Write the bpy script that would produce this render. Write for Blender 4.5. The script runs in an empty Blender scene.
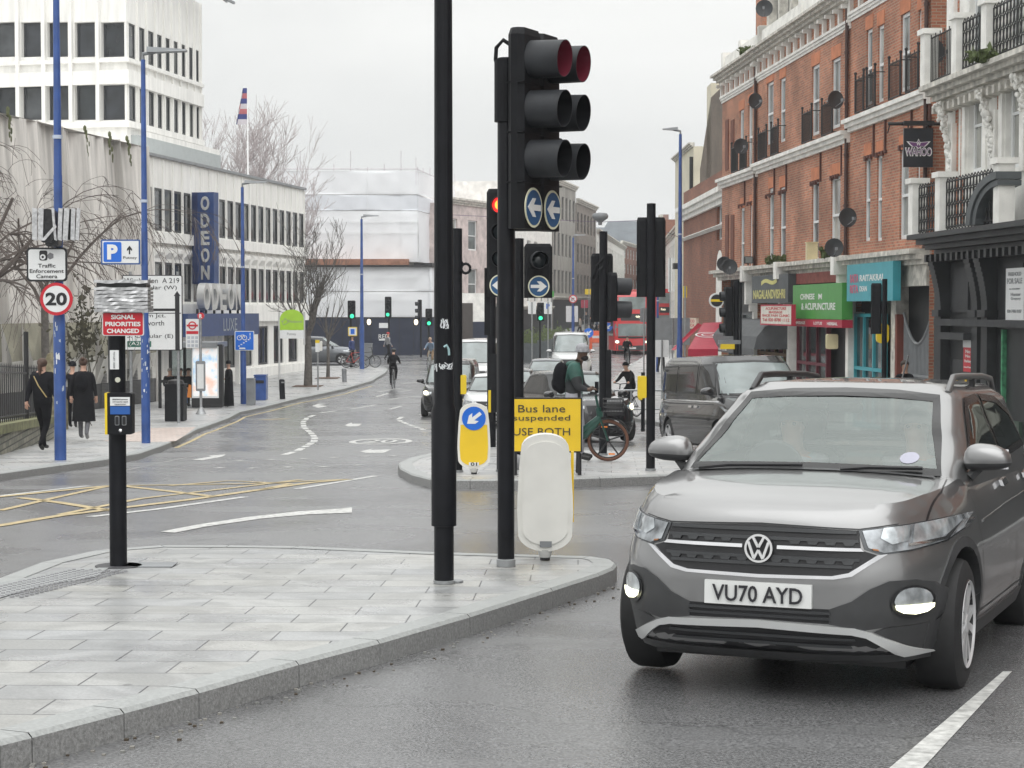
import bpy, bmesh, math, random
from math import sin, cos, pi, radians as R, atan2, atan, sqrt, hypot
from mathutils import Vector, Matrix
from mathutils.bvhtree import BVHTree
from mathutils.geometry import tessellate_polygon
random.seed(7)
scene = bpy.context.scene
COL = scene.collection
# ------------------------------------------------------------ camera, world, sun
FOC = 1900.0; PITCH = atan(75/FOC); CAMZ = 1.65
cam = bpy.data.cameras.new('camera'); camo = bpy.data.objects.new('camera', cam); COL.objects.link(camo)
camo.location = (0, 0, CAMZ); camo.rotation_euler = (pi/2-PITCH, 0, 0)
cam.sensor_width = 36; cam.lens = 36*FOC/1024; cam.clip_end = 6000; cam.clip_start = .1
scene.camera = camo
w = bpy.data.worlds.new('World'); scene.world = w; w.use_nodes = True
nt = w.node_tree; nt.nodes.clear()
out = nt.nodes.new('ShaderNodeOutputWorld'); bg = nt.nodes.new('ShaderNodeBackground')
sky = nt.nodes.new('ShaderNodeTexSky'); sky.sky_type = 'NISHITA'; sky.sun_disc = False
sky.sun_elevation = R(55); sky.sun_rotation = R(200)
hs = nt.nodes.new('ShaderNodeHueSaturation'); hs.inputs['Saturation'].default_value = 0.02; hs.inputs['Value'].default_value = 1.0
tc = nt.nodes.new('ShaderNodeTexCoord'); mp = nt.nodes.new('ShaderNodeMapping'); mp.inputs['Scale'].default_value = (1, 1, 3.2)
nz = nt.nodes.new('ShaderNodeTexNoise'); nz.inputs['Scale'].default_value = 3.2; nz.inputs['Detail'].default_value = 5; nz.inputs['Distortion'].default_value = .5
cr = nt.nodes.new('ShaderNodeValToRGB')
cr.color_ramp.elements[0].position = .3; cr.color_ramp.elements[0].color = (6.3, 6.42, 6.35, 1)
cr.color_ramp.elements[1].position = .72; cr.color_ramp.elements[1].color = (8.1, 8.15, 8.0, 1)
mx = nt.nodes.new('ShaderNodeMix'); mx.data_type = 'RGBA'; mx.inputs[0].default_value = .95
L = nt.links.new
L(tc.outputs['Generated'], mp.inputs[0]); L(mp.outputs[0], nz.inputs['Vector']); L(nz.outputs['Fac'], cr.inputs[0])
L(sky.outputs[0], hs.inputs['Color']); L(hs.outputs[0], mx.inputs[6]); L(cr.outputs[0], mx.inputs[7])
# overcast sky: brightest overhead, as a cloud deck is
sx = nt.nodes.new('ShaderNodeSeparateXYZ'); zr = nt.nodes.new('ShaderNodeMapRange'); zr.inputs[1].default_value = .2; zr.inputs[2].default_value = .95; zr.inputs[3].default_value = 1.0; zr.inputs[4].default_value = 2.35
gr_ = nt.nodes.new('ShaderNodeVectorMath'); gr_.operation = 'SCALE'; L(tc.outputs['Generated'], sx.inputs[0]); L(sx.outputs['Z'], zr.inputs[0]); L(mx.outputs[2], gr_.inputs[0]); L(zr.outputs[0], gr_.inputs['Scale'])
L(gr_.outputs[0], bg.inputs[0]); bg.inputs[1].default_value = 0.103; L(bg.outputs[0], out.inputs[0])
sl = bpy.data.lights.new('sun', 'SUN'); sl.energy = 1.2; sl.angle = R(80); sl.color = (1, .995, .985)
so = bpy.data.objects.new('sun', sl); COL.objects.link(so); so.rotation_euler = (R(30), R(14), 0)
vs = scene.view_settings; vs.view_transform = 'Standard'; vs.look = 'None'; vs.gamma = 1; vs.exposure = 0.27; vs.use_curve_mapping = False
scene.cycles.max_bounces = 6; scene.cycles.transparent_max_bounces = 8

# ------------------------------------------------------------ terrain and pixel helpers
KN = [(-40,.95),(0,1.65),(5,1.76),(10,1.90),(15,2.05),(20,2.20),(26,2.42),(32,2.62),(38,2.85),(45,3.12),(52,3.35),(60,3.55),(68,3.62),
      (76,3.62),(85,3.5),(95,3.38),(105,3.3),(115,3.25),(125,3.2),(136,3.1),(150,2.85),(170,2.35),(200,1.4),(250,-.1),(300,-1.6),(400,-4.6),(600,-9),(2500,-14)]
def gz(y):
    for (a, da), (b, db) in zip(KN, KN[1:]):
        if y <= b: return CAMZ-(da+(db-da)*(y-a)/(b-a))
    return CAMZ+14
def ray(px, py):
    cx = (px-512)/FOC; cy = (384-py)/FOC
    dy = cos(PITCH)+cy*sin(PITCH); dz = -sin(PITCH)+cy*cos(PITCH)
    return cx/dy, dz/dy
def gp(px, py, h=0):
    rx, rz = ray(px, py); y = 3.0
    while y < 1500:
        if CAMZ+rz*y <= gz(y)+h: break
        y += .5
    lo, hi = y-.5, y
    for _ in range(25):
        m = (lo+hi)/2
        if CAMZ+rz*m <= gz(m)+h: hi = m
        else: lo = m
    return Vector((rx*hi, hi, gz(hi)+h))
def at(px, y, h=0):
    rx, _ = ray(px, 384); return Vector((rx*y, y, gz(y)+h))
def hz(py, y):
    return CAMZ+ray(512, py)[1]*y

# ------------------------------------------------------------ materials
MC = {}
def M(name, c, rough=.6, metal=0., var=.12, scale=3., coat=0., emit=None, es=1., bump=0., bscale=40., spec=.5, uv=False, rvar=0., stretch=None):
    if name in MC: return MC[name]
    m = bpy.data.materials.new(name); m.use_nodes = True; n = m.node_tree; b = n.nodes['Principled BSDF']
    b.inputs['Roughness'].default_value = rough; b.inputs['Metallic'].default_value = metal
    b.inputs['Coat Weight'].default_value = coat; b.inputs['Coat Roughness'].default_value = .04; b.inputs['Specular IOR Level'].default_value = spec
    t = n.nodes.new('ShaderNodeTexCoord'); nn = n.nodes.new('ShaderNodeTexNoise'); nn.inputs['Scale'].default_value = scale; nn.inputs['Detail'].default_value = 6
    src = t.outputs['UV' if uv else 'Object']
    if stretch:
        mp = n.nodes.new('ShaderNodeMapping'); mp.inputs['Scale'].default_value = stretch; n.links.new(src, mp.inputs[0]); src = mp.outputs[0]
    n.links.new(src, nn.inputs['Vector'])
    r = n.nodes.new('ShaderNodeValToRGB'); r.color_ramp.elements[0].position = .3; r.color_ramp.elements[1].position = .7
    r.color_ramp.elements[0].color = tuple(max(0, x*(1-var)) for x in c)+(1,); r.color_ramp.elements[1].color = tuple(min(1, x*(1+var)) for x in c)+(1,)
    n.links.new(nn.outputs['Fac'], r.inputs[0]); n.links.new(r.outputs[0], b.inputs['Base Color'])
    if rvar:
        mr = n.nodes.new('ShaderNodeMapRange'); mr.inputs[1].default_value = .3; mr.inputs[2].default_value = .7
        mr.inputs[3].default_value = max(.02, rough-rvar); mr.inputs[4].default_value = rough+rvar
        n.links.new(nn.outputs['Fac'], mr.inputs[0]); n.links.new(mr.outputs[0], b.inputs['Roughness'])
    if bump:
        n2 = n.nodes.new('ShaderNodeTexNoise'); n2.inputs['Scale'].default_value = bscale; n2.inputs['Detail'].default_value = 4
        n.links.new(t.outputs['Object'], n2.inputs['Vector'])
        bp = n.nodes.new('ShaderNodeBump'); bp.inputs['Strength'].default_value = bump; bp.inputs['Distance'].default_value = .02
        n.links.new(n2.outputs['Fac'], bp.inputs['Height']); n.links.new(bp.outputs[0], b.inputs['Normal'])
    if emit:
        b.inputs['Emission Color'].default_value = tuple(emit)+(1,); b.inputs['Emission Strength'].default_value = es
    MC[name] = m; return m
def brick_mat(name, c1, c2, mortar, bw=.23, bh=.075, ms=.008, rough=.85, big=.18, offset=.5, bump=.3, rv=0., bigscale=.35, stain=None, spots=0):
    m = bpy.data.materials.new(name); m.use_nodes = True; n = m.node_tree; b = n.nodes['Principled BSDF']; b.inputs['Roughness'].default_value = rough
    t = n.nodes.new('ShaderNodeTexCoord'); k = n.nodes.new('ShaderNodeTexBrick')
    k.inputs['Color1'].default_value = (*c1, 1); k.inputs['Color2'].default_value = (*c2, 1); k.inputs['Mortar'].default_value = (*mortar, 1)
    k.inputs['Scale'].default_value = 1; k.inputs['Brick Width'].default_value = bw; k.inputs['Row Height'].default_value = bh
    k.inputs['Mortar Size'].default_value = ms; k.inputs['Mortar Smooth'].default_value = .3; k.inputs['Bias'].default_value = 0; k.offset = offset
    n.links.new(t.outputs['UV'], k.inputs['Vector'])
    nn = n.nodes.new('ShaderNodeTexNoise'); nn.inputs['Scale'].default_value = bigscale; nn.inputs['Detail'].default_value = 7; n.links.new(t.outputs['UV'], nn.inputs['Vector'])
    r = n.nodes.new('ShaderNodeMapRange'); r.inputs[1].default_value = .3; r.inputs[2].default_value = .7; r.inputs[3].default_value = 1-big; r.inputs[4].default_value = 1+big
    n.links.new(nn.outputs['Fac'], r.inputs[0])
    mu = n.nodes.new('ShaderNodeVectorMath'); mu.operation = 'SCALE'; n.links.new(k.outputs['Color'], mu.inputs[0]); n.links.new(r.outputs[0], mu.inputs['Scale'])
    n3 = n.nodes.new('ShaderNodeTexNoise'); n3.inputs['Scale'].default_value = 60; n3.inputs['Detail'].default_value = 3; n.links.new(t.outputs['UV'], n3.inputs['Vector'])
    r3 = n.nodes.new('ShaderNodeMapRange'); r3.inputs[1].default_value = .3; r3.inputs[2].default_value = .7; r3.inputs[3].default_value = .86; r3.inputs[4].default_value = 1.14
    n.links.new(n3.outputs['Fac'], r3.inputs[0])
    mu2 = n.nodes.new('ShaderNodeVectorMath'); mu2.operation = 'SCALE'; n.links.new(mu.outputs[0], mu2.inputs[0]); n.links.new(r3.outputs[0], mu2.inputs['Scale'])
    if spots:
        vo = n.nodes.new('ShaderNodeTexVoronoi'); vo.inputs['Scale'].default_value = 2.6; n.links.new(t.outputs['UV'], vo.inputs['Vector'])
        so_ = n.nodes.new('ShaderNodeMapRange'); so_.inputs[1].default_value = .045; so_.inputs[2].default_value = .075; so_.inputs[3].default_value = .55; so_.inputs[4].default_value = 1
        n.links.new(vo.outputs['Distance'], so_.inputs[0]); n6 = n.nodes.new('ShaderNodeTexNoise'); n6.inputs['Scale'].default_value = 1.7; n6.inputs['Detail'].default_value = 8; n6.inputs['Distortion'].default_value = 1.5; n.links.new(t.outputs['UV'], n6.inputs['Vector'])
        r6 = n.nodes.new('ShaderNodeMapRange'); r6.inputs[1].default_value = .42; r6.inputs[2].default_value = .6; r6.inputs[3].default_value = .80; r6.inputs[4].default_value = 1.06; n.links.new(n6.outputs['Fac'], r6.inputs[0])
        m6 = n.nodes.new('ShaderNodeMath'); m6.operation = 'MULTIPLY'; n.links.new(so_.outputs[0], m6.inputs[0]); n.links.new(r6.outputs[0], m6.inputs[1])
        mu3 = n.nodes.new('ShaderNodeVectorMath'); mu3.operation = 'SCALE'; n.links.new(mu2.outputs[0], mu3.inputs[0]); n.links.new(m6.outputs[0], mu3.inputs['Scale']); mu2 = mu3
    n.links.new(mu2.outputs[0], b.inputs['Base Color'])
    if rv:
        r4 = n.nodes.new('ShaderNodeMapRange'); r4.inputs[1].default_value = .35; r4.inputs[2].default_value = .65; r4.inputs[3].default_value = rough-rv; r4.inputs[4].default_value = rough+rv
        n5 = n.nodes.new('ShaderNodeTexNoise'); n5.inputs['Scale'].default_value = 1.3; n5.inputs['Detail'].default_value = 5; n.links.new(t.outputs['UV'], n5.inputs['Vector'])
        n.links.new(n5.outputs['Fac'], r4.inputs[0]); n.links.new(r4.outputs[0], b.inputs['Roughness'])
    bp = n.nodes.new('ShaderNodeBump'); bp.inputs['Strength'].default_value = bump; bp.inputs['Distance'].default_value = .01; bp.invert = True
    n.links.new(k.outputs['Fac'], bp.inputs['Height']); n.links.new(bp.outputs[0], b.inputs['Normal'])
    MC[name] = m; return m

def asphalt(name, c, r0, r1):
    m = bpy.data.materials.new(name); m.use_nodes = True; n = m.node_tree; b = n.nodes['Principled BSDF']
    t = n.nodes.new('ShaderNodeTexCoord')
    a = n.nodes.new('ShaderNodeTexNoise'); a.inputs['Scale'].default_value = 75; a.inputs['Detail'].default_value = 2
    a2 = n.nodes.new('ShaderNodeTexNoise'); a2.inputs['Scale'].default_value = .35; a2.inputs['Detail'].default_value = 6; a2.inputs['Distortion'].default_value = 1
    v = n.nodes.new('ShaderNodeTexVoronoi'); v.inputs['Scale'].default_value = 70
    for q in (a, a2, v): n.links.new(t.outputs['Object'], q.inputs['Vector'])
    r = n.nodes.new('ShaderNodeValToRGB'); e = r.color_ramp.elements
    e[0].position = .32; e[0].color = tuple(x*.50 for x in c)+(1,); e[1].position = .75; e[1].color = tuple(x*1.75 for x in c)+(1,)
    n.links.new(a.outputs['Fac'], r.inputs[0])
    mr = n.nodes.new('ShaderNodeMapRange'); mr.inputs[1].default_value = .35; mr.inputs[2].default_value = .65; mr.inputs[3].default_value = .8; mr.inputs[4].default_value = 1.2
    n.links.new(a2.outputs['Fac'], mr.inputs[0])
    mu = n.nodes.new('ShaderNodeVectorMath'); mu.operation = 'SCALE'; n.links.new(r.outputs[0], mu.inputs[0]); n.links.new(mr.outputs[0], mu.inputs['Scale']); vc = n.nodes.new('ShaderNodeTexVoronoi'); vc.feature = 'DISTANCE_TO_EDGE'; vc.inputs['Scale'].default_value = .30
    nd = n.nodes.new('ShaderNodeTexNoise'); nd.inputs['Scale'].default_value = 1.6; nd.inputs['Detail'].default_value = 6; n.links.new(t.outputs['Object'], nd.inputs['Vector'])
    ma = n.nodes.new('ShaderNodeVectorMath'); ma.operation = 'MULTIPLY_ADD'; ma.inputs[1].default_value = (1.6, 1.6, 0); n.links.new(nd.outputs['Color'], ma.inputs[0]); n.links.new(t.outputs['Object'], ma.inputs[2]); n.links.new(ma.outputs[0], vc.inputs['Vector'])
    ck = n.nodes.new('ShaderNodeMapRange'); ck.inputs[1].default_value = .0; ck.inputs[2].default_value = .006; ck.inputs[3].default_value = .62; ck.inputs[4].default_value = 1; n.links.new(vc.outputs['Distance'], ck.inputs[0])
    mc = n.nodes.new('ShaderNodeVectorMath'); mc.operation = 'SCALE'; n.links.new(mu.outputs[0], mc.inputs[0]); n.links.new(ck.outputs[0], mc.inputs['Scale']); n.links.new(mc.outputs[0], b.inputs['Base Color'])
    rr = n.nodes.new('ShaderNodeMapRange'); rr.inputs[1].default_value = .35; rr.inputs[2].default_value = .65; rr.inputs[3].default_value = r0; rr.inputs[4].default_value = r1
    n.links.new(a2.outputs['Fac'], rr.inputs[0]); n.links.new(rr.outputs[0], b.inputs['Roughness'])
    bp = n.nodes.new('ShaderNodeBump'); bp.inputs['Strength'].default_value = .35; bp.inputs['Distance'].default_value = .006
    n.links.new(v.outputs['Distance'], bp.inputs['Height']); n.links.new(bp.outputs[0], b.inputs['Normal'])
    MC[name] = m; return m
def glass_clear(name, tint, refl=.35):
    m = bpy.data.materials.new(name); m.use_nodes = True; n = m.node_tree; n.nodes.remove(n.nodes['Principled BSDF'])
    g = n.nodes.new('ShaderNodeBsdfGlossy'); g.inputs['Roughness'].default_value = .03; tr = n.nodes.new('ShaderNodeBsdfTransparent'); tr.inputs[0].default_value = (*tint, 1)
    fr = n.nodes.new('ShaderNodeFresnel'); fr.inputs[0].default_value = 1.5; ad = n.nodes.new('ShaderNodeMath'); ad.operation = 'ADD'; ad.inputs[1].default_value = refl; ad.use_clamp = True
    tn = n.nodes.new('ShaderNodeTexNoise'); tn.inputs['Scale'].default_value = 2
    mx = n.nodes.new('ShaderNodeMixShader'); n.links.new(fr.outputs[0], ad.inputs[0]); n.links.new(ad.outputs[0], mx.inputs[0]); n.links.new(tr.outputs[0], mx.inputs[1]); n.links.new(g.outputs[0], mx.inputs[2])
    g.inputs[0].default_value = (.88, .95, .93, 1)
    n.links.new(mx.outputs[0], n.nodes['Material Output'].inputs[0]); MC[name] = m; return m

MASPH = asphalt('asphalt_wet', (.128, .128, .131), .18, .34)
MPAVE = brick_mat('paving_stone', (.325, .332, .338), (.372, .37, .352), (.06, .06, .065),   .66, .36, .0055, rough=.34, big=.10, rv=.12, bump=.15, spots=1)
MPAVE2 = brick_mat('paving_far', (.34, .345, .35), (.40, .395, .385), (.15, .15, .15), .75, .6, .008, rough=.36, big=.15, rv=.12, bump=.1)
MPINK = brick_mat('paving_pink', (.42, .34, .30), (.5, .42, .38), (.2, .18, .17), .4, .4, .012, rough=.5, big=.1, rv=.1, bump=.1)
MKERB = M('granite_kerb', (.25, .25, .247), .55, var=.3, scale=60, bump=.25, bscale=120, rvar=.1)
MKTOP = M('granite_top', (.31, .32, .315), .45, var=.2, scale=50, bump=.1, rvar=.1)
MWHITE_L = M('road_paint_white', (.47, .47, .455), .5, var=.4, scale=18, bump=.2, bscale=90)
MYEL_L = M('road_paint_yellow', (.42, .33, .17), .5, var=.32, scale=14)
MBLK = M('black_paint', (.007, .0075, .010), .42, var=.3, scale=6, spec=.22)
MBLKM = M('black_matt_plastic', (.009, .0095, .0115), .55, var=.25, scale=8, spec=.2)
MHOOD = M('signal_hood_plastic', (.028, .030, .034), .55, var=.2, scale=8, spec=.35)
MBLUE = M('blue_enamel', (.03, .08, .27), .4, var=.2, scale=4, coat=.3)
MGREY = M('galvanised_steel', (.33, .34, .35), .45, metal=.6, var=.15, scale=12)
MGREYP = M('grey_paint', (.22, .23, .24), .5, var=.15)
MWPL = M('white_plastic', (.74, .73, .69), .4, var=.05, scale=5)
MSIGNW = M('sign_white', (.75, .76, .76), .35, var=.03, scale=6)
MSIGNK = M('sign_black', (.012, .012, .014), .4, var=.1)
MSIGNR = M('sign_red', (.55, .015, .03), .35, var=.06)
MSIGNB = M('sign_blue', (.01, .14, .62), .35, var=.06)
MSIGNN = M('sign_navy_disc', (.015, .085, .21), .4, var=.06)
MSIGNG = M('sign_green_arch', (.36, .60, .04), .4, var=.06)
MSIGNY = M('sign_yellow', (.82, .55, .02), .4, var=.05)
MCREAM = M('luminous_cream', (.75, .74, .55), .4, var=.04)
MYBOX = M('yellow_box', (.78, .56, .02), .45, var=.06)
MFOIL = M('silver_tape', (.62, .62, .63), .3, metal=.75, var=.25, scale=20)
MBAG = M('black_bag', (.012, .012, .014), .3, var=.3, scale=15, bump=.6, bscale=15)
MGLASS = M('window_glass', (.035, .042, .048), .08, var=.5, scale=.7, spec=.6)
MGLASSG = M('window_glass_pale', (.16, .19, .19), .12, var=.45, scale=1.3, spec=.6)
def pane_mat(name, cols, rough):
    m = bpy.data.materials.new(name); m.use_nodes = True; n = m.node_tree; b = n.nodes['Principled BSDF']; b.inputs['Roughness'].default_value = rough; b.inputs['Specular IOR Level'].default_value = .6
    oi = n.nodes.new('ShaderNodeObjectInfo'); r = n.nodes.new('ShaderNodeValToRGB'); r.color_ramp.interpolation = 'CONSTANT'; e = r.color_ramp.elements
    e[0].position = 0; e[0].color = (*cols[0], 1); e[1].position = 1/len(cols); e[1].color = (*cols[1], 1)
    for i, c in enumerate(cols[2:]): q = e.new((i+2)/len(cols)); q.color = (*c, 1)
    t = n.nodes.new('ShaderNodeTexCoord'); nn = n.nodes.new('ShaderNodeTexNoise'); nn.inputs['Scale'].default_value = .9; va = n.nodes.new('ShaderNodeVectorMath'); n.links.new(t.outputs['Object'], va.inputs[0]); n.links.new(oi.outputs['Location'], va.inputs[1]); n.links.new(va.outputs[0], nn.inputs['Vector'])
    mr = n.nodes.new('ShaderNodeMapRange'); mr.inputs[1].default_value = .3; mr.inputs[2].default_value = .7; mr.inputs[3].default_value = .5; mr.inputs[4].default_value = 1.5; n.links.new(nn.outputs['Fac'], mr.inputs[0])
    mu = n.nodes.new('ShaderNodeVectorMath'); mu.operation = 'SCALE'; n.links.new(oi.outputs['Random'], r.inputs[0]); n.links.new(r.outputs[0], mu.inputs[0]); n.links.new(mr.outputs[0], mu.inputs['Scale']); n.links.new(mu.outputs[0], b.inputs['Base Color']); MC[name] = m; return m
MGLASS = pane_mat('window_panes', [(.02, .024, .028), (.035, .04, .045), (.06, .065, .07), (.025, .03, .033), (.11, .115, .11), (.03, .034, .04)], .08)
MGLASSG = pane_mat('curtained_panes', [(.10, .12, .12), (.26, .28, .27), (.16, .18, .18), (.34, .34, .31), (.07, .08, .085)], .12)
MGLASSD = M('window_glass_dark', (.012, .014, .016), .05, var=.4, scale=1.5, spec=.7)
MCHROME = M('chrome', (.8, .8, .82), .12, metal=1, var=.03)
MRUB = M('tyre_rubber', (.015, .015, .016), .75, var=.2, scale=20)

# ------------------------------------------------------------ mesh builder
class MB:
    def __init__(s): s.v = []; s.f = []; s.m = []; s.uv = []; s.cuts = []
    def cut(s): s.cuts.append((len(s.v), len(s.f)))   # everything added since the last cut is one piece, built as its own object
    def add(s, vs, fs, mi=0, uvs=None):
        o = len(s.v); s.v += [tuple(v) for v in vs]
        for i, f in enumerate(fs):
            s.f.append(tuple(o+k for k in f)); s.m.append(mi); s.uv.append(uvs[i] if uvs else None)
        return s
    def quad(s, a, b, c, d, mi=0, uv=None): return s.add([a, b, c, d], [(0, 1, 2, 3)], mi, [uv] if uv else None)
    def box(s, x0, x1, y0, y1, z0, z1, mi=0):
        V = [(x0,y0,z0),(x1,y0,z0),(x1,y1,z0),(x0,y1,z0),(x0,y0,z1),(x1,y0,z1),(x1,y1,z1),(x0,y1,z1)]
        F = [(0,3,2,1),(4,5,6,7),(0,1,5,4),(1,2,6,5),(2,3,7,6),(3,0,4,7)]
        U = []
        for f in F:
            p = [V[k] for k in f]
            if f in ((0,3,2,1),(4,5,6,7)): U.append([(q[0], q[1]) for q in p])
            elif f in ((0,1,5,4),(2,3,7,6)): U.append([(q[0], q[2]) for q in p])
            else: U.append([(q[1], q[2]) for q in p])
        return s.add(V, F, mi, U)
    def rbox(s, x0, x1, y0, y1, z0, z1, r, mi=0, n=3):
        # box with rounded vertical (x-z plane) outline, extruded along y
        pts = []
        for cx, cz, a0 in ((x1-r, z1-r, 0), (x0+r, z1-r, 90), (x0+r, z0+r, 180), (x1-r, z0+r, 270)):
            for k in range(n+1):
                a = R(a0+90*k/n); pts.append((cx+r*cos(a), cz+r*sin(a)))
        return s.extr([(p[0], p[1]) for p in pts], y0, y1, mi)
    def extr(s, pts, y0, y1, mi=0):   # polygon in x-z, extruded in y (front y0)
        n = len(pts); V = [(x, y0, z) for x, z in pts]+[(x, y1, z) for x, z in pts]
        area = sum(pts[i][0]*pts[(i+1) % n][1]-pts[(i+1) % n][0]*pts[i][1] for i in range(n))
        tri = tessellate_polygon([[Vector((x, z, 0)) for x, z in pts]])
        F = []
        for t in tri:
            a, b, c = t
            ar = (pts[b][0]-pts[a][0])*(pts[c][1]-pts[a][1])-(pts[c][0]-pts[a][0])*(pts[b][1]-pts[a][1])
            if ar < 0: b, c = c, b
            F += [(a, b, c), (a+n, c+n, b+n)]
        for i in range(n):
            j = (i+1) % n
            F.append((i, j, j+n, i+n) if area < 0 else (j, i, i+n, j+n))
        U = [[(V[k][0], V[k][2]) for k in f] for f in F]
        return s.add(V, F, mi, U)
    def cyl(s, a, b, r0, r1=None, n=12, mi=0, cap=True):
        a = Vector(a); b = Vector(b); r1 = r0 if r1 is None else r1
        d = (b-a).normalized(); u = d.orthogonal().normalized(); w_ = d.cross(u)
        V = [a+(u*cos(2*pi*i/n)+w_*sin(2*pi*i/n))*r0 for i in range(n)]+[b+(u*cos(2*pi*i/n)+w_*sin(2*pi*i/n))*r1 for i in range(n)]
        F = [(i, (i+1) % n, (i+1) % n+n, i+n) for i in range(n)]
        if cap: F += [tuple(range(n-1, -1, -1)), tuple(range(n, 2*n))]
        return s.add(V, F, mi)
    def tube(s, pts, r, n=6, mi=0, radii=None):
        pts = [Vector(p) for p in pts]; rings = []; u = None
        for i, p in enumerate(pts):
            d = (pts[min(i+1, len(pts)-1)]-pts[max(i-1, 0)]).normalized()
            u = d.orthogonal().normalized() if u is None else (u-d*u.dot(d)).normalized()
            w_ = d.cross(u); rr = radii[i] if radii else r
            rings.append([p+(u*cos(2*pi*k/n)+w_*sin(2*pi*k/n))*rr for k in range(n)])
        V = [v for ring in rings for v in ring]; F = []
        for i in range(len(rings)-1):
            for k in range(n):
                F.append((i*n+k, i*n+(k+1) % n, (i+1)*n+(k+1) % n, (i+1)*n+k))
        F += [tuple(range(n-1, -1, -1)), tuple(range((len(rings)-1)*n, len(rings)*n))]
        return s.add(V, F, mi)
    def lathe(s, prof, c=(0,0,0), n=16, axis='z', mi=0, cap=True):
        c = Vector(c); V = []; F = []
        for r, h in prof:
            for k in range(n):
                a = 2*pi*k/n
                V.append(c+(Vector((r*cos(a), r*sin(a), h)) if axis == 'z' else Vector((h, r*cos(a), r*sin(a))) if axis == 'x' else Vector((r*sin(a), h, r*cos(a)))))
        for i in range(len(prof)-1):
            for k in range(n): F.append((i*n+k, i*n+(k+1) % n, (i+1)*n+(k+1) % n, (i+1)*n+k))
        if cap and prof[0][0] > 1e-5: F.append(tuple(range(n-1, -1, -1)))
        if cap and prof[-1][0] > 1e-5: F.append(tuple(range((len(prof)-1)*n, len(prof)*n)))
        return s.add(V, F, mi)
    def ball(s, c, rx, ry=None, rz=None, n=12, m=8, mi=0):
        ry = ry or rx; rz = rz or rx; c = Vector(c)
        V = [c+Vector((rx*sin(pi*j/m)*cos(2*pi*i/n), ry*sin(pi*j/m)*sin(2*pi*i/n), rz*cos(pi*j/m))) for j in range(m+1) for i in range(n)]
        F = [(j*n+i, (j+1)*n+i, (j+1)*n+(i+1) % n, j*n+(i+1) % n) for j in range(m) for i in range(n)]
        return s.add(V, F, mi)
    def mesh(s, name, mats, smooth=False, off=None, rz=0):
        me = bpy.data.meshes.new(name)
        V = s.v
        if off is not None:
            c, sn = cos(-rz), sin(-rz); ox, oy, oz = off
            V = [((x-ox)*c-(y-oy)*sn, (x-ox)*sn+(y-oy)*c, z-oz) for x, y, z in V]
        me.from_pydata(V, [], s.f)
        for m in (mats if isinstance(mats, (list, tuple)) else [mats]): me.materials.append(m)
        me.polygons.foreach_set('material_index', s.m)
        if any(u is not None for u in s.uv):
            l = me.uv_layers.new(name='UVMap'); k = 0; d = [0.0]*(2*len(me.loops))
            for f, u in zip(s.f, s.uv):
                for j in range(len(f)):
                    if u: d[2*k] = u[j][0]; d[2*k+1] = u[j][1]
                    k += 1
            l.data.foreach_set('uv', d)
        if smooth:
            bm = bmesh.new(); bm.from_mesh(me); bmesh.ops.remove_doubles(bm, verts=bm.verts, dist=1e-5); bm.to_mesh(me); bm.free()
            me.polygons.foreach_set('use_smooth', [True]*len(me.polygons))
            me.set_sharp_from_angle(angle=R(smooth if smooth > 1 else 40))
        me.update(); return me
    def build(s, name, mats, parent=None, smooth=False, world=False, loc=None, rot=None):
        if s.cuts:
            pv = pf = 0; cuts, s.cuts = s.cuts, []; o = None
            for cv, cf in cuts:
                q = MB(); q.v = s.v[pv:cv]; q.f = [tuple(k-pv for k in f) for f in s.f[pf:cf]]; q.m = s.m[pf:cf]; q.uv = s.uv[pf:cf]; pv, pf = cv, cf
                if q.f: o = q.build(name, mats, parent, smooth, world, loc, rot)
            return o
        off = None; rz = 0
        if world and parent is not None: off = tuple(parent.location); rz = parent.rotation_euler.z
        o = bpy.data.objects.new(name, s.mesh(name, mats, smooth, off, rz)); COL.objects.link(o)
        if parent is not None: o.parent = parent
        if loc is not None: o.location = loc
        if rot is not None: o.rotation_euler = rot
        return o
def tag(o, label=None, cat=None, group=None, kind=None):
    if label: o['label'] = label
    if cat: o['category'] = cat
    if group: o['group'] = group
    if kind: o['kind'] = kind
    return o
def thing(name, label, cat, loc=(0,0,0), rz=0, group=None):
    o = bpy.data.objects.new(name, None); COL.objects.link(o); o.location = loc; o.rotation_euler = (0, 0, rz); o.empty_display_size = .2
    return tag(o, label, cat, group)
KIDS = {}
def copy_tree(o, label=None, loc=None, rz=None, parent=None):
    c = o.copy(); COL.objects.link(c)
    if parent is not None: c.parent = parent
    if label: c['label'] = label
    if loc is not None: c.location = loc
    if rz is not None: c.rotation_euler = (0, 0, rz)
    for ch in list(o.children): copy_tree(ch, parent=c)
    return c
TC = {}
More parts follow.
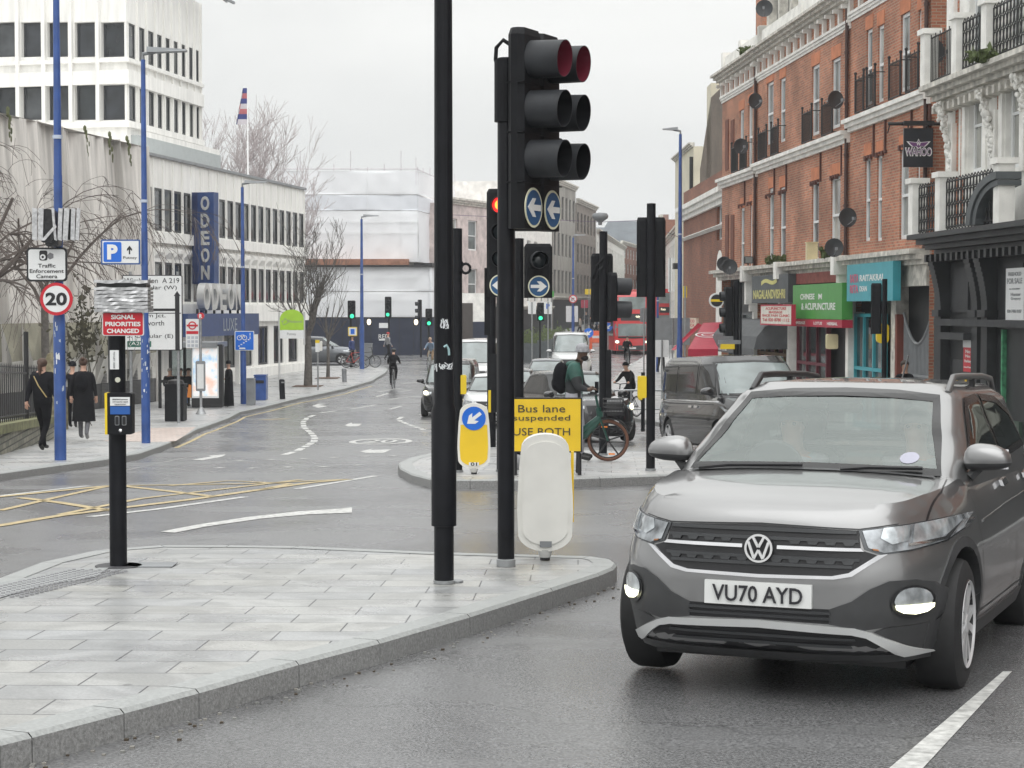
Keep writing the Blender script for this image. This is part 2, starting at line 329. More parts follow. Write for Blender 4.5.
def text_mesh(s, size, w=None, h=None, bold=0., extrude=.002, spacing=1.):
    key = (s, size, w, h, bold, extrude, spacing)
    if key in TC: return TC[key]
    cu = bpy.data.curves.new('t', 'FONT'); cu.body = s; cu.size = size; cu.extrude = extrude; cu.offset = bold; cu.space_character = spacing; cu.resolution_u = 3
    cu.align_x = 'CENTER'; cu.align_y = 'CENTER'
    o = bpy.data.objects.new('t', cu); COL.objects.link(o)
    dg = bpy.context.evaluated_depsgraph_get(); dg.update()
    me = bpy.data.meshes.new_from_object(o.evaluated_get(dg)); bpy.data.objects.remove(o)
    xs = [v.co.x for v in me.vertices]; ys = [v.co.y for v in me.vertices]
    cx = (min(xs)+max(xs))/2; cy = (min(ys)+max(ys))/2
    sx = w/(max(xs)-min(xs)) if w else 1; sy = h/(max(ys)-min(ys)) if h else (sx if w and not h and size == 0 else 1)
    for v in me.vertices: v.co.x = (v.co.x-cx)*sx; v.co.y = (v.co.y-cy)*sy
    TC[key] = me; return me
def text(s, parent, loc, mat, w=None, h=None, size=1., rz=0, bold=0., extrude=.002, name='lettering', rot=None, spacing=1.):
    me = text_mesh(s, size, w, h, bold, extrude, spacing).copy(); me.materials.clear(); me.materials.append(mat)
    o = bpy.data.objects.new(name, me); COL.objects.link(o)
    if parent is not None: o.parent = parent
    o.location = loc; o.rotation_euler = rot or (pi/2, 0, rz)
    return o
def disc_pts(r, n=28, cx=0, cz=0): return [(cx+r*cos(2*pi*i/n), cz+r*sin(2*pi*i/n)) for i in range(n)]
def arrow_pts(L_, ang, cx=0, cz=0, wd=.22, hd=.62):
    # straight arrow of total length L_, pointing along ang
    a = [(-.5,-wd/2),(.05,-wd/2),(-.12,-hd/2),(.12,-hd/2),(.5,0),(.12,hd/2),(-.12,hd/2),(.05,wd/2),(-.5,wd/2)]
    c, s_ = cos(ang), sin(ang)
    return [(cx+L_*(x*c-z*s_), cz+L_*(x*s_+z*c)) for x, z in a]
# ------------------------------------------------------------ ground, islands, kerbs, markings
def sheet(name, poly, h, mat, uvrot=0., parent=None, step=None, kind='structure', skirt=0):
    bm = bmesh.new(); vs = [bm.verts.new((p[0], p[1], 0)) for p in poly]; f = bm.faces.new(vs)
    if f.normal.z < 0: f.normal_flip()
    bmesh.ops.triangulate(bm, faces=bm.faces[:])
    ymin = min(p[1] for p in poly); ymax = max(p[1] for p in poly)
    for y, _ in KN:
        if ymin < y < ymax:
            bmesh.ops.bisect_plane(bm, geom=bm.verts[:]+bm.edges[:]+bm.faces[:], plane_co=(0, y, 0), plane_no=(0, 1, 0))
    for v in bm.verts: v.co.z = gz(v.co.y)+h
    bm.normal_update()
    for fc in bm.faces:
        if fc.normal.z < 0: fc.normal_flip()
    uv = bm.loops.layers.uv.new('UVMap'); c, s_ = cos(uvrot), sin(uvrot)
    for fc in bm.faces:
        for l in fc.loops: l[uv].uv = (l.vert.co.x*c+l.vert.co.y*s_, -l.vert.co.x*s_+l.vert.co.y*c)
    me = bpy.data.meshes.new(name); bm.to_mesh(me); bm.free(); me.materials.append(mat)
    o = bpy.data.objects.new(name, me); COL.objects.link(o)
    if kind: o['kind'] = kind
    return o
def resample(pts, step):
    out = [Vector(pts[0])]; 
    for a, b in zip(pts, pts[1:]):
        a = Vector(a); b = Vector(b); n = max(1, round((b-a).length/step))
        for k in range(1, n+1): out.append(a.lerp(b, k/n))
    return out
def offset_line(P, d, closed=False):
    o = []; n = len(P)
    for i, p in enumerate(P):
        a = P[i-1] if (i > 0 or closed) else P[i]; b = P[(i+1) % n] if (i < n-1 or closed) else P[i]
        t = (b-a).normalized(); nrm = Vector((-t.y, t.x)); o.append(p+nrm*d)
    return o
def kerb(name, pts, h, wd=.28, step=.95, closed=False, h0=0, rad=.02):
    # pts run with the pavement on the left-hand side
    P = resample([Vector((p[0], p[1])) for p in (list(pts)+([pts[0]] if closed else []))], step)
    if closed: P = P[:-1]
    I = offset_line(P, wd, closed); n = len(P); mb = MB(); J = offset_line(P, rad, closed)
    for i in range(n if closed else n-1):
        j = (i+1) % n; e = min(.007, .05*(P[j]-P[i]).length)
        d = (P[j]-P[i]).normalized()*e/2
        a, b, c_, d_ = P[i]+d, P[j]-d, I[j]-d, I[i]+d
        a2, b2 = J[i]+d, J[j]-d
        g = lambda p, hh: (p.x, p.y, gz(p.y)+hh)
        mb.quad(g(a, -.1), g(b, -.1), g(b, h-rad), g(a, h-rad))
        mb.quad(g(a, h-rad), g(b, h-rad), g(b2, h), g(a2, h), 1)
        mb.quad(g(a2, h), g(b2, h), g(c_, h), g(d_, h), 1)
        mb.quad(g(d_, -.1), g(a, -.1), g(a, h-rad), g(d_, h-.002)); mb.quad(g(b, -.1), g(c_, -.1), g(c_, h-.002), g(b, h-rad))
    o = mb.build(name, [MKERB, MKTOP]); o['kind'] = 'structure'; return o
ys = sorted(set([k[0] for k in KN]+[2, 7]))
mb = MB()
xs = [-900, -300, -60, -20, 0, 20, 60, 300, 900]
for (y0, y1) in zip(ys, ys[1:]):
    for x0, x1 in zip(xs, xs[1:]): mb.quad((x0, y0, gz(y0)), (x1, y0, gz(y0)), (x1, y1, gz(y1)), (x0, y1, gz(y1)))
g = mb.build('road', MASPH); g['kind'] = 'structure'

def poly_px(px, h): return [gp(a, b, h).xy for a, b in px]
HN = .13
near_front = [(-160, 806), (0, 741), (32, 733), (124, 709), (199, 689), (299, 661), (380, 640), (470, 614), (553, 588), (600, 573), (614, 567)]
near_back = [(617, 563), (611, 559), (590, 556), (440, 552), (300, 546), (230, 545), (160, 545), (95, 550), (40, 562), (0, 577), (-60, 600), (-160, 640)]
nf = poly_px(near_front, HN); nb = poly_px(near_back, HN)
outline = nf+nb
kerb('kerb', outline, HN, .18, 1.15, closed=True)
inner = offset_line(outline, .10, True)
sheet('island_paving', inner, HN-.004, MPAVE, uvrot=R(-2))
# tactile strip on the island, by the push-button post
tp = [gp(a, b, HN) for a, b in ((-30, 596), (0, 583), (60, 571), (110, 567), (96, 577), (40, 586), (0, 598), (-30, 610))]
sheet('tactile_paving', [p.xy for p in tp], HN+.002, M('tactile_stone', (.27, .28, .28), .5, var=.1, scale=20))
mb = MB(); c0 = gp(-10, 596, HN); c1 = gp(100, 570, HN); dv = (c1-c0).xy.normalized(); nv = Vector((-dv.y, dv.x))
for i in range(46):
    for j in range(-3, 4):
        p = c0.xy+dv*(i*.067)+nv*(j*.067-.02)
        if 0 < (c1.xy-p).dot(dv): mb.cyl((p.x, p.y, gz(p.y)+HN), (p.x, p.y, gz(p.y)+HN+.009), .017, .012, 8)
tag(mb.build('tactile_studs', M('stud_grey', (.2, .2, .21), .5)), kind='structure')
# far island
fi = [(398, 463), (400, 468), (412, 474), (430, 478.5), (470, 479.5), (540, 479), (600, 477), (660, 475), (760, 470), (900, 464), (900, 449), (760, 450), (650, 451), (560, 449), (480, 449), (430, 453), (408, 458)]
fio = poly_px(fi, .13); kerb('kerb', fio, .13, .22, 1.0, closed=True)
sheet('island_paving', offset_line(fio, .11, True), .126, MPAVE2, uvrot=R(-3))
# left pavement
lk = [(-260, 520), (0, 481), (60, 472), (105, 466), (140, 459), (162, 451), (178, 444), (197, 433), (240, 415), (300, 400.5), (345, 391), (372, 383), (385, 375), (388, 371), (380, 369), (340, 368), (200, 368)]
lkp = [gp(a, b, 0).xy for a, b in lk]
lkr = list(reversed(lkp))
kerb('kerb', list(lkp), .12, .2, 1.0)
lp = offset_line([Vector(p) for p in lkp], .1)
sheet('pavement', list(lp)+[Vector((-60, lp[-1].y)), Vector((-60, lp[0].y))], .116, MPAVE2, uvrot=R(20))
sheet('pavement_crossing', [gp(a, b, .12).xy for a, b in ((103, 441), (150, 428), (196, 427), (176, 441), (163, 442))], .121, MPINK, uvrot=R(20))
# right pavement
rk = [(655, 349), (645, 357), (632, 366), (618, 377), (608, 388), (604, 400), (610, 412), (632, 421), (660, 426), (704, 428)]
rkp = [Vector(gp(a, b, 0).xy) for a, b in rk]+[Vector((6.5, 47)), Vector((7.2, 40)), Vector((8.3, 30)), Vector((9.5, 15))]
kerb('kerb', [p for p in reversed(rkp)][::-1], .12, .2, 1.2)
rp = offset_line(rkp, .1)
sheet('pavement', rp+[Vector((40, 15)), Vector((40, rp[0].y))], .116, MPAVE2, uvrot=R(5))
# pavements of the far high street
sheet('pavement', [(-5.2, 140), (-2.5, 139), (7.3, 180), (12.6, 215), (15.6, 262), (10, 262)], .12, MPAVE2)
sheet('pavement', [Vector((10.0, 137)), Vector((14.4, 180)), Vector((19, 262)), Vector((30, 262)), Vector((30, 137))], .12, MPAVE2)
sheet('pavement', [(-60, 133), (-6, 133), (-4, 139), (-5.2, 140), (-60, 140)], .12, MPAVE2)

# painted lines: strips following pixel paths measured on the road
def strip(pts, wd, mat=None, dash=None, name='road_marking', h=.004):
    P = [Vector(gp(a, b).xy) for a, b in pts]; P = resample(P, .5)
    A = offset_line(P, wd/2); B = offset_line(P, -wd/2); mb = MB(); acc = 0
    for i in range(len(P)-1):
        L_ = (P[i+1]-P[i]).length; on = True
        if dash: on = (acc % (dash[0]+dash[1])) < dash[0]
        acc += L_
        if on:
            q = [A[i], B[i], B[i+1], A[i+1]]; mb.quad(*[(v.x, v.y, gz(v.y)+h) for v in q])
    o = mb.build(name, mat or MWHITE_L); o['kind'] = 'structure'; return o
def patch(px, mat=None, h=.004, name='road_marking'): return sheet(name, [gp(a, b).xy for a, b in px], h, mat or MWHITE_L)
patch([(888, 770), (1003, 672), (1012, 672), (922, 770)])
patch([(860, 795), (830, 820), (875, 820), (900, 792)])
patch([(160, 532), (200, 524.5), (250, 517), (300, 511.5), (340, 509), (352, 507.5), (352, 513), (310, 514.5), (260, 519), (205, 527), (175, 533)])
# yellow box junction
Y = lambda p, w_=.14: strip(p, w_, MYEL_L, h=.007)
Y([(-40, 532), (0, 526), (60, 516), (120, 508.5), (190, 500), (260, 490), (310, 483), (350, 479.5)])
Y([(-40, 502), (0, 497), (60, 491), (110, 486), (170, 485.3), (250, 484), (350, 479.5)])
Y([(0, 511), (60, 497), (110, 486)], .1); Y([(20, 498), (60, 503), (110, 511)], .14); Y([(120, 486), (165, 491), (215, 497)], .14); Y([(60, 515), (140, 499), (300, 480)], .1)
Y([(170, 486), (230, 481), (290, 484), (260, 490)], .1)
strip([(90, 517), (160, 509), (245, 497)], .12); strip([(0, 496), (88, 486)], .1); strip([(297, 489), (340, 482), (376, 476)], .12); strip([(120, 472), (200, 455)], .02)
# arrows, roundel and lane lines
patch([(192, 460), (212, 456.5), (206, 456), (226, 454.5), (222, 457), (202, 460.5)]); patch([(360, 451.5), (372, 449), (371, 450.2), (392, 449.4), (384, 453), (366, 453.2)])
patch([(345, 425), (352, 422.5), (352, 423.8), (362, 423.8), (358, 426.5), (347, 426.5)])
patch([(312, 406), (319, 403.6), (326, 404.2), (318, 405), (328, 406.2), (318, 408)])
pth = [(284, 455), (297, 451), (306, 446.5), (314, 441.5), (315, 437.5), (310, 432), (304, 427.5), (303, 422), (307, 418), (316, 414.5)]
strip(pth, .16, dash=(1.4, .5)); strip([(320, 413), (336, 411)], .16); strip([(352, 409), (376, 405)], .14); strip([(376, 397), (388, 393.5)], .14)
strip([(390, 409), (402, 406)], .14); strip([(402, 417), (398, 419.5), (407, 424), (424, 430)], .15, dash=(1.3, .5)); strip([(420, 415), (430, 412)], .14)
strip([(388, 400), (399, 398), (424, 396)], .12); strip([(378, 392), (402, 388)], .1); strip([(398, 392), (412, 390)], .1); strip([(400, 384), (430, 381)], .1, dash=(2, 1.5))
for x0, y0 in ((236, 461), (268, 460), (300, 459), (330, 458), (390, 456), (362, 456.5), (216, 468), (249, 468.5), (284, 467.5), (320, 467), (354, 465.5)):
    strip([(x0, y0), (x0+7, y0-.4)], .16)
cr_ = gp(381, 441.5); mb = MB()
for k in range(36):
    a0, a1 = 2*pi*k/36, 2*pi*(k+1)/36
    q = [(cr_.x+.73*cos(a0), cr_.y+2.1*sin(a0)), (cr_.x+.73*cos(a1), cr_.y+2.1*sin(a1)), (cr_.x+.58*cos(a1), cr_.y+1.75*sin(a1)), (cr_.x+.58*cos(a0), cr_.y+1.75*sin(a0))]
    mb.quad(*[(x, y, gz(y)+.004) for x, y in q])
tag(mb.build('road_marking', MWHITE_L), kind='structure')
t20 = text('20', None, (cr_.x, cr_.y, gz(cr_.y)+.009), MWHITE_L, w=.75, h=2.4, rot=(atan((gz(cr_.y+1)-gz(cr_.y-1))/2), 0, 0), name='road_marking', extrude=.001, bold=.02); t20['kind'] = 'structure'
strip([(176, 448), (205, 434), (245, 417), (300, 403), (345, 394), (372, 386)], .1, M('road_line_faded_yellow', (.40, .32, .16), .5, var=.3)); strip([(262, 420), (300, 418)], .5, M('road_text_faded', (.25, .2, .13), .5, var=.4, scale=30), dash=(.7, .5))
strip([(593, 413), (606, 388), (616, 377), (634, 362)], .12, dash=(2.5, 2.)); strip([(646, 355), (628, 368), (612, 381)], .1, M('road_line_red', (.3, .12, .10), .5, var=.2))
strip([(600, 345), (618, 330)], .12, dash=(2, 3)); strip([(0, 471), (88, 461)], .02)
# covers set in the island paving
mb = MB(); p = gp(320, 560)
tag(MB().box(-.18, .18, -.12, .12, 0, .006).build('drain_cover', MGREYP, loc=tuple(gp(122, 566, HN)+Vector((.2, .05, 0)))), kind='structure')
# scattered grit in the gutter
random.seed(3); mb = MB()
for k in range(120):
    i = random.randrange(1, len(nf)-1); t = random.random(); q = nf[i].lerp(nf[i+1], t); d = (nf[i+1]-nf[i]).normalized(); nn_ = Vector((d.y, -d.x)); q = q+nn_*abs(random.gauss(0, .10))+nn_*.01
    s_ = random.uniform(.003, .010); mb.box(q.x-s_, q.x+s_, q.y-s_, q.y+s_, gz(q.y), gz(q.y)+s_, random.randrange(3))
tag(mb.build('gutter_grit', [M('grit_brown', (.06, .045, .03), .8), M('grit_grey', (.2, .2, .19), .8), M('grit_pale', (.22, .21, .19), .8)]), 'fine grit and leaf bits along the kerb foot of the near island', 'grit', kind='stuff')

# ------------------------------------------------------------ walls and windows
class Wall:
    def __init__(s, A, B, base=None):
        s.A = Vector(A); s.B = Vector(B); s.d = (s.B-s.A).normalized(); s.n = Vector((-s.d.y, s.d.x)); s.L = (s.B-s.A).length
        s.ang = atan2(s.d.y, s.d.x); s.base = min(gz(s.A.y), gz(s.B.y)) if base is None else base
    def uv(s, px, py):   # pixel ray meets the wall plane -> (along, height z)
        rx, rz = ray(px, py); # point = (rx*y, y)
        # (P-A).n = 0
        y = (s.A.x*s.n.x+s.A.y*s.n.y)/(rx*s.n.x+s.n.y)
        P = Vector((rx*y, y)); return (P-s.A).dot(s.d), CAMZ+rz*y
    def W(s, a, z, dep=0): p = s.A+s.d*a+s.n*dep; return (p.x, p.y, z)
    def box(s, mb, a0, a1, z0, z1, d0, d1, mi=0):
        V = [s.W(a0,z0,d0),s.W(a1,z0,d0),s.W(a1,z0,d1),s.W(a0,z0,d1),s.W(a0,z1,d0),s.W(a1,z1,d0),s.W(a1,z1,d1),s.W(a0,z1,d1)]
        F = [(0,3,2,1),(4,5,6,7),(0,1,5,4),(1,2,6,5),(2,3,7,6),(3,0,4,7)]
        U = [[(a0,d0),(a0,d1),(a1,d1),(a1,d0)],[(a0,d0),(a1,d0),(a1,d1),(a0,d1)],[(a0,z0),(a1,z0),(a1,z1),(a0,z1)],[(d0,z0),(d1,z0),(d1,z1),(d0,z1)],[(a1,z0),(a0,z0),(a0,z1),(a1,z1)],[(d1,z0),(d0,z0),(d0,z1),(d1,z1)]]
        mb.add(V, F, mi, U)
    def holes(s, mb, a0, a1, z0, z1, ops, rev=.18, mi=0, rmi=None):
        rmi = mi if rmi is None else rmi
        ops = [o for o in ops if o[1] > a0 and o[0] < a1 and o[3] > z0 and o[2] < z1]
        ops = [(max(o[0], a0+.001), min(o[1], a1-.001), max(o[2], z0+.001), min(o[3], z1-.001)) for o in ops]
        X = sorted(set([a0, a1]+[v for o in ops for v in o[:2]])); Z = sorted(set([z0, z1]+[v for o in ops for v in o[2:]]))
        for x0, x1 in zip(X, X[1:]):
            if x1-x0 < 1e-5: continue
            for q0, q1 in zip(Z, Z[1:]):
                cx, cz = (x0+x1)/2, (q0+q1)/2
                if any(o[0] < cx < o[1] and o[2] < cz < o[3] for o in ops): continue
                mb.quad(s.W(x0,q0), s.W(x1,q0), s.W(x1,q1), s.W(x0,q1), mi, [(x0,q0),(x1,q0),(x1,q1),(x0,q1)])
        for o in ops:
            x0, x1, q0, q1 = o
            mb.quad(s.W(x0,q0), s.W(x0,q1), s.W(x0,q1,rev), s.W(x0,q0,rev), rmi, [(0,q0),(0,q1),(rev,q1),(rev,q0)])
            mb.quad(s.W(x1,q0), s.W(x1,q0,rev), s.W(x1,q1,rev), s.W(x1,q1), rmi, [(0,q0),(rev,q0),(rev,q1),(0,q1)])
            mb.quad(s.W(x0,q1), s.W(x1,q1), s.W(x1,q1,rev), s.W(x0,q1,rev), rmi, [(x0,0),(x1,0),(x1,rev),(x0,rev)])
            mb.quad(s.W(x0,q0), s.W(x0,q0,rev), s.W(x1,q0,rev), s.W(x1,q0), rmi, [(x0,0),(x0,rev),(x1,rev),(x1,0)])
    def body(s, mb, a0, a1, z0, z1, depth, mi=0, front=.02):
        # sides, back and roof of the volume behind the wall (front left open for the wall itself)
        mb.quad(s.W(a0,z0), s.W(a0,z1), s.W(a0,z1,depth), s.W(a0,z0,depth), mi, [(0,z0),(0,z1),(depth,z1),(depth,z0)])
        mb.quad(s.W(a1,z0), s.W(a1,z0,depth), s.W(a1,z1,depth), s.W(a1,z1), mi, [(0,z0),(depth,z0),(depth,z1),(0,z1)])
        mb.quad(s.W(a0,z1), s.W(a1,z1), s.W(a1,z1,depth), s.W(a0,z1,depth), mi); mb.quad(s.W(a1,z0,depth), s.W(a0,z0,depth), s.W(a0,z1,depth), s.W(a1,z1,depth), mi)
WC = {}
def window(par, wall, o, style='sash', fm=None, gm=None, rec=.12, arch=0):
    """o = (a0,a1,z0,z1); window frame with a pane sub-part set back in its opening"""
    w_, h_ = round(o[1]-o[0], 2), round(o[3]-o[2], 2); fm = fm or MSIGNW; gm = gm or MGLASSG
    key = (w_, h_, style, fm.name, gm.name)
    if key not in WC:
        f = MB(); t = min(.09, w_*.14); x0, x1 = -w_/2, w_/2
        f.box(x0, x0+t, 0, .07, 0, h_); f.box(x1-t, x1, 0, .07, 0, h_); f.box(x0+t, x1-t, 0, .07, h_-t, h_); f.box(x0+t, x1-t, 0, .07, 0, t*1.2)
        if style == 'sash': f.box(x0+t, x1-t, -.02, .05, h_*.47, h_*.47+.07)
        if style == 'cross': f.box(x0+t, x1-t, 0, .05, h_*.62, h_*.62+.06); f.box(-.03, .03, .001, .049, t, h_*.62)
        if style == 'mull': f.box(-.025, .025, 0, .05, t, h_-t)
        g_ = MB(); g_.quad((x0+t*.5, .045, t*.5), (x1-t*.5, .045, t*.5), (x1-t*.5, .045, h_-t*.5), (x0+t*.5, .045, h_-t*.5))
        WC[key] = (f.mesh('window', fm), g_.mesh('pane', gm))
    m1, m2 = WC[key]; wo = bpy.data.objects.new('window', m1); COL.objects.link(wo); wo.parent = par
    p = Vector(wall.W((o[0]+o[1])/2, o[2], rec)); wo.location = p-par.location; wo.rotation_euler = (0, 0, wall.ang)
    po = bpy.data.objects.new('pane', m2); COL.objects.link(po); po.parent = wo; return wo
def wtext(par, wall, s, a, z, mat, w_=None, h_=None, dep=-.02, bold=0., name='lettering'):
    return text(s, par, Vector(wall.W(a, z, dep))-par.location, mat, w=w_, h=h_, rz=wall.ang, bold=bold, name=name)
def rect(wall, px0, px1, py0, py1, pm=None):
    """opening from pixel left/right and top/bottom measured at its middle"""
    m = (px0+px1)/2; a = sorted((wall.uv(px0, py0)[0], wall.uv(px1, py0)[0])); return (a[0], a[1], wall.uv(m, py1)[1], wall.uv(m, py0)[1])
# ------------------------------------------------------------ building materials
MBRK = brick_mat('red_brick', (.47, .175, .098), (.29, .11, .068), (.38, .29, .215), big=.34, ms=.011, bigscale=.6)
MBRK2 = brick_mat('red_brick_far', (.28, .10, .055), (.18, .07, .045), (.2, .15, .12), big=.25)
MBRKB = brick_mat('brown_brick', (.17, .13, .095), (.12, .09, .07), (.2, .18, .16), big=.3)
MRUBBED = M('rubbed_brick', (.54, .20, .10), .8, var=.2, scale=3)
MSTUC = M('white_stucco', (.80, .79, .75), .6, var=.16, scale=2.2, bump=.1, bscale=8)
MSTUCD = M('weathered_stucco', (.55, .53, .48), .75, var=.36, scale=4.5, bump=.3, bscale=15)
MSHOPB = M('black_shop_paint', (.022, .024, .026), .45, var=.35, scale=2, bump=.1, bscale=10)
MTEAL = M('teal_paint', (.05, .34, .40), .4, var=.08)
MMAROON = M('maroon_paint', (.14, .015, .03), .45, var=.15)
MSLATE = M('slate_grey_paint', (.075, .085, .09), .5, var=.15)
MGREEN = M('green_fascia', (.07, .30, .06), .4, var=.08)
MREDF = M('red_fascia', (.42, .02, .05), .45, var=.1)
MIRON = M('black_iron', (.012, .012, .013), .5, var=.2)
MPRE = M('precast_white', (.80, .79, .76), .65, var=.10, scale=1.2, stretch=(3, 3, .35), bump=.08, bscale=20)
MPREG = M('grey_cladding', (.40, .43, .43), .55, var=.05)
MDKF = M('dark_window_frame', (.03, .033, .036), .45, var=.1)
MCONC = M('weathered_concrete', (.56, .535, .505), .9, var=.32, scale=1.5, stretch=(2.2, 2.2, .12), bump=.3, bscale=6)
MCONW = M('pale_concrete_panel', (.50, .49, .46), .85, var=.25, scale=1.5, bump=.2, bscale=6)
MCONO = M('mossy_concrete_panel', (.20, .19, .145), .9, var=.3, scale=1.5, bump=.2, bscale=6)
MNAVY = M('navy_cinema_panel', (.02, .05, .16), .4, var=.12)
MHOARD = M('navy_hoarding', (.012, .018, .042), .5, var=.15)
MSHEET = M('scaffold_sheeting', (.80, .81, .83), .75, var=.06, scale=.5, stretch=(1, 1, .5), bump=.35, bscale=1.1)
MSHEET2 = M('scaffold_sheeting_grey', (.70, .72, .76), .75, var=.06, scale=.6, bump=.3, bscale=1.6)
MSCAF = M('scaffold_tube', (.55, .50, .53), .5, var=.2)
MTERRA = M('terracotta_coping', (.30, .15, .10), .8, var=.25)
MDISH = M('satellite_dish', (.045, .048, .052), .5, var=.2)
MCREAMW = M('cream_render', (.62, .58, .46), .8, var=.12, scale=1)

# ------------------------------------------------------------ right-hand side: brick terrace
WR = Wall((7.96, 72), (10.51, 38))
def a_of(px, w_=WR): return w_.uv(px, 200)[0]
def corn(b, wall, a0, a1, z0, z1, dep, mat, name='cornice', steps=3):
    mb = MB()
    for k in range(steps): wall.box(mb, a0, a1, z0+(z1-z0)*k/steps, z0+(z1-z0)*(k+1)/steps-.003, -dep*(k+1)/steps, .05)
    return mb.build(name, mat, b, world=True)
def railing(b, wall, a0, a1, z0, z1, dep, ends=True, name='balconet', swirl=False):
    mb = MB(); n = max(3, int((a1-a0)/(.2 if swirl else .11)))
    def P(a, z, d): return wall.W(a, z, d)
    for z in (z0+.03, z1-.04): mb.cyl(P(a0, z, -dep), P(a1, z, -dep), .018, n=6)
    for k in range(n+1):
        a = a0+(a1-a0)*k/n; mb.cyl(P(a, z0, -dep), P(a, z1-.04+(.08 if k % 3 == 0 and not swirl else 0), -dep), .012, n=5)
        if swirl and k < n:
            am = a+(a1-a0)/n/2
            for q in range(4):
                zc = z0+.1+(z1-z0-.2)*q/3; r_ = .085
                mb.tube([P(am+r_*cos(t), zc+r_*sin(t)*1.6, -dep) for t in [2*pi*j/8 for j in range(9)]], .012, 4)
    if ends:
        for a in (a0, a1):
            for z in (z0+.03, z1-.04): mb.cyl(P(a, z, -dep), P(a, z, .0), .015, n=5)
            mb.cyl(P(a, z0, -dep), P(a, z1+.12, -dep), .028, n=6); mb.ball(P(a, z1+.15, -dep), .045, n=6, m=5)
    return mb.build(name, MIRON, b, world=True)
def arch_heads(b, wall, ops, mat=MRUBBED):
    mb = MB()
    for (x0, x1, z0, z1) in ops: wall.box(mb, x0-.08, x1+.08, z1+.002, z1+.36, -.012, .05); mb.cut()
    return mb.build('window_arch', mat, b, world=True)
def dish(x, y, z, yaw, r, label):
    t = thing('satellite_dish', label, 'satellite dish', (x, y, z), yaw, 'satellite dishes on the brick terrace')
    MB().lathe([(.001, .06), (r*.5, .045), (r*.85, .01), (r, -.02), (r*.98, -.035), (r*.5, .02), (.001, .035)], (0, -.32, 0), 20, 'y').build('dish', MDISH, t, smooth=50)
    mb = MB(); mb.tube([(0, .12, 0), (0, -.25, 0)], .02, 6); mb.tube([(0, -.28, -r*.8), (0, -.62, -r*.4), (0, -.68, -.05)], .012, 5); mb.box(-.03, .03, -.74, -.64, -.08, 0)
    mb.build('arm', MGREYP, t); return t
SHOPZ = WR.uv(800, 263)[1]
secs = []
def brick_house(name, label, pxl, pxr, ops2, ops3, zs, zc, zsill, extra=0):
    a0, a1 = a_of(pxl), a_of(pxr); m = (a0+a1)/2
    b = thing(name, label, 'building', WR.W(m, WR.base), 0, 'red brick houses of the right-hand terrace'); mb = MB()
    o2 = [rect(WR, *o) for o in ops2]; o3 = [rect(WR, *o) for o in ops3]
    WR.holes(mb, a0, a1, zs-.02, zc, o2+o3, .11); WR.body(mb, a0, a1, WR.base, zc, 9); mb.build('wall', MBRK, b, world=True)
    for o in o2+o3: window(b, WR, o, 'sash', rec=.05)
    arch_heads(b, WR, o2+o3)
    # sill course under the upper windows, with bracketed ornament below
    corn(b, WR, a0+.02, a1-.02, zsill-.34, zsill, .28, MSTUC, 'sill_course')
    mb = MB()
    for o in o3:
        for k in range(4): WR.box(mb, o[0]+k*.28, o[0]+k*.28+.14, zsill-1.25+.06*(k % 2), zsill-1.12, -.06, .02)
        WR.box(mb, o[1]+.25, o[1]+.32, zsill-1.2, zsill-.35, -.05, .02); mb.cut()
    mb.build('brick_ornament', M('dark_brick_trim', (.10, .04, .03), .8), b, world=True)
    for o in o3: railing(b, WR, o[0]-.12, o[1]+.12, zsill+.02, zsill+.95, .26)
    # frieze and main cornice
    corn(b, WR, a0, a1, zc, zc+.24, .12, MSTUC, 'string_course')
    mb = MB(); WR.box(mb, a0, a1, zc+.24, zc+.68, .01, .5); mb.build('frieze', MBRK, b, world=True)
    mb = MB(); n = max(2, int((a1-a0)/.95))
    for k in range(n+1):
        a = a0+.12+(a1-a0-.24)*k/n; WR.box(mb, a-.08, a+.08, zc+.24, zc+.67, -.1, .02); WR.box(mb, a-.06, a+.06, zc+.56, zc+.67, -.26, -.09); mb.cut()
    mb.build('bracket', MSTUC, b, world=True)
    corn(b, WR, a0-.05, a1+.05, zc+.68, zc+1.04, .48, MSTUCD, 'main_cornice', 4)
    mb = MB(); WR.box(mb, a0, a1, zc+1.05, zc+1.72, .05, .35)
    for k in range(3): a = a0+(a1-a0)*k/2; WR.box(mb, a-.2, a+.2, zc+1.05, zc+1.9, -.02, .42)
    mb.build('parapet', MSTUC, b, world=True)
    # downpipes
    mb = MB(); mb.cyl(WR.W(a1-.12, zs, -.09), WR.W(a1-.12, zc+.66, -.09), .05, n=8)
    for k in range(5): z = zs+(zc-zs)*k/4.5; mb.cyl(WR.W(a1-.12, z, -.09), WR.W(a1-.12, z+.08, -.09), .065, n=8)
    mb.build('downpipe', M('pipe_brown', (.06, .03, .025), .6), b, world=True)
    # projecting pilaster strip beside the pipe
    mb = MB(); WR.box(mb, a1-.55, a1-.22, zs, zc-.002, -.09, .01); mb.build('pilaster', MBRK, b, world=True)
    return b, a0, a1, o2, o3
zc1 = WR.uv(722, 104)[1]; zs1 = WR.uv(722, 180)[1]
h1, a10, a11, _, _ = brick_house('brick_house', 'farthest brick house of the right terrace, with blind windows and lowest cornice', 722, 758,
    [(740.5, 744.5, 208, 276), (750, 754, 205, 276)], [(739.6, 744, 110, 172), (748.3, 753, 104, 168)], SHOPZ, zc1, zs1)
mb = MB()
for px in ((726, 729), (731.5, 734.5)):
    for py in ((120, 170), (215, 270)):
        o = rect(WR, *px, *py); WR.box(mb, o[0], o[1], o[2], o[3], -.035, .02); mb.cut()
mb.build('blind_window', M('dark_brick_panel', (.16, .06, .04), .85, var=.2), h1, world=True)
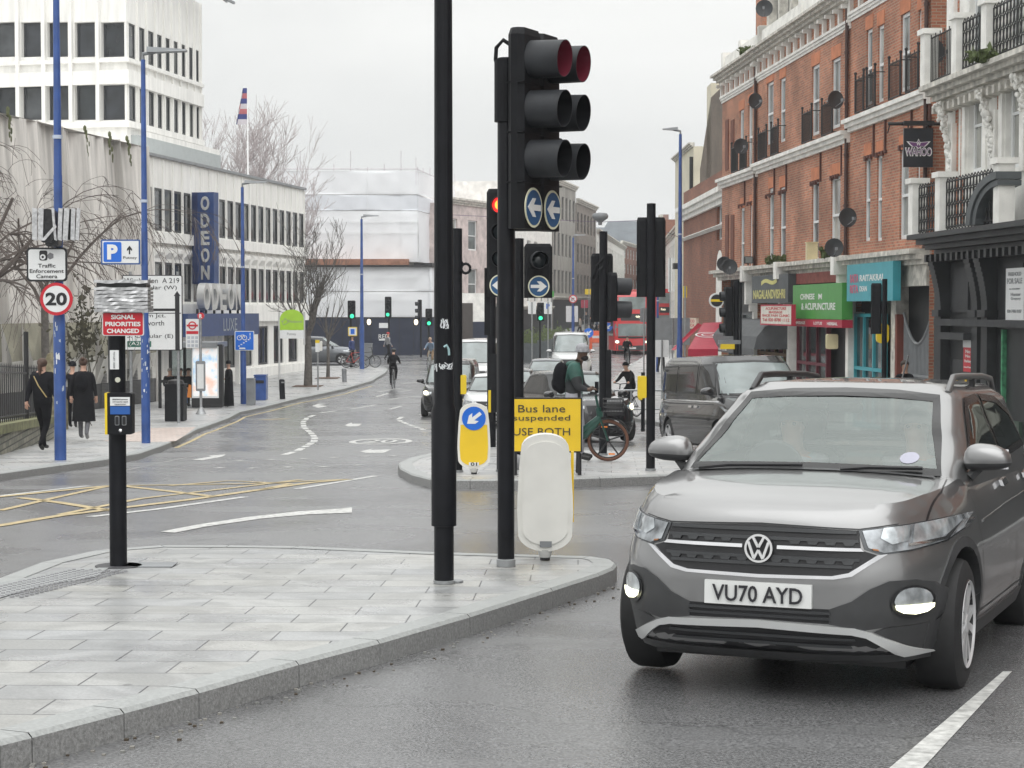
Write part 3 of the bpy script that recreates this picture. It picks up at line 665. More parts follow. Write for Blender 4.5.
zc2 = WR.uv(848, 30)[1]; zs2 = WR.uv(848, 131)[1]
h2, a20, a21, _, _ = brick_house('brick_house', 'middle brick house above the green and grey shopfronts on the right', 758, 850,
    [(769, 774, 188, 265), (780, 786, 187, 265), (812, 819, 180, 261), (831, 840.5, 176, 252)],
    [(767, 773.6, 82, 144), (780, 785.5, 78, 142), (812, 819.6, 65, 135), (832, 840.5, 58, 128)], SHOPZ, zc2, zs2)
zc3 = WR.uv(885, 2)[1]; zs3 = WR.uv(885, 107)[1]
h3, a30, a31, _, _ = brick_house('brick_house', 'nearest brick house, above the teal restaurant front, beside the white stucco house', 850, 930,
    [(865, 870.5, 157, 241), (877, 882.3, 155, 241), (900, 909, 149, 239), (917, 926.6, 141, 236)],
    [(866.5, 872.5, 29, 105), (878, 884, 25, 102), (901, 910, 13, 91), (918.5, 928, 8, 89)], SHOPZ, zc3, zs3)
# white dormer storey above the middle house
mb = MB(); WR.box(mb, a20+.2, a20+3.2, zc2+1.06, zc2+5.2, .6, 5); WR.box(mb, a20+3.7, a20+9, zc2+1.06, zc2+5.2, .5, 5); mb.build('attic_storey', MSTUC, h2, world=True)
mb = MB()
for k in range(5): WR.box(mb, a20+.1+k*1.75, a20+.45+k*1.75, zc2+1.06, zc2+5.2, .25, .65); mb.cut()
mb.build('attic_pier', MSTUCD, h2, world=True)
mb = MB()
for k in range(4): WR.box(mb, a20+.75+k*1.75, a20+1.55+k*1.75, zc2+1.9, zc2+3.6, .46, .52); mb.cut()
mb.build('attic_window', MGLASS, h2, world=True)
mb = MB(); WR.box(mb, a10+.3, a10+1.5, zc1+1.72, zc1+5.6, 1.2, 3.5); mb.build('chimney_stack', MBRK, h1, world=True); mb = MB(); WR.box(mb, a10+.2, a10+1.6, zc1+5.6, zc1+5.85, 1.1, 3.6); mb.build('chimney_cap', MSTUCD, h1, world=True)
# shop cornice and white consoles
for b, a0, a1 in ((h1, a10, a11), (h2, a20, a21), (h3, a30, a31)):
    mb = MB(); WR.box(mb, a0, a1, WR.base, SHOPZ-.02, .35, .6); mb.build('shop_backing', MSHOPB, b, world=True)
    corn(b, WR, a0, a1, SHOPZ-.35, SHOPZ+.02, .5, MSTUCD, 'shop_cornice', 3)
def console(b, a, w_=.3, mat=MSTUC):
    mb = MB(); zt = SHOPZ-.36
    WR.box(mb, a-w_/2, a+w_/2, zt-.9, zt, -.40, .1); WR.box(mb, a-w_/2-.05, a+w_/2+.05, zt-.12, zt+.42, -.55, .1); WR.box(mb, a-w_/2+.03, a+w_/2-.03, zt-1.15, zt-.9, -.25, .1)
    WR.box(mb, a-w_/2, a+w_/2, WR.base, zt-1.15, -.12, .4); mb.build('console', mat, b, world=True)
for a in (a_of(757), a_of(792)): console(h2, a)
console(h3, a_of(852)); mb = MB(); WR.box(mb, a_of(893), a_of(898), WR.base, SHOPZ-.36, -.03, .3); mb.build('shop_pillar', MSTUCD, h3, world=True)
ap = [(0,0),(.5,.15),(.95,.45),(1.0,1)]
# shopfront frames
def frame(b, px0, px1, mat, gm, rows=(.45,), cols=2, z1=None, door=None, dep=.12):
    a0, a1 = sorted((a_of(px0), a_of(px1))); z0 = WR.base+.1; z1 = z1 or SHOPZ-1.55; t = .09; mb = MB(); D0 = .0+dep
    WR.box(mb, a0, a0+t, z0, z1, D0-.08, D0+.06); WR.box(mb, a1-t, a1, z0, z1, D0-.08, D0+.06); WR.box(mb, a0+t, a1-t, z1-t, z1, D0-.08, D0+.06); WR.box(mb, a0+t, a1-t, z0, z0+.45, D0-.08, D0+.06)
    for c in range(1, cols): a = a0+(a1-a0)*c/cols; WR.box(mb, a-t/2, a+t/2, z0+.45, z1-t, D0-.07, D0+.05)
    for r_ in rows: z = z0+(z1-z0)*r_; WR.box(mb, a0+t, a1-t, z-t/2, z+t/2, D0-.075, D0+.045)
    f = mb.build('shopfront', mat, b, world=True); g_ = MB(); WR.box(g_, a0+t, a1-t, z0+.45, z1-t, D0+.0, D0+.03)
    off = g_.build('shop_glass', gm, None, world=False); off.parent = f; off.matrix_parent_inverse = Matrix.Identity(4)
    off.location = -b.location
    return f
MSHG = M('shop_glass', (.05, .06, .062), .08, var=.8, scale=1.2, spec=.6)
frame(h3, 853, 882, MTEAL, MSHG, (.56,), 3); frame(h2, 796, 826, MMAROON, MSHG, (.55,), 3); frame(h2, 757, 792, M('timber_brown', (.22, .14, .07), .6), MSHG, (.6,), 4); frame(h1, 728, 756, MSLATE, MSHG, (.6,), 2)
# alley gate and white panel between the teal front and the black pub front
z_ = SHOPZ-.36; mb = MB(); WR.box(mb, a_of(899), a_of(929), z_-.5, z_+.02, -.05, .3); mb.build('fascia_board', MSTUCD, h3, world=True)
mb = MB(); WR.box(mb, a_of(898), a_of(900), WR.base, z_-1.2, -.05, .12); mb.build('rusty_post', M('rust_red', (.18, .05, .035), .8), h3, world=True)
gt = thing('gate', 'grey metal alley gate with a dipping bar top beside the black pub front', 'gate', WR.W(a_of(914), WR.base), 0); mb = MB()
ga0, ga1 = a_of(901), a_of(929)
for k in range(22):
    a = ga0+(ga1-ga0)*k/21; u = abs(k/21-.5)*2; mb.cyl(WR.W(a, WR.base+.05, .12), WR.W(a, z_-1.15-.75*(1-u*u), .12), .022, n=5)
for z in (WR.base+1.95, WR.base+.3): WR.box(mb, ga0, ga1, z, z+.06, .09, .15)
mb.build('bars', MGREYP, gt, world=True)
mb = MB(); mb.tube([WR.W(ga0+(ga1-ga0)*k/12, z_-1.17-.75*(1-(abs(k/12-.5)*2)**2), .1) for k in range(13)], .035, 6); mb.build('top_rail', MGREYP, gt, world=True)

# white stucco house with balconies and black pub front
WW = Wall(WR.A+WR.n*-.28, WR.B+WR.n*-.28+WR.d*8, WR.base)
wa0 = WW.uv(945, 200)[0]; wa1 = wa0+9.5
wh = thing('stucco_house', 'white stucco house with iron balconies over a black pub front, at the right edge', 'building', WW.W(wa0+4, WW.base))
ow = [rect(WW, 968.6, 985, 97, 172), rect(WW, 1006, 1022.5, 80, 168)]
zb1 = WW.uv(1000, 66)[1]; zb2 = WW.uv(1000, 228)[1]
ow3 = [(o[0], o[1], zb1+.25, zb1+3.2) for o in ow]
mb = MB(); WW.holes(mb, wa0, wa1, zb2-.1, zb1+7, ow+ow3, .22); WW.body(mb, wa0, wa1, WW.base, zb1+7, 9); mb.build('wall', MSTUC, wh, world=True)
for o in ow: window(wh, WW, o, 'cross', rec=.12)
for o in ow3: window(wh, WW, o, 'mull', rec=.12)
mb = MB()
for o in ow:
    for (x0, x1) in ((o[0]-.26, o[0]-.03), (o[1]+.03, o[1]+.26)): WW.box(mb, x0, x1, o[2]-.1, o[3]+.1, -.07, .02)
    WW.box(mb, o[0]-.35, o[1]+.35, o[3]+.1, o[3]+.32, -.16, .02); mb.cut()
mb.build('window_surround', MSTUC, wh, world=True)
mb = MB()
for o in ow: WW.box(mb, o[0]-.5, o[0]-.32, zb2+.2, zb1-.6, -.012, .02); mb.cut()
WW.box(mb, wa0+.75, wa0+.95, zb2+.2, zb1+6, -.012, .02); mb.cut(); mb.build('brick_strip', MBRK, wh, world=True)
# pilasters with carved capitals
mb = MB(); orn = MB(); random.seed(5)
for k, a in enumerate((WW.uv(954, 150)[0], WW.uv(996.5, 150)[0], WW.uv(1034, 150)[0])):
    WW.box(mb, a-.22, a+.22, zb2+.2, zb1-.9, -.12, .02); WW.box(mb, a-.2, a+.2, zb1+.2, zb1+6, -.1, .02)
    for q in range(70):
        t = random.random(); orn.ball(WW.W(a+random.uniform(-.2, .2)*(1-.5*t), zb1-.45-1.3*t, -.12-.34*(1-t)**1.5*random.uniform(.5, 1)), random.uniform(.03, .07), random.uniform(.02, .05), random.uniform(.03, .09), n=7, m=5)
    for q in range(30): orn.ball(WW.W(a+random.uniform(-.07, .07), zb1-1.8-1.4*random.random(), -.12), random.uniform(.02, .045), .03, random.uniform(.03, .08), n=6, m=4)
    mb.cut(); orn.cut()
mb.build('pilaster', MSTUC, wh, world=True); orn.build('carved_capital', MSTUC, wh, world=True, smooth=60)
def balcony(z, bm_, sw):
    dp = .85 if sw else .6
    s_ = corn(wh, WW, wa0-.12, wa1, z-.45, z, dp, bm_, 'balcony_slab', 4)
    mb = MB(); k = wa0
    while k < wa1: WW.box(mb, k, k+.14, z-.62, z-.45, -dp*.55, .02); k += .38; mb.cut()
    mb.build('dentil', bm_, wh, world=True)
    mb = MB(); pa = [wa0+.1, (ow[0][0]+ow[0][1])/2+.2, ow[1][0]+.3, wa1-.4] if not sw else [wa0+.1, ow[0][0]+.5, wa0+6.0]
    for a in pa:
        WW.box(mb, a-.17, a+.17, z, z+1.15, -dp+.02, -dp+.34); WW.box(mb, a-.23, a+.23, z+1.15, z+1.27, -dp-.04, -dp+.40); mb.cut()
    mb.build('balcony_pier', MSTUC, wh, world=True)
    for q, (p0, p1) in enumerate(zip(pa, pa[1:])): railing(wh, WW, p0+.2, p1-.2, z+.05, z+1.08, dp-.16, False, 'balcony_railing', swirl=(sw or q > 0))
balcony(zb1, MSTUCD, False); balcony(zb2, MSHOPB, True)
W9 = Wall(WW.A+WW.n*-.9, WW.B+WW.n*-.9, WW.base); ca = W9.uv(996, 228)[0]; rA = (ca-W9.uv(966, 228)[0])/1.42; mb = MB()
for k in range(10):
    t0, t1 = pi/2+pi/2*k/10, pi/2+pi/2*(k+1)/10
    for r0, r1, d_ in ((1.15, 1.35, -.92), (.98, 1.13, -.88)):
        q = [(ca+r*rA*1.05*cos(t), zb2+.02+r*.72*sin(t)) for r, t in ((r0, t0), (r1, t0), (r1, t1), (r0, t1))]
        V = [WW.W(x, z, d_) for x, z in q]+[WW.W(x, z, -.4) for x, z in q]
        mb.add(V, [(0,1,2,3),(7,6,5,4),(0,4,5,1),(1,5,6,2),(2,6,7,3),(3,7,4,0)])
mb.build('arched_pediment', MSLATE, wh, world=True)
# black pub front
mb = MB(); WW.box(mb, wa0, wa1, WW.base, zb2-.45, .02, .4); WW.box(mb, wa0-1.15, wa0-.001, WW.base, zb2-.45, .12, .4); mb.build('pub_front', MSHOPB, wh, world=True)
mb = MB()
for a in (wa0+.2, WW.uv(985, 300)[0]-.1, WW.uv(985, 300)[0]+.55, wa0+7.4):
    WW.box(mb, a-.2, a+.2, WW.base, zb2-1.7, -.2, .03); WW.box(mb, a-.26, a+.26, WW.base, WW.base+.5, -.26, .02); WW.box(mb, a-.25, a+.25, zb2-1.85, zb2-1.7, -.27, .02)
    for k in range(12): WW.box(mb, a-.19, a+.19, zb2-1.7+k*.1, zb2-1.6+k*.1, -.2-.22*(k/11)**1.6, .02)
    mb.cut()
mb.build('pub_pilaster', MSHOPB, wh, world=True)
mb = MB(); WW.box(mb, wa0, wa1, zb2-2.05, zb2-1.9, -.24, .02)
for k in range(5):
    a = wa0+.7+k*1.75; WW.box(mb, a, a+1.1, zb2-1.75, zb2-.75, -.03, .02); WW.box(mb, a+.06, a+.5, WW.base+.3, WW.base+1.0, -.03, .02)
mb.build('fascia_panel', M('black_panel', (.03, .032, .035), .5, var=.3, scale=3), wh, world=True)
da = WW.uv(966, 350)[0]; mb = MB(); WW.box(mb, da-.75, da+.75, WW.base, WW.base+2.5, -.06, .02); WW.box(mb, da-.9, da+.9, WW.base+2.95, WW.base+3.1, -.35, .02)
d_ = mb.build('door', M('charcoal_door', (.035, .037, .04), .45), wh, world=True)
mb = MB(); WW.box(mb, WW.uv(1010, 390)[0]-.45, WW.uv(1010, 390)[0]+.7, WW.base+.35, WW.base+1.35, -.05, .02); mb.build('green_panel', M('dark_green_panel', (.05, .08, .06), .5), wh, world=True)
mb = MB(); WW.box(mb, WW.uv(1005, 340)[0]-.04, WW.uv(1005, 340)[0]+.05, WW.base, zb2-2.1, -.07, .02); mb.build('green_strip', M('peeling_green', (.05, .22, .11), .6, var=.5, scale=9), wh, world=True)
st = MB(); random.seed(11)
for k in range(9):
    a = da+random.uniform(-.6, .6); z = WW.base+random.uniform(.9, 2.2); WW.box(st, a, a+.12, z, z+.17, -.075, -.061, k % 2); st.cut()
st.build('sticker', [MSIGNY, MSIGNW], wh, world=True)

# signs on the right-hand buildings (each a thing of its own)
def board(name, label, px0, px1, py0, py1, dep, mat, texts, wall=WR, th=.12, edge=None, cat='sign', group=None):
    m = ((px0+px1)/2, (py0+py1)/2); W2 = Wall(wall.A+wall.n*-dep, wall.B+wall.n*-dep, wall.base)
    a0, a1 = sorted((W2.uv(px0, py0)[0], W2.uv(px1, py0)[0])); z1 = W2.uv(m[0], py0)[1]; z0 = W2.uv(m[0], py1)[1]
    t = thing(name, label, cat, W2.W((a0+a1)/2, z0), 0, group); mb = MB(); W2.box(mb, a0, a1, z0, z1, 0, th); mb.build('panel', mat, t, world=True)
    if edge:
        mb = MB(); e = .045
        for q in ((a0-e, a1+e, z1, z1+e), (a0-e, a1+e, z0-e, z0), (a0-e, a0, z0, z1), (a1, a1+e, z0, z1)): W2.box(mb, q[0], q[1], q[2], q[3], -.01, th)
        mb.build('frame', edge, t, world=True)
    for (s_, u0, u1, v0, v1, mt) in texts:   # fractions of the board: u left-right, v top-down
        wtext(t, W2, s_, a0+(a1-a0)*(u0+u1)/2, z1-(z1-z0)*(v0+v1)/2, mt, (a1-a0)*(u1-u0), (z1-z0)*(v1-v0), dep=-.005, bold=.02)
    return t, W2, a0, a1, z0, z1
MGOLD = M('gold_letter', (.62, .58, .18), .4, var=.1); MWL = M('white_letter', (.78, .78, .76), .4, var=.02); MGR = M('grey_letter', (.25, .26, .27), .5); MRL = M('red_letter', (.55, .08, .08), .5, var=.05); MPL = M('dull_purple', (.10, .05, .10), .5); MPINKL = M('pink_letter', (.62, .06, .14), .4, var=.05)
board('shop_sign', 'teal restaurant fascia with pink and white letters', 847, 893, 263, 301, .45, MTEAL, [('RAITAKRAI', .30, .80, .30, .47, MWL), ('DEAN', .30, .46, .60, .74, MWL), ('RAITA', .08, .27, .27, .50, MPINKL), ('RITA', .08, .27, .56, .78, MPINKL)], th=.2)
board('shop_sign', 'green fascia lettered for Chinese medicine and acupuncture', 793, 842, 284, 319, .5, MGREEN, [('CHINESE', .17, .47, .27, .44, MWL), ('M', .55, .62, .28, .44, MWL), ('& ACUPUNCTURE', .19, .88, .54, .74, MWL)], th=.3)
t, W2, a0, a1, z0, z1 = board('shop_sign', 'red strip with small white words along the foot of the green fascia', 793, 842, 319.5, 327, .5, MREDF, [('MASSAGE', .05, .27, .3, .7, MWL), ('LOTUS', .45, .62, .3, .7, MWL), ('HERBAL', .72, .92, .3, .7, MWL)], th=.3)
board('shop_sign', 'charcoal fascia with gold lettering and a gold flourish', 752, 788, 275, 303, .45, MSLATE, [('NAGALANDVISHRI', .05, .93, .52, .85, MGOLD), ('~', .28, .72, .12, .36, MGOLD)], th=.4)
board('shop_sign', 'dull red fascia panel above the green shop sign', 796, 842, 272, 283, .2, M('faded_red', (.25, .06, .05), .7, var=.3, scale=6), [], th=.2)
board('shop_sign', 'white clinic board in a red frame between the grey awning and green sign', 761, 791.5, 306, 324, .95, M('clinic_cream', (.72, .70, .62), .4), [('ACUPUNCTURE', .16, .84, .06, .22, MRL), ('MASSAGE', .28, .72, .27, .41, MRL), ('BACK PAIN CLINIC', .06, .94, .46, .60, MRL), ('Tel: 020 8780 1112', .06, .94, .68, .86, MRL)], edge=MREDF)
board('for_sale_board', 'white freehold for sale board on the black pub wall', 1006, 1024, 268, 324, .12, MSIGNW, [('FREEHOLD', .14, .86, .07, .14, MGR), ('FOR SALE', .08, .92, .18, .28, MGR), ('ALL ENQUIRIES', .2, .8, .36, .39, MGR), ('Hunter', .3, .85, .44, .50, MGR), ('Gregory', .3, .85, .52, .58, MGR), ('020 7486 0107', .1, .9, .74, .80, MGR)], wall=WW, th=.04)
t, W2, a0, a1, z0, z1 = board('notice', 'tall red and white dog notice on the black pub door', 963.5, 973, 336, 372, .14, MSIGNR, [('No', .25, .75, .38, .48, MWL), ('No', .25, .75, .52, .60, MWL), ('Parking', .15, .85, .66, .76, MWL), ('in use 24 hours', .1, .9, .84, .89, MWL)], wall=WW, th=.02)
mb = MB(); W2.box(mb, a0, a1, z1-(z1-z0)*.32, z1, -.012, -.002); mb.build('white_field', MSIGNW, t, world=True)
# grey awning
aw = thing('awning', 'dark grey curved shop awning under the white clinic board', 'awning', WR.W(a_of(765), WR.base+2.4)); mb = MB(); A0, A1 = a_of(745), a_of(792)
zt = SHOPZ-1.75; prof = [(0, 0), (.45, -.05), (.85, -.25), (1.1, -.55), (1.2, -.95)]
for (d0, q0), (d1, q1) in zip(prof, prof[1:]): mb.quad(WR.W(A0, zt+q1, -d1), WR.W(A1, zt+q1, -d1), WR.W(A1, zt+q0, -d0), WR.W(A0, zt+q0, -d0))
mb.quad(WR.W(A0, zt-1.15, -1.2), WR.W(A1, zt-1.15, -1.2), WR.W(A1, zt-.951, -1.2), WR.W(A0, zt-.951, -1.2))
for A_ in (A0, A1): mb.add([WR.W(A_, zt+q, -d) for d, q in prof]+[WR.W(A_, zt-.95, 0)], [(0,1,2,3,4,5)])
mb.build('canvas', M('grey_canvas', (.10, .105, .11), .8, var=.15), aw, world=True)
wtext(aw, WR, 'vishri.co.uk', A0+(A1-A0)*.3, zt-1.04, MWL, 1.6, .12, dep=-1.215)
# red awning at the end of the terrace
aw2 = thing('awning', 'bright red sloping shop awning with a white oval emblem', 'awning', WR.W(a_of(716), WR.base+2.2)); mb = MB(); P0 = at(689, 68); 
RZ = lambda px, py, y: (ray(px, py)[0]*y, y, hz(py, y))
q = [RZ(688, 349, 66), RZ(718, 349, 66), RZ(722, 322, 70), RZ(703, 323, 70)]
mb.quad(*q); mb.add(q[:2]+[(q[1][0], q[1][1], q[1][2]-.25), (q[0][0], q[0][1], q[0][2]-.25)], [(3,2,1,0)]); mb.quad(q[0], q[3], (q[3][0]-.05, q[3][1], q[3][2]-1.2), (q[0][0], q[0][1], q[0][2]-.25)); mb.build('canvas', MREDF, aw2, world=True)
mb = MB(); c_ = [sum(p[i] for p in q)/4 for i in range(3)]; ux = Vector(q[1])-Vector(q[0]); uy = Vector(q[3])-Vector(q[0]); ux = ux/ux.length; nn_ = ux.cross(uy).normalized(); uy = nn_.cross(ux)
for r1, r2 in ((.42, .36), (.22, .17)):
    for k in range(20):
        t0, t1 = 2*pi*k/20, 2*pi*(k+1)/20
        mb.quad(*[tuple(Vector(c_)+nn_*(-.02 if nn_.y > 0 else .02)+ux*r*1.1*cos(t)+uy*r*sin(t)) for r, t in ((r1, t0), (r1, t1), (r2, t1), (r2, t0))])
mb.build('emblem', MWL, aw2, world=True)
mb = MB(); q2 = [RZ(672, 349, 74), RZ(676, 349, 74), RZ(702, 325, 78), RZ(698, 323, 78)]; mb.add(q2, [(0,1,2,3)]); mb.add([(p[0], p[1]+.3, p[2]-.05) for p in q2], [(3,2,1,0)]); mb.build('side_awning', MREDF, aw2, world=True)
# hanging sign: black square with white-edged lettering
hp = WR.W(a_of(918), hz(150, 48), -1.0); hp = (RZ(918, 150, 46)); ht = thing('hanging_sign', 'black square hanging sign with winged white emblem and lettering on the brick wall', 'sign', hp)
ht.location = RZ(918, 148, 45.2); s1 = 45.2/FOC
mb = MB(); mb.box(-14.5*s1, 14.5*s1, -.05, .05, -19*s1, 19.5*s1); mb.build('panel', M('sign_charcoal', (.012, .014, .02), .4), ht)
mb = MB(); mb.tube([(-30*s1, 0, 24*s1), (32*s1, 0, 24*s1)], .04, 8); mb.box(-15*s1, 15*s1, -.12, .12, 22.5*s1, 26.5*s1); mb.tube([(-10*s1, 0, 20*s1), (-10*s1, 0, 23*s1)], .02); mb.tube([(10*s1, 0, 20*s1), (10*s1, 0, 23*s1)], .02); mb.tube([(-28*s1, 0, 24*s1), (-28*s1, .3, 16*s1)], .015); mb.build('bracket', MIRON, ht)
text('WAHOO', ht, (0, -.058, -4*s1), MWL, w=27*s1, h=9*s1, bold=.06, extrude=.003); text('WAHOO', ht, (0, -.066, -4*s1), M('plum_letter', (.16, .06, .18), .5), w=25*s1, h=7*s1, bold=.0, extrude=.002)
wing = [(0, 9), (1.5, 5.5), (12, 6.5), (9, 3), (6.5, 1), (3, 1.5), (0, -1), (-3, 1.5), (-6.5, 1), (-9, 3), (-12, 6.5), (-1.5, 5.5)]
MB().extr([(x*s1, z*s1) for x, z in wing], -.058, -.052).build('emblem', MWL, ht); MB().extr([(x*s1*.82, (z*.8+.6)*s1) for x, z in wing], -.066, -.06).build('emblem_fill', M('plum_letter', (.16, .06, .18), .5), ht)
text('W', ht, (0, -.072, 4.0*s1), MWL, w=4.5*s1, h=3.6*s1, bold=.03)
# round blue-and-white projecting sign
def round_sign(label, px, py, y, rpx, m_in, m_rim, band=None, word=None):
    t = thing('round_sign', label, 'sign', RZ(px, py, y)); r = rpx*y/FOC
    MB().lathe([(.001, -.07), (r*.99, -.07), (r, -.05), (r, .05), (r*.99, .07), (.001, .07)], (0,0,0), 28, 'y').build('rim', m_rim, t, smooth=30)
    MB().lathe([(.001, -.082), (r*.8, -.082), (r*.8, -.07)], (0,0,0), 28, 'y').build('face', m_in, t)
    if band: MB().box(-r*.8, r*.8, -.09, -.083, -r*.16, r*.16).build('band', band, t)
    if word: text(word, t, (0, -.093, 0), word_m, w=r*1.2, h=r*.26)
    MB().tube([(r*.9, 0, 0), (r*1.5, .3, 0)], .03).build('bracket', MIRON, t); return t
word_m = M('mauve_letter', (.35, .10, .22), .5)
round_sign('round teal and white projecting sign over the green shop sign', 833, 295, 55, 10.5, M('disc_teal', (.06, .36, .48), .4), MSIGNW, word='OPEN')
word_m = MSIGNK
round_sign('round black sign with a yellow and white band, at the end of the terrace', 716.5, 300.5, 62, 7.5, MSIGNK, MSIGNW, band=MYBOX)
board('notice', 'small cream board with red words on the far terrace wall', 682, 696, 318, 328.5, .1, M('board_cream', (.66, .55, .45), .5), [('BIANCO', .1, .9, .15, .42, MRL), ('BIANCA', .1, .9, .55, .82, MRL)], wall=Wall((8.2, 78), (9.8, 70)))
# dishes
for (px, py, y, yaw, r_, lb) in ((750, 102, 61, .9, .40, 'satellite dish beside the middle house, level with its upper windows'), (829, 101, 53, .9, .40, 'satellite dish mounted in front of the upper windows over the green shop'),
    (765, 10, 60, .3, .42, 'satellite dish high on the white attic, topmost of all'), (842, 218, 52, .8, .42, 'satellite dish beside the lower windows of the middle house'),
    (832, 248, 51.5, .5, .40, 'dark satellite dish just above the green shop cornice'), (738, 147, 66, .7, .42, 'satellite dish halfway up the farthest brick house'),
    (724, 264, 66, .4, .40, 'left one of the two overlapping satellite dishes above the round yellow-banded sign'), (729.5, 267, 65, .4, .42, 'right one of the two overlapping satellite dishes above the round yellow-banded sign'),
    (925, 53, 43.5, 1.1, .42, 'satellite dish beside the white stucco house balcony')):
    dish(*RZ(px, py, y), yaw-.5, r_*.64, lb)
fl = thing('flood_light', 'small black flood light on the shop cornice above the teal sign', 'lamp', WR.W(a_of(847), SHOPZ+.02, -.3)); MB().box(-.14, .14, -.2, .06, .12, .36).box(-.02, .02, -.02, .02, 0, .13).build('housing', MBLKM, fl); MB().box(-.12, .12, -.207, -.2, .14, .34).build('glass', MGLASSG, fl)
tag(copy_tree(fl, 'small black flood light on the shop cornice above the grey awning', Vector(WR.W(a_of(757), SHOPZ+.02, -.3))), cat='lamp')
bx = MB().box(-.16, .16, -.14, .14, 0, .5).box(-.18, .18, -.16, .16, .5, .53); o = bx.build('alarm_box', M('alarm_cream', (.65, .58, .35), .5), loc=WR.W(a_of(822), SHOPZ+.02, -.3)); tag(o, 'cream alarm box standing on the cornice above the green sign', 'box')
o = MB().rbox(-.16, .16, -.12, .1, 0, .42, .05).build('alarm_box', M('alarm_cream', (.65, .58, .35), .5), loc=WR.W(a_of(845), SHOPZ-2.55, -.35)); tag(o, 'cream alarm box on the pillar between the green and teal shops', 'box')
o = MB().rbox(-.15, .15, -.12, .1, 0, .5, .1).build('alarm_box', MYBOX, loc=WR.W(a_of(891), SHOPZ-2.3, -.2)); tag(o, 'yellow alarm box on the teal restaurant frame', 'box')
# weeds growing on ledges
def weeds(label, pos, n, r, h, m):
    mb = MB()
    for k in range(n):
        a = random.uniform(0, 6.28); d = random.random()**.5*r; b = Vector((d*cos(a), d*sin(a)*.4, 0)); t = b+Vector((random.gauss(0, r*.3), random.gauss(0, r*.2), random.uniform(.2, 1)*h)); s_ = Vector((random.gauss(0, .03), random.gauss(0, .03), .01))
        mb.add([b-s_, b+s_, t+s_*1.5, t-s_], [(0,1,2,3)])
        for q in range(3):
            c = b.lerp(t, random.uniform(.4, 1.1)); e = Vector((random.gauss(0, .05), random.gauss(0, .04), random.gauss(0, .03))); f_ = Vector((random.gauss(0, .03), 0, random.gauss(0, .05))); mb.add([c-e, c+f_, c+e, c-f_], [(0,1,2,3)])
    o = mb.build('weeds', m, loc=pos); return tag(o, label, 'plant')
MLEAF = M('weed_green', (.09, .12, .04), .7, var=.4, scale=8)
weeds('green weeds hanging from the balcony ledge of the white house', Vector(WW.W(WW.uv(1015, 60)[0], zb1-.05, -.55)), 60, .45, .28, MLEAF); weeds('weeds growing on the cornice between green and teal shops', Vector(WR.W(a_of(843), SHOPZ, -.3)), 60, .3, .35, MLEAF)
weeds('mossy weeds on the cornice above the grey awning', Vector(WR.W(a_of(786), SHOPZ, -.3)), 50, .35, .3, MLEAF); weeds('weeds at the corner of the highest cornice by the attic', Vector(WR.W(a_of(753), zc1+1.04, -.2)), 60, .3, .35, MLEAF)

# farther buildings on the right, beyond the terrace
b = thing('gabled_house', 'brown brick gabled house with white bay, just beyond the long brick terrace', 'building', at(708, 82)); 
W3 = Wall((8.1, 90), (8.3, 73)); zt3 = hz(90, 80)
zk = hz(175, 78); mb = MB(); W3.holes(mb, 0, 17, W3.base, zk, [(13.2, 15.0, hz(240, 76), hz(205, 76))], .15); W3.body(mb, 0, 17, W3.base, zk, 8); mb.build('wall', MBRK2, b, world=True)
window(b, W3, (13.2, 15.0, hz(240, 76), hz(205, 76)), 'sash')
corn(b, W3, 0, 17, hz(207, 77), hz(192, 77), .4, MSTUC, 'bay_cornice'); corn(b, W3, 0, 17, hz(230, 77), hz(227, 77), .2, MSTUC, 'string_course')
mb = MB(); W3.box(mb, 14, 16.4, W3.base, hz(275, 74), -.12, .1)
for k in range(10):
    t0, t1 = pi*k/10, pi*(k+1)/10; q = [W3.W(15.2+1.2*cos(t), hz(275, 74)+1.0*sin(t), -.12) for t in (t0, t1)]; mb.add([q[0], q[1], W3.W(15.2, hz(275, 74), -.12)], [(0,1,2)])
mb.build('arched_surround', MSTUC, b, world=True)
mb = MB(); zg = hz(92, 77); mb.add([W3.W(7, zk), W3.W(17, zk), W3.W(17, zk+.8), W3.W(15, zg), W3.W(11, zg), W3.W(7, zk+.6), W3.W(7, zk, 6), W3.W(17, zk, 6), W3.W(17, zk+.8, 6), W3.W(15, zg, 6), W3.W(11, zg, 6), W3.W(7, zk+.6, 6)], [(0,1,2,3,4,5),(2,8,9,3),(3,9,10,4),(4,10,11,5),(1,7,8,2),(0,5,11,6)], uvs=[[(7,0),(17,0),(17,1),(14,4),(12,4),(7,1)],[(0,0),(6,0),(6,3),(0,3)],[(0,0),(6,0),(6,3),(0,3)],[(0,0),(6,0),(6,3),(0,3)],[(0,0),(6,0),(6,1),(0,1)],[(0,0),(0,1),(6,1),(6,0)]]); mb.build('gable', MBRKB, b, world=True)
mb = MB(); W3.box(mb, 9.5, 11, zk, zg+.6, .0, 1.0); mb.build('chimney', MCREAMW, b, world=True)
b = thing('rendered_house', 'narrow cream rendered house standing tall beyond the brick gable', 'building', at(694, 96)); W4 = Wall((8.9, 104), (8.95, 94)); mb = MB(); zt4 = hz(148, 95); W4.box(mb, 0, 10, W4.base, zt4, 0, 7); mb.build('wall', MCREAMW, b, world=True)
mb = MB(); mb.tube([W4.W(9.8, zt4-.5, -.1), W4.W(9.8, zt4-2.5, -.1), W4.W(9.6, W4.base, -.1)], .09, 6); mb.build('downpipe', MIRON, b, world=True); corn(b, W4, 0, 10, zt4-.01, zt4+.2, .25, MSTUCD)
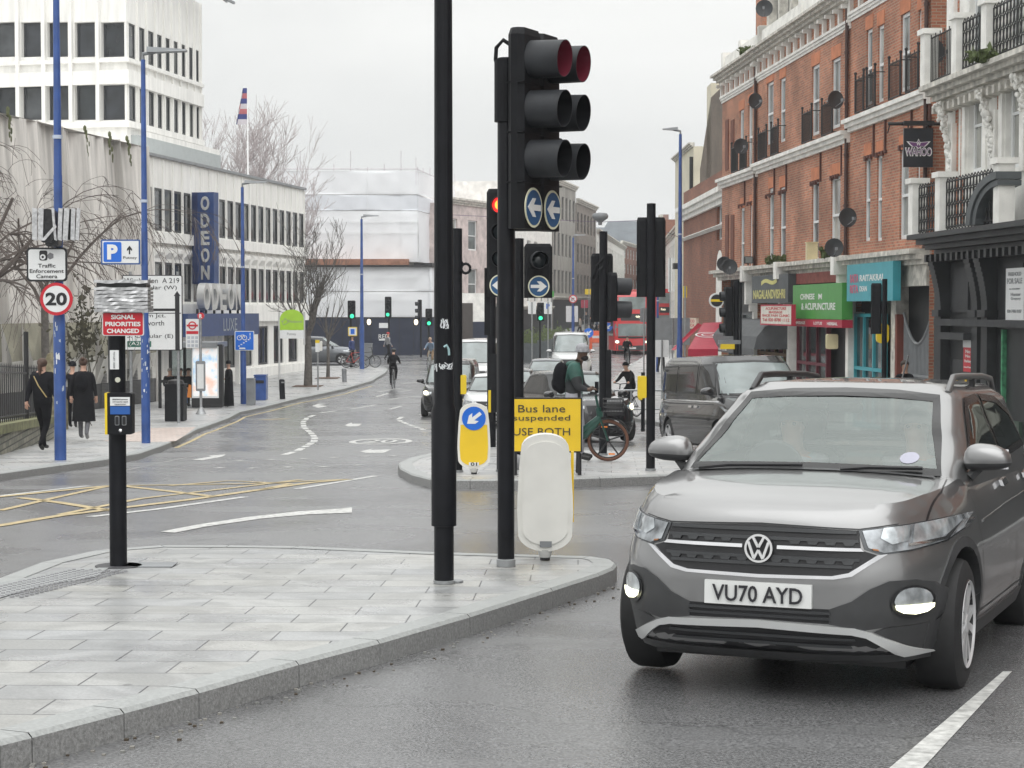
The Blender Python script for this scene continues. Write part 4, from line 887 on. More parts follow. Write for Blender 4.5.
mb = MB(); W4.box(mb, 3, 3.8, hz(268, 98), hz(262, 98), -.4, -.1); mb.build('wall_lamp', MIRON, b, world=True)
def terrace(name, label, A, B, z1, rows, pitch, mat, fm, gmat, group=None, z0=None, depth=10, ww=.55, trim=MSTUCD, n0=0):
    w_ = Wall(A, B, z0); b = thing(name, label, 'building', (w_.A.x, w_.A.y, w_.base), 0, group); n = int(w_.L/pitch); ops = []; H = z1-w_.base
    for r_ in range(rows):
        zz = w_.base+H*(r_+1)/(rows+1)+.3; hh = H/(rows+1)*.62
        for k in range(n): c = (k+.5)*w_.L/n; ops.append((c-pitch*ww/2, c+pitch*ww/2, zz, zz+hh))
    mb = MB(); w_.holes(mb, 0, w_.L, w_.base, z1, ops, .15); w_.body(mb, 0, w_.L, w_.base, z1, depth); mb.build('wall', mat, b, world=True)
    for o in ops[:90]: window(b, w_, o, 'sash', fm=fm, gm=gmat)
    corn(b, w_, 0, w_.L, z1-.02, z1+.45, .35, trim); corn(b, w_, 0, w_.L, w_.base+H/(rows+1)-.3, w_.base+H/(rows+1), .3, trim, 'shop_cornice')
    mb = MB(); w_.box(mb, 0.1, w_.L-.1, w_.base, w_.base+H/(rows+1)-.31, -.05, .02); mb.build('shopfront', MSHOPB, b, world=True); return b, w_
terrace('terrace_house', 'row of shops carrying on past the right edge, seen only in the car reflections', (10.9, 33), (12.6, 4), 11.5, 3, 3.2, MBRK2, MSIGNW, MGLASSG)
gh = 'white window frames'
terrace('terrace_house', 'pale terrace with white upper floors behind the buses', (14.2, 180), (11.6, 128), hz(238, 150), 3, 3.2, MSTUC, MSIGNW, MGLASSG)
terrace('terrace_house', 'weathered brick and stucco terrace down the right of the far high street', (17.5, 232), (14.3, 181), hz(228, 200), 3, 3.4, MBRK2, MSIGNW, MGLASSG)
terrace('terrace_house', 'long white classical terrace at the far end of the street, right side', (26, 330), (18.2, 233), hz(245, 270), 3, 3.6, MSTUC, MSIGNW, MGLASSG)
# left side of the far high street
terrace('terrace_house', 'derelict corner shop with flaking pink upper wall behind the black posts', (-5.0, 136), (-.8, 146), hz(204, 138), 2, 3, M('flaking_pink', (.56, .48, .46), .85, var=.3, scale=1.5), MSIGNW, MGLASSG)
terrace('terrace_house', 'plain pale building beyond the derelict corner, mostly behind the posts', (-.8, 146.1), (3.6, 172), hz(192, 160), 3, 3.5, MSTUC, MSIGNW, MGLASSG)
terrace('terrace_house', 'tall grey stone building with fluted front, left of the far street', (3.7, 172.2), (6.2, 186), hz(186, 178), 3, 2.2, M('grey_stone', (.28, .265, .24), .85, var=.25, scale=1.2, stretch=(1, 1, .3)), MDKF, MGLASS)
terrace('terrace_house', 'brown stone building one step lower than the tall grey one', (6.3, 186.2), (8.9, 202), hz(207, 194), 3, 2.6, M('brown_stone', (.22, .19, .165), .85, var=.25), MDKF, MGLASS)
terrace('terrace_house', 'low white and brick row at the far left of the street', (9.0, 202.2), (15.5, 262), hz(242, 230), 2, 3.4, MSTUC, MSIGNW, MGLASSG)
terrace('terrace_house', 'row of red brick shops where the street bends, closing the view', (15, 262.2), (27, 330), hz(250, 290), 3, 3.6, MBRK2, MSIGNW, MGLASSG)
# houses and trees on the hill beyond
random.seed(21); hm = [MBRK2, MSTUCD, MSLATE, MBRKB]
for k, (px, py, y, wd, ht_) in enumerate(((588, 262, 420, 22, 9), (603, 250, 470, 26, 11), (622, 243, 520, 24, 10), (640, 240, 430, 18, 12), (655, 252, 400, 20, 9), (668, 240, 500, 22, 12), (684, 258, 420, 20, 11), (612, 268, 400, 16, 10), (632, 262, 380, 14, 12))):
    p = RZ(px, py, y); b = thing('hillside_house', ['slate roofed house low on the hill, leftmost of the far houses', 'wide grey roofed house on the hill behind the sensor lamp', 'pale house on the skyline above the street', 'red brick hill house with tall chimney between the signals', 'brown hill house beyond the buses', 'brick house on the skyline by the right lamp column', 'rightmost hill house beside the cream house', 'small roof below the skyline, nearest the left terrace', 'narrow brick house at the middle of the hill'][k], 'house', (p[0], p[1], gz(y)), random.uniform(-.3, .3), 'houses on the far hill')
    hh = p[2]-gz(y); mb = MB(); mb.box(-wd/2, wd/2, 0, 12, 0, hh); mb.build('wall', hm[k % 4], b)
    mb = MB(); mb.add([(-wd/2-.5,-.5,hh),(wd/2+.5,-.5,hh),(wd/2+.5,12.5,hh),(-wd/2-.5,12.5,hh),(-wd/2+2,6,hh+4.5),(wd/2-2,6,hh+4.5)], [(0,1,5,4),(1,2,5),(2,3,4,5),(3,0,4),(3,2,1,0)]); rf = mb.build('roof', M('slate_roof', (.10, .115, .13), .7, var=.25, scale=.4), b)
    MB().box(wd/2-4, wd/2-2.2, 5, 6.5, hh+1, hh+6).build('chimney', MBRK2, rf)
    mb = MB()
    for q in range(int(wd/4)):
        for z in (hh-3, hh-6.5): mb.box(-wd/2+1+q*4, -wd/2+2.4+q*4, -.06, .02, z, z+1.8)
    mb.build('windows', MGLASSG, b)
# ------------------------------------------------------------ left-hand side: cinema building
WO = Wall((.17*74-28, 74), (-11.0, 100)); 
ob = thing('cinema_building', 'long white precast cinema block with rows of narrow dark windows', 'building', WO.W(10, WO.base))
aE = WO.uv(304, 200)[0]; zT = WO.uv(303, 190)[1]; z1t, z1b = WO.uv(303, 214)[1], WO.uv(303, 247.5)[1]; z2t, z2b = WO.uv(303, 272)[1], WO.uv(303, 303)[1]
p_ = (aE-WO.uv(223.5, 230)[0])/11.3; n_ = int(aE/p_)
opsO = []; 
for k in range(n_):
    c = aE-.25-p_*(k+.5)+.2
    for zb_, zt_ in ((z1b, z1t), (z2b, z2t)): opsO.append((c-p_*.44, c+p_*.44, zb_, zt_))
zg0 = WO.base+.9; zg1 = WO.uv(303, 325)[1]
opG = [(aE-1.3-k*2.6-1.7, aE-1.3-k*2.6, zg0, zg1) for k in range(5)]
mb = MB(); WO.holes(mb, 0, aE, WO.base, zT, opsO+opG, .08); WO.body(mb, 0, aE, WO.base, zT, 30); mb.build('wall', MPRE, ob, world=True)
for o in opsO[:88]: window(ob, WO, o, 'plain', fm=MDKF, gm=MGLASS, rec=.0)
for o in opG: window(ob, WO, o, 'mull', fm=MDKF, gm=MGLASS, rec=.06)
mb = MB()
for k in range(n_+1):
    c = aE-.05-p_*k; WO.box(mb, c-.055, c+.055, z2b-.1, z1t+.1, -.07, .02); WO.box(mb, c-.03, c+.03, z1t+.1, zT-.05, -.06, .01); mb.cut()
mb.build('fin', MPRE, ob, world=True)
mb = MB()
for k in range(n_):
    c0, c1 = aE-.05-p_*(k+1)+.09, aE-.05-p_*k-.09; zm, zn = z1b-.15, z2t+.15; e = .18
    F = [WO.W(c0, zn), WO.W(c1, zn), WO.W(c1, zm-.45), WO.W(c0, zm-.45), WO.W(c0+e, zn+.25, -.16), WO.W(c1-e, zn+.25, -.16), WO.W(c1-e, zm-.6, -.16), WO.W(c0+e, zm-.6, -.16)]
    mb.add(F, [(4,5,6,7),(0,1,5,4),(1,2,6,5),(2,3,7,6),(3,0,4,7)]); mb.cut()
mb.build('spandrel_panel', MPRE, ob, world=True)
mb = MB(); WO.box(mb, 0, aE+.05, z1b-.5, z1b-.05, -.24, .01); WO.box(mb, 0, aE+.05, z2b-.9, z2b-.1, -.24, .01); WO.box(mb, 0, aE+.1, WO.base, WO.base+.8, -.15, .01); mb.build('band', MPRE, ob, world=True)
mb = MB(); WO.box(mb, 0, aE+.1, zT, zT+.12, -.12, .4); mb.build('coping', MGREYP, ob, world=True)
# projecting blue canopy box with 3-D letters
WC_ = Wall(WO.A+WO.n*-1.6, WO.B+WO.n*-1.6, WO.base); c0, c1 = WC_.uv(188, 320)[0], WC_.uv(259, 320)[0]; cz0, cz1 = WC_.uv(240, 335)[1], WC_.uv(240, 313.5)[1]
mb = MB(); WC_.box(mb, c0, c1, cz0, cz1, 0, 1.58); cn = mb.build('canopy', MNAVY, ob, world=True)
wtext(ob, WC_, 'LUXE', WC_.uv(230, 325)[0], (cz0+cz1)/2, M('dim_letter', (.35, .38, .42), .5), 1.9, .55)
mb = MB()
for k in range(4): a = c0+(c1-c0)*(k+.3)/4; WC_.box(mb, a, a+.2, WO.base, cz0, .4, .6); mb.cut()
mb.build('canopy_post', MPRE, ob, world=True)
lt = thing('canopy_letters', 'row of upright silver letters standing on the blue cinema canopy', 'sign', WC_.W((c0+c1)/2, cz1)); lw = (WC_.uv(243, 300)[0]-WC_.uv(203, 300)[0])
for k, ch in enumerate('ODEON'):
    a = WC_.uv(205, 300)[0]+lw*(k+.5)/5; me = text(ch, lt, Vector(WC_.W(a, cz1+.72, .25))-lt.location, M('letter_steel', (.55, .55, .54), .35, metal=.4), w=lw/5*.8, h=1.15, rz=WC_.ang, bold=.03, extrude=.16, name='letter')
mb = MB()
for k in range(6): a = WC_.uv(203, 300)[0]+lw*k/5; WC_.box(mb, a, a+.04, cz1, cz1+.2, .2, .3)
mb.build('support', MIRON, lt, world=True)
# vertical blue sign
vs_p = RZ(206, 284, 82.5); s2 = 82.5/FOC; vt = thing('cinema_sign', 'tall narrow blue sign with silver letters stacked down it', 'sign', vs_p, -.28)
MB().box(-11.5*s2, 11.5*s2, -.25, .25, 0, 91*s2).build('box', MNAVY, vt); MB().box(-11.8*s2, -6*s2, -.28, -.252, 0, 91*s2).build('edge_strip', M('navy_dark', (.012, .025, .09), .4), vt)
for k, ch in enumerate('ODEON'): text(ch, vt, (2.5*s2, -.28, (80-17.2*k)*s2), M('letter_steel', (.55, .55, .54), .35, metal=.4), w=9*s2, h=14*s2, bold=.03, extrude=.03, name='letter')
MB().box(-7*s2, -4*s2, .0, .2, -38*s2, 0).build('mounting_post', MNAVY, vt)

# office tower behind
WF = Wall((RZ(-60, 100, 100.5)[0], 100.5), (RZ(127, 100, 98)[0], 98)); WS = Wall(WF.B, (WF.B.x+.17*16, 114))
tb = thing('office_tower', 'white office tower with dark bands of square windows at the top left', 'building', (WF.B.x, WF.B.y, gz(98))); ops = []
for (y0, y1) in ((22, 57), (84.5, 120), (147, 182)):
    for x0, x1 in ((-60, -38), (-33, -10), (-6, 17), (21, 43.5), (47, 70), (74.5, 97)): ops.append(rect(WF, x0, x1, y0, y1))
    r_ = rect(WF, 101, 126, y0, y1); ops.append((r_[0], WF.L-.06, r_[2], r_[3]))
zt_ = hz(-32, 98); zb_ = gz(98)
mb = MB(); WF.holes(mb, 0, WF.L, zb_, zt_, ops, .4); mb.quad(WF.W(0, zb_), WF.W(0, zt_), WF.W(0, zt_, 14), WF.W(0, zb_, 14)); mb.quad(WF.W(0, zt_), WF.W(WF.L, zt_), WS.W(11, zt_), WF.W(0, zt_, 11))
aS = WS.uv(200, 60)[0]; ops2 = []
for ri, (y0, y1) in enumerate(((22, 57), (84.5, 120))):
    z1_ = rect(WF, 101, 126, y0, y1)[3]; z0_ = rect(WF, 101, 126, y0, y1)[2]; ops2.append((.05, WS.uv(135.5, 40)[0], z0_, z1_))
    for x0, x1 in ((139, 145), (147.5, 154), (156, 162), (164.5, 170), (172.5, 178), (180.5, 185.5), (188, 193), (195, 199)): r_ = rect(WS, x0, x1, 40, 50); ops2.append((r_[0], r_[1], z0_, z1_))
WS.holes(mb, 0, aS, zb_, zt_, ops2, .14); mb.quad(WS.W(aS, zb_), WS.W(aS, zb_, 14), WS.W(aS, zt_, 14), WS.W(aS, zt_))
mb.build('wall', MPRE, tb, world=True)
for o in ops: window(tb, WF, o, 'plain', fm=MDKF, gm=MGLASS, rec=.3)
for o in ops2: window(tb, WS, o, 'plain', fm=MDKF, gm=MGLASS, rec=.05)
mb = MB()
for x in (-36, -8, 19, 45, 72, 99): a = WF.uv(x, 50)[0]; WF.box(mb, a-.1, a+.1, hz(121, 98), zt_, -.25, .02); mb.cut()
for x in (137, 146, 155, 163.4, 171.5, 179.5, 187, 194, 200): a = WS.uv(x, 50)[0]; WS.box(mb, a-.07, a+.07, hz(121, 98), zt_, -.1, .02); mb.cut()
mb.build('fin', MPRE, tb, world=True)
mb = MB()
for (z0_, z1_) in ((hz(62, 98), hz(58, 98)), (hz(84, 98), hz(70, 98)), (hz(127, 98), hz(121, 98))): WF.box(mb, 0, WF.L+.2, z0_, z1_, -.2, .02); WS.box(mb, .02, aS+.1, z0_, z1_, -.21, .02)
WS.box(mb, 2.0, aS+2.5, hz(170, 98), hz(128, 98), -.3, 6)
mb.build('ledge', MPRE, tb, world=True)
mb = MB(); WS.box(mb, .5, aS+2.6, gz(98)+6, hz(134, 98), -.35, 5); mb.build('lower_cladding', MPREG, tb, world=True)
mb = MB()
for k in range(6):
    a = 1+k*1.8; p = Vector(WS.W(a, zt_+.3, -1.4)); q = Vector(WS.W(a, zt_+.3, .6)); mb.tube([p, q], .07, 4)
mb.tube([WS.W(.5, zt_+.3, -1.4), WS.W(aS+2, zt_+.3, -1.4)], .09, 4); mb.tube([WS.W(.5, zt_+.6, -.9), WS.W(aS+1.5, zt_+.6, -.9)], .09, 4)
for k in range(4): mb.tube([WS.W(aS-4+k*1.3, zt_+.3, -1.3), WS.W(aS-2+k*1.3, zt_+.35, -1.0)], .06, 4)
mb.build('roof_brace', MGREYP, tb, world=True)

# concrete hall with folded walls, left
WH = Wall((.17*55-13.4-12.24, 55), (.17*72-25.64, 72)); hb = thing('concrete_hall', 'weathered concrete hall with folded vertical walls and pale angled panels below', 'building', WH.W(8, WH.base))
aH = WH.uv(157, 200)[0]; mb = MB(); A_ = -4; zl = hz(322, 66); zt0 = hz(108, 58.3); random.seed(9); k = 0
while A_ < aH-.1:
    w1 = random.choice((.55, .8, 1.1)); B_ = min(A_+w1, aH); d0 = (0, .3)[k % 2]; d1 = (.3, 0)[k % 2] if k % 3 else d0; zt = zt0+.06*sin(A_)
    mb.quad(WH.W(A_, zl, d0), WH.W(B_, zl, d1), WH.W(B_, zt, d1+.5), WH.W(A_, zt, d0+.5)); nd = (0, .3)[(k+1) % 2]
    mb.quad(WH.W(B_, zl, d1), WH.W(B_, zl, nd), WH.W(B_, zt, nd+.5), WH.W(B_, zt, d1+.5)); A_ = B_; k += 1
mb.quad(WH.W(-4, zt0, .5), WH.W(aH, zt0, .5), WH.W(aH, zt0, 9), WH.W(-4, zt0, 9)); mb.quad(WH.W(aH, WH.base, 0), WH.W(aH, WH.base, 9), WH.W(aH, zt0, 9), WH.W(aH, zt0, 0.3)); mb.quad(WH.W(-4, WH.base, 9), WH.W(-4, WH.base, 0), WH.W(-4, zt0, .3), WH.W(-4, zt0, 9))
mb.build('wall', MCONC, hb, world=True)
mb = MB(); A_ = -4; zq = hz(384, 66)
for k in range(int((aH+4)/1.5)):
    a0, a1 = -4+k*1.5, -4+k*1.5+1.48; am = a0+.8; zm = (zl+zq)/2-.1
    mb.add([WH.W(a0, zq, 0), WH.W(am, zq, .1), WH.W(a1, zq, 0), WH.W(a0, zm, -.35), WH.W(a1, zm, -.02), WH.W(a0, zl, 0), WH.W(am, zl, 0), WH.W(a1, zl, 0)], [(0,1,3)], 0)
    mb.add([WH.W(am, zq, .1), WH.W(a1, zq, 0), WH.W(a1, zm, -.02), WH.W(a1, zl, 0), WH.W(am, zl, 0), WH.W(a0, zm, -.35)], [(0,1,2,5)], 0); mb.add([WH.W(a0, zm, -.35), WH.W(a1, zm, -.02), WH.W(a1, zl, 0), WH.W(a0, zl, 0)], [(0,1,2,3)], 1)
WH.box(mb, -4, aH, WH.base, zq, .1, .4, 2); mb.build('angled_panel', [MCONW, MCONO, M('dark_louvre', (.06, .06, .06), .7)], hb, world=True)
mb = MB()
for k in range(26): z = WH.base+.15+k*.05; WH.box(mb, aH-5.5, aH-.3, z, z+.03, .04, .1)
mb.build('louvre', M('louvre_slat', (.12, .12, .12), .6), hb, world=True)
mb = MB(); random.seed(4)
for k in range(7):
    a = random.uniform(0, aH); z = zt0; 
    for q in range(8):
        b0 = WH.W(a+random.gauss(0, .08)+q*.015, z-q*.13+.15, .02+.5*(1-q*.13/7.5)); mb.ball(b0,   .07*(1-q/12), .04, .12, n=5, m=3)
mb.build('moss_streak', M('moss', (.10, .11, .05), .95, var=.3, scale=5), hb, world=True, smooth=60)

# scaffold-wrapped building and hoarding at the side street
SX = RZ(418, 300, 132)[0]; WB1 = Wall((RZ(284, 300, 132)[0], 132), (SX, 132), gz(128)); WB2 = Wall((SX, 132), (SX+2.6, 150), gz(128)); zsT = hz(171, 132); zmid = hz(262, 132)
sb = thing('wrapped_building', 'building wrapped in white scaffold sheeting above the navy hoarding', 'building', (SX, 132, gz(132)))
def sheet_wall(mb, W_, a0, a1, z0, z1, amp, mi=0, nx=40, nz=16, dep=0):
    random.seed(int(a0*7+z0*3)); V = []; n0 = len(mb.v)
    fx = [random.uniform(.5, 1.6) for _ in range(4)]; ph = [random.uniform(0, 6) for _ in range(4)]
    for j in range(nz+1):
        for i in range(nx+1):
            a = a0+(a1-a0)*i/nx; z = z0+(z1-z0)*j/nz; t = 1 if 0 < j < nz else 0
            d = sum(amp/(q+1)*sin(fx[q]*(q+1)*(a+.9*(-1)**q*z)+ph[q]) for q in range(4))*t; V.append(W_.W(a, z, dep+d))
    mb.add(V, [(j*(nx+1)+i, j*(nx+1)+i+1, (j+1)*(nx+1)+i+1, (j+1)*(nx+1)+i) for j in range(nz) for i in range(nx)], mi)
bands = [(hz(318, 132), hz(292, 132), 0, -1.0), (hz(291.5, 132), hz(266, 132), 0, -1.0), (zmid, hz(211, 132), 0, 0), (hz(210.5, 132), hz(195, 132), 1, 0), (hz(194.5, 132), zsT, 0, 0)]
mb = MB()
for z0, z1, mi, dp in bands: sheet_wall(mb, WB1, 0, WB1.L+(0 if dp == 0 else 1.0), z0, z1, .03, mi, dep=dp); sheet_wall(mb, WB2, 0 if dp == 0 else -1, WB2.L, z0, z1, .03, mi, dep=dp, nx=24)
mb.build('sheeting', [MSHEET, MSHEET2], sb, world=True, smooth=60)
mb = MB(); WB1.box(mb, 0, WB1.L, gz(132)-1, zsT-.3, .4, 12); mb.build('wall', MSTUCD, sb, world=True)
mb = MB(); WB1.box(mb, .5, WB1.L-.6, hz(265, 131), hz(259, 131), -1.15, .1); mb.build('coping', MTERRA, sb, world=True)
mb = MB(); WB1.box(mb, 0, WB1.L+.9, hz(267, 131), hz(265.2, 131), -1.3, .1); WB2.box(mb, -1, WB2.L, hz(267, 131), hz(263, 131), -1.2, .1); mb.build('gutter', MIRON, sb, world=True)
mb = MB(); 
for k in range(9): a = WB1.L*k/8; mb.cyl(WB1.W(a, zsT-1, .12), WB1.W(a, zsT+(.5, 1.4, .3)[k % 3], .12), .025, n=5)
for k in range(8): a = WB2.L*k/7; mb.cyl(WB2.W(a, zsT-1, .12), WB2.W(a, zsT+(.9, .4, .6)[k % 3], .12), .025, n=5)
mb.cyl(WB1.W(0, zsT+.15, .1), WB1.W(WB1.L, zsT+.15, .1), .03, n=5); mb.cyl(WB2.W(0, zsT+.15, .1), WB2.W(WB2.L, zsT-.05, .1), .03, n=5)
mb.build('scaffold_tube', MSCAF, sb, world=True)
mb = MB()
for z in (hz(277, 131), hz(300, 131), hz(233, 132), hz(222, 132)): mb.cyl(WB1.W(0, z, -1.2 if z < zmid else -.13), WB1.W(WB1.L, z, -1.2 if z < zmid else -.13), .02, n=4)
for k in range(1, 9, 2): a = WB1.L*k/8; mb.cyl(WB1.W(a, zmid, -.09), WB1.W(a, zsT, -.09), .014, n=4)
mb.build('strap', MSIGNW, sb, world=True)
WHo = Wall((RZ(300, 340, 130)[0], 129.5), (RZ(456, 340, 130)[0], 130.5), gz(130)); hd = thing('hoarding', 'long navy site hoarding with white notices along the side street', 'hoarding', WHo.W(5, WHo.base)); hzt = hz(318, 130)
mb = MB(); WHo.box(mb, 0, WHo.L, WHo.base-.2, hzt, 0, .08); mb.build('panel', MHOARD, hd, world=True)
mb = MB()
for k in range(12): a = WHo.L*k/11; WHo.box(mb, a-.02, a+.02, WHo.base, hzt+.02, -.015, -.002)
WHo.box(mb, 0, WHo.L, hzt, hzt+.06, -.05, .1); mb.build('batten', MSIGNK, hd, world=True)
mb = MB(); r1 = rect(WHo, 379, 388, 323, 328); WHo.box(mb, *r1[:2], r1[2], r1[3], -.03, -.002); r1 = rect(WHo, 379, 390, 339, 340.5); WHo.box(mb, *r1[:2], r1[2], r1[3], -.03, -.002); mb.build('notice', MSIGNW, hd, world=True)
a, z = WHo.uv(384.5, 336.5); wtext(hd, WHo, 'RED.', a, z, MWL, .8, .3)
for px, wh_ in ((369, 'left'), (416, 'right')):
    a, z = WHo.uv(px, 322); t = thing('bulkhead_lamp', wh_+'most of the two lit lamps on the navy hoarding', 'lamp', WHo.W(a, z, -.1)); MB().box(-.12, .12, 0, .1, -.15, .2).build('base', MSIGNK, t); MB().ball((0, -.06, 0), .13, .1, .2).build('bulb_cover', M('lamp_glow', (.9, .8, .6), .4, emit=(1, .85, .62), es=3), t)
g2 = Wall((RZ(455, 340, 131)[0], 131.5), (RZ(488, 340, 131)[0], 133), gz(131)); hd2 = thing('hoarding', 'short white-topped navy hoarding with a brown door, right of the long one', 'hoarding', g2.W(1, g2.base)); mb = MB(); g2.box(mb, 0, g2.L, g2.base-.2, hz(322, 131), 0, .1); mb.build('panel', MHOARD, hd2, world=True); mb = MB(); g2.box(mb, .2, g2.L, hz(321.8, 131), hz(293, 131), 0, .1); mb.build('white_panel', MSTUC, hd2, world=True)
mb = MB(); g2.box(mb, .5, 1.35, g2.base, hz(303, 131), -.15, -.01); mb.build('door', M('brown_door', (.06, .05, .045), .6), hd2, world=True)

# ------------------------------------------------------------ fence on a mossy stone wall, far left (both follow the slope)
f0, f1 = gp(-60, 474, .12), gp(54, 439, .12); WFn = Wall(f0.xy, f1.xy, gz(f0.y)+.12); gA = lambda a: gz(WFn.A.y+WFn.d.y*a)+.12
def slope_box(mb, a0, a1, h0, h1, d0, d1, n=10):
    for k in range(n):
        p, q = a0+(a1-a0)*k/n, a0+(a1-a0)*(k+1)/n; V = [WFn.W(x, gA(x)+h, d) for h in (h0, h1) for x, d in ((p, d0), (q, d0), (q, d1), (p, d1))]
        F = [(0,3,2,1),(4,5,6,7),(0,1,5,4),(2,3,7,6)]+([(3,0,4,7)] if k == 0 else [])+([(1,2,6,5)] if k == n-1 else [])
        mb.add(V, F, 0, [[(V[i][0]*.3+V[i][1], V[i][2]) for i in f] for f in F])
lw_ = thing('garden_wall', 'low mossy stone wall carrying black railings at the left edge', 'wall', WFn.W(WFn.L/2, gA(WFn.L/2))); mb = MB(); slope_box(mb, 0, WFn.L, -.4, .36, 0, .4); mb.build('stonework', brick_mat('stone_wall', (.26, .25, .20), (.16, .16, .13), (.07, .07, .06), .4, .12, .015, big=.3), lw_, world=True)
mb = MB(); slope_box(mb, -.1, WFn.L+.05, .36, .52, -.05, .45); mb.build('coping', M('mossy_coping', (.16, .16, .08), .9, var=.4, scale=5, bump=.4, bscale=20), lw_, world=True)
fn = thing('railings', 'black iron railings standing on the low mossy stone wall', 'railings', WFn.W(WFn.L/2, gA(WFn.L/2)+.52)); mb = MB(); n = int(WFn.L/.30)
for k in range(n+1):
    a = .06+k*.30; z = gA(a); mb.cyl(WFn.W(a, z+.52, .2), WFn.W(a, z+1.55, .2),   .014, n=5); mb.cyl(WFn.W(a, z+1.55, .2), WFn.W(a, z+1.64, .2), .02, .001, n=5)
mb.build('bars', MIRON, fn, world=True); mb = MB()
for h in (.62, 1.45): mb.tube([WFn.W(WFn.L*k/8, gA(WFn.L*k/8)+h, .2) for k in range(9)], .022, 6)
mb.cyl(WFn.W(WFn.L, gA(WFn.L), .2), WFn.W(WFn.L, gA(WFn.L)+1.75, .2), .04, n=8); a = WFn.L-3.4; mb.cyl(WFn.W(a, gA(a)+.5, .2), WFn.W(a, gA(a)+2.3, .2), .05, n=8); mb.build('rail', MIRON, fn, world=True)
pd = thing('stone_pedestal', 'mossy stepped stone pedestal behind the railings', 'pedestal', at(52, 50)); z5 = hz(352, 50)-gz(50)
mb = MB(); mb.lathe([(.42, 0), (.42, .9), (.32, 1.0), (.32, z5-.7), (.42, z5-.6), (.30, z5-.4), (.22, z5-.3), (.12, z5-.05), (.01, z5)], (0,0,0), 8); mb.build('stone', M('mossy_stone', (.17, .15, .09), .9, var=.4, scale=6, bump=.4), pd)

# ------------------------------------------------------------ bare trees
def branch(mb, p, d, L_, r, lvl, maxl, up=.1, nb=3, spread=.6, droop=0., seg=4, twig=None, minr=.006):
    pts = [p]; rad = [r]; q = Vector(p); dd = Vector(d).normalized(); kids = []
    for i in range(seg):
        dd = (dd+Vector((random.gauss(0, .12), random.gauss(0, .12), random.gauss(0, .08)+up-droop*(lvl/maxl)))).normalized(); q = q+dd*L_/seg; pts.append(q.copy()); rad.append(max(minr, r*(1-.55*(i+1)/seg))); kids.append((q.copy(), dd.copy(), rad[-1]))
    mb.tube(pts, r, 5 if lvl < 2 else (4 if lvl < 3 else 3), radii=rad)
    if lvl < maxl:
        for k in range(nb if lvl else nb+2):
            i = random.randrange(max(0, seg-3), seg) if lvl == 0 else random.randrange(seg); q, dk, rk = kids[i]; ax = Vector((random.gauss(0, 1), random.gauss(0, 1), random.gauss(0, .5))); nd = (dk+ax.normalized()*spread*random.uniform(.6, 1.3)).normalized()
            branch(mb, q, nd, L_*random.uniform(.55, .8), max(minr, rk*.7), lvl+1, maxl, up, nb, spread, droop, seg, None, minr)
MBARK = M('bark_grey', (.11, .10, .09), .9, var=.35, scale=8, bump=.3); MTWIG = M('twig_mauve', (.46, .41, .41), .9, var=.2); MTWIGB = M('twig_brown', (.11, .09, .08), .9, var=.3)
def bare_tree(name, label, loc, H, tr, seed, maxl=4, nb=3, spread=.6, up=.12, droop=0., mt=MTWIG, group=None, first=.35, stems=1, minr=.006):
    random.seed(seed); t = thing(name, label, 'tree', loc, 0, group); mb = MB(); mb.tube([(0,0,-.1), (.02,0,H*first*.5), (0,.03,H*first)], tr, 8, radii=[tr*1.25, tr, tr*.85]); mb.build('trunk', MBARK, t, smooth=60); mb = MB()
    for k in range(5+stems):
        a = 2*pi*k/(5+stems)+random.uniform(-.4, .4); sp = random.uniform(.25, .75)*spread*1.3; branch(mb, Vector((0, 0, H*first*random.uniform(.85, 1))), (cos(a)*sp, sin(a)*sp, 1), H*random.uniform(.28, .4), tr*.5, 1, maxl, up, nb, spread, droop, 4, None, minr)
    mb.build('crown', mt, t); return t
bare_tree('bare_tree', 'large leafless street tree by the green arched sign', at(308, 84, .12), 7.4, .16, 14, 5, 3, .66, .13, mt=MBARK, minr=.008, first=.3)
bare_tree('bare_tree', 'thin young leafless tree behind the larger one', at(328, 92, .12), 5.0, .08, 5, 4, 2, .6, .1, mt=MBARK)
bare_tree('bare_tree', 'tall pale leafless tree rising behind the cinema roof', (RZ(232, 200, 118)[0], 118, gz(118)), 12.2, .3, 11, 5, 4, .6, .1, mt=MTWIG, first=.5, minr=.013)
bare_tree('bare_tree', 'second pale leafless tree behind the cinema roof, nearer its right end', (RZ(275, 200, 122)[0], 122, gz(122)), 10.6, .3, 12, 5, 4, .6, .1, mt=MTWIG, first=.5, minr=.013)
bare_tree('weeping_tree', 'brown weeping leafless tree overhanging the left edge', (RZ(-28, 300, 50)[0], 50, gz(50)+.1), 9.0, .18, 8, 5, 3, .85, .0, .35, mt=MTWIGB, first=.42, minr=.007)
bare_tree('weeping_tree', 'second brown weeping tree, close against the concrete hall', (RZ(40, 300, 55)[0], 55.5, gz(55)+.1), 8.6, .12, 18, 5, 3, .8, .0, .32, mt=MTWIGB, first=.45, minr=.007)
random.seed(2); iv = MB()
for k in range(420):
    px = random.gauss(84, 12); py = random.gauss(330, 22); 
    if py > 375: continue
    p = Vector(RZ(px, py, random.uniform(52.5, 53.5))); e = Vector((random.gauss(0, .05), random.gauss(0, .03), random.gauss(0, .04))); f_ = Vector((random.gauss(0, .03), 0, random.gauss(0, .05))); iv.add([p-e, p+f_, p+e, p-f_], [(0,1,2,3)])
p0 = Vector(at(84, 53)); st_ = [iv.tube([p0+Vector((random.gauss(0, .3), 0, 0)), p0+Vector((random.gauss(0, .4), 0, 1.6)), p0+Vector((random.gauss(0, .6), 0, 3.2+random.random()))], .012, 4) for _ in range(8)]
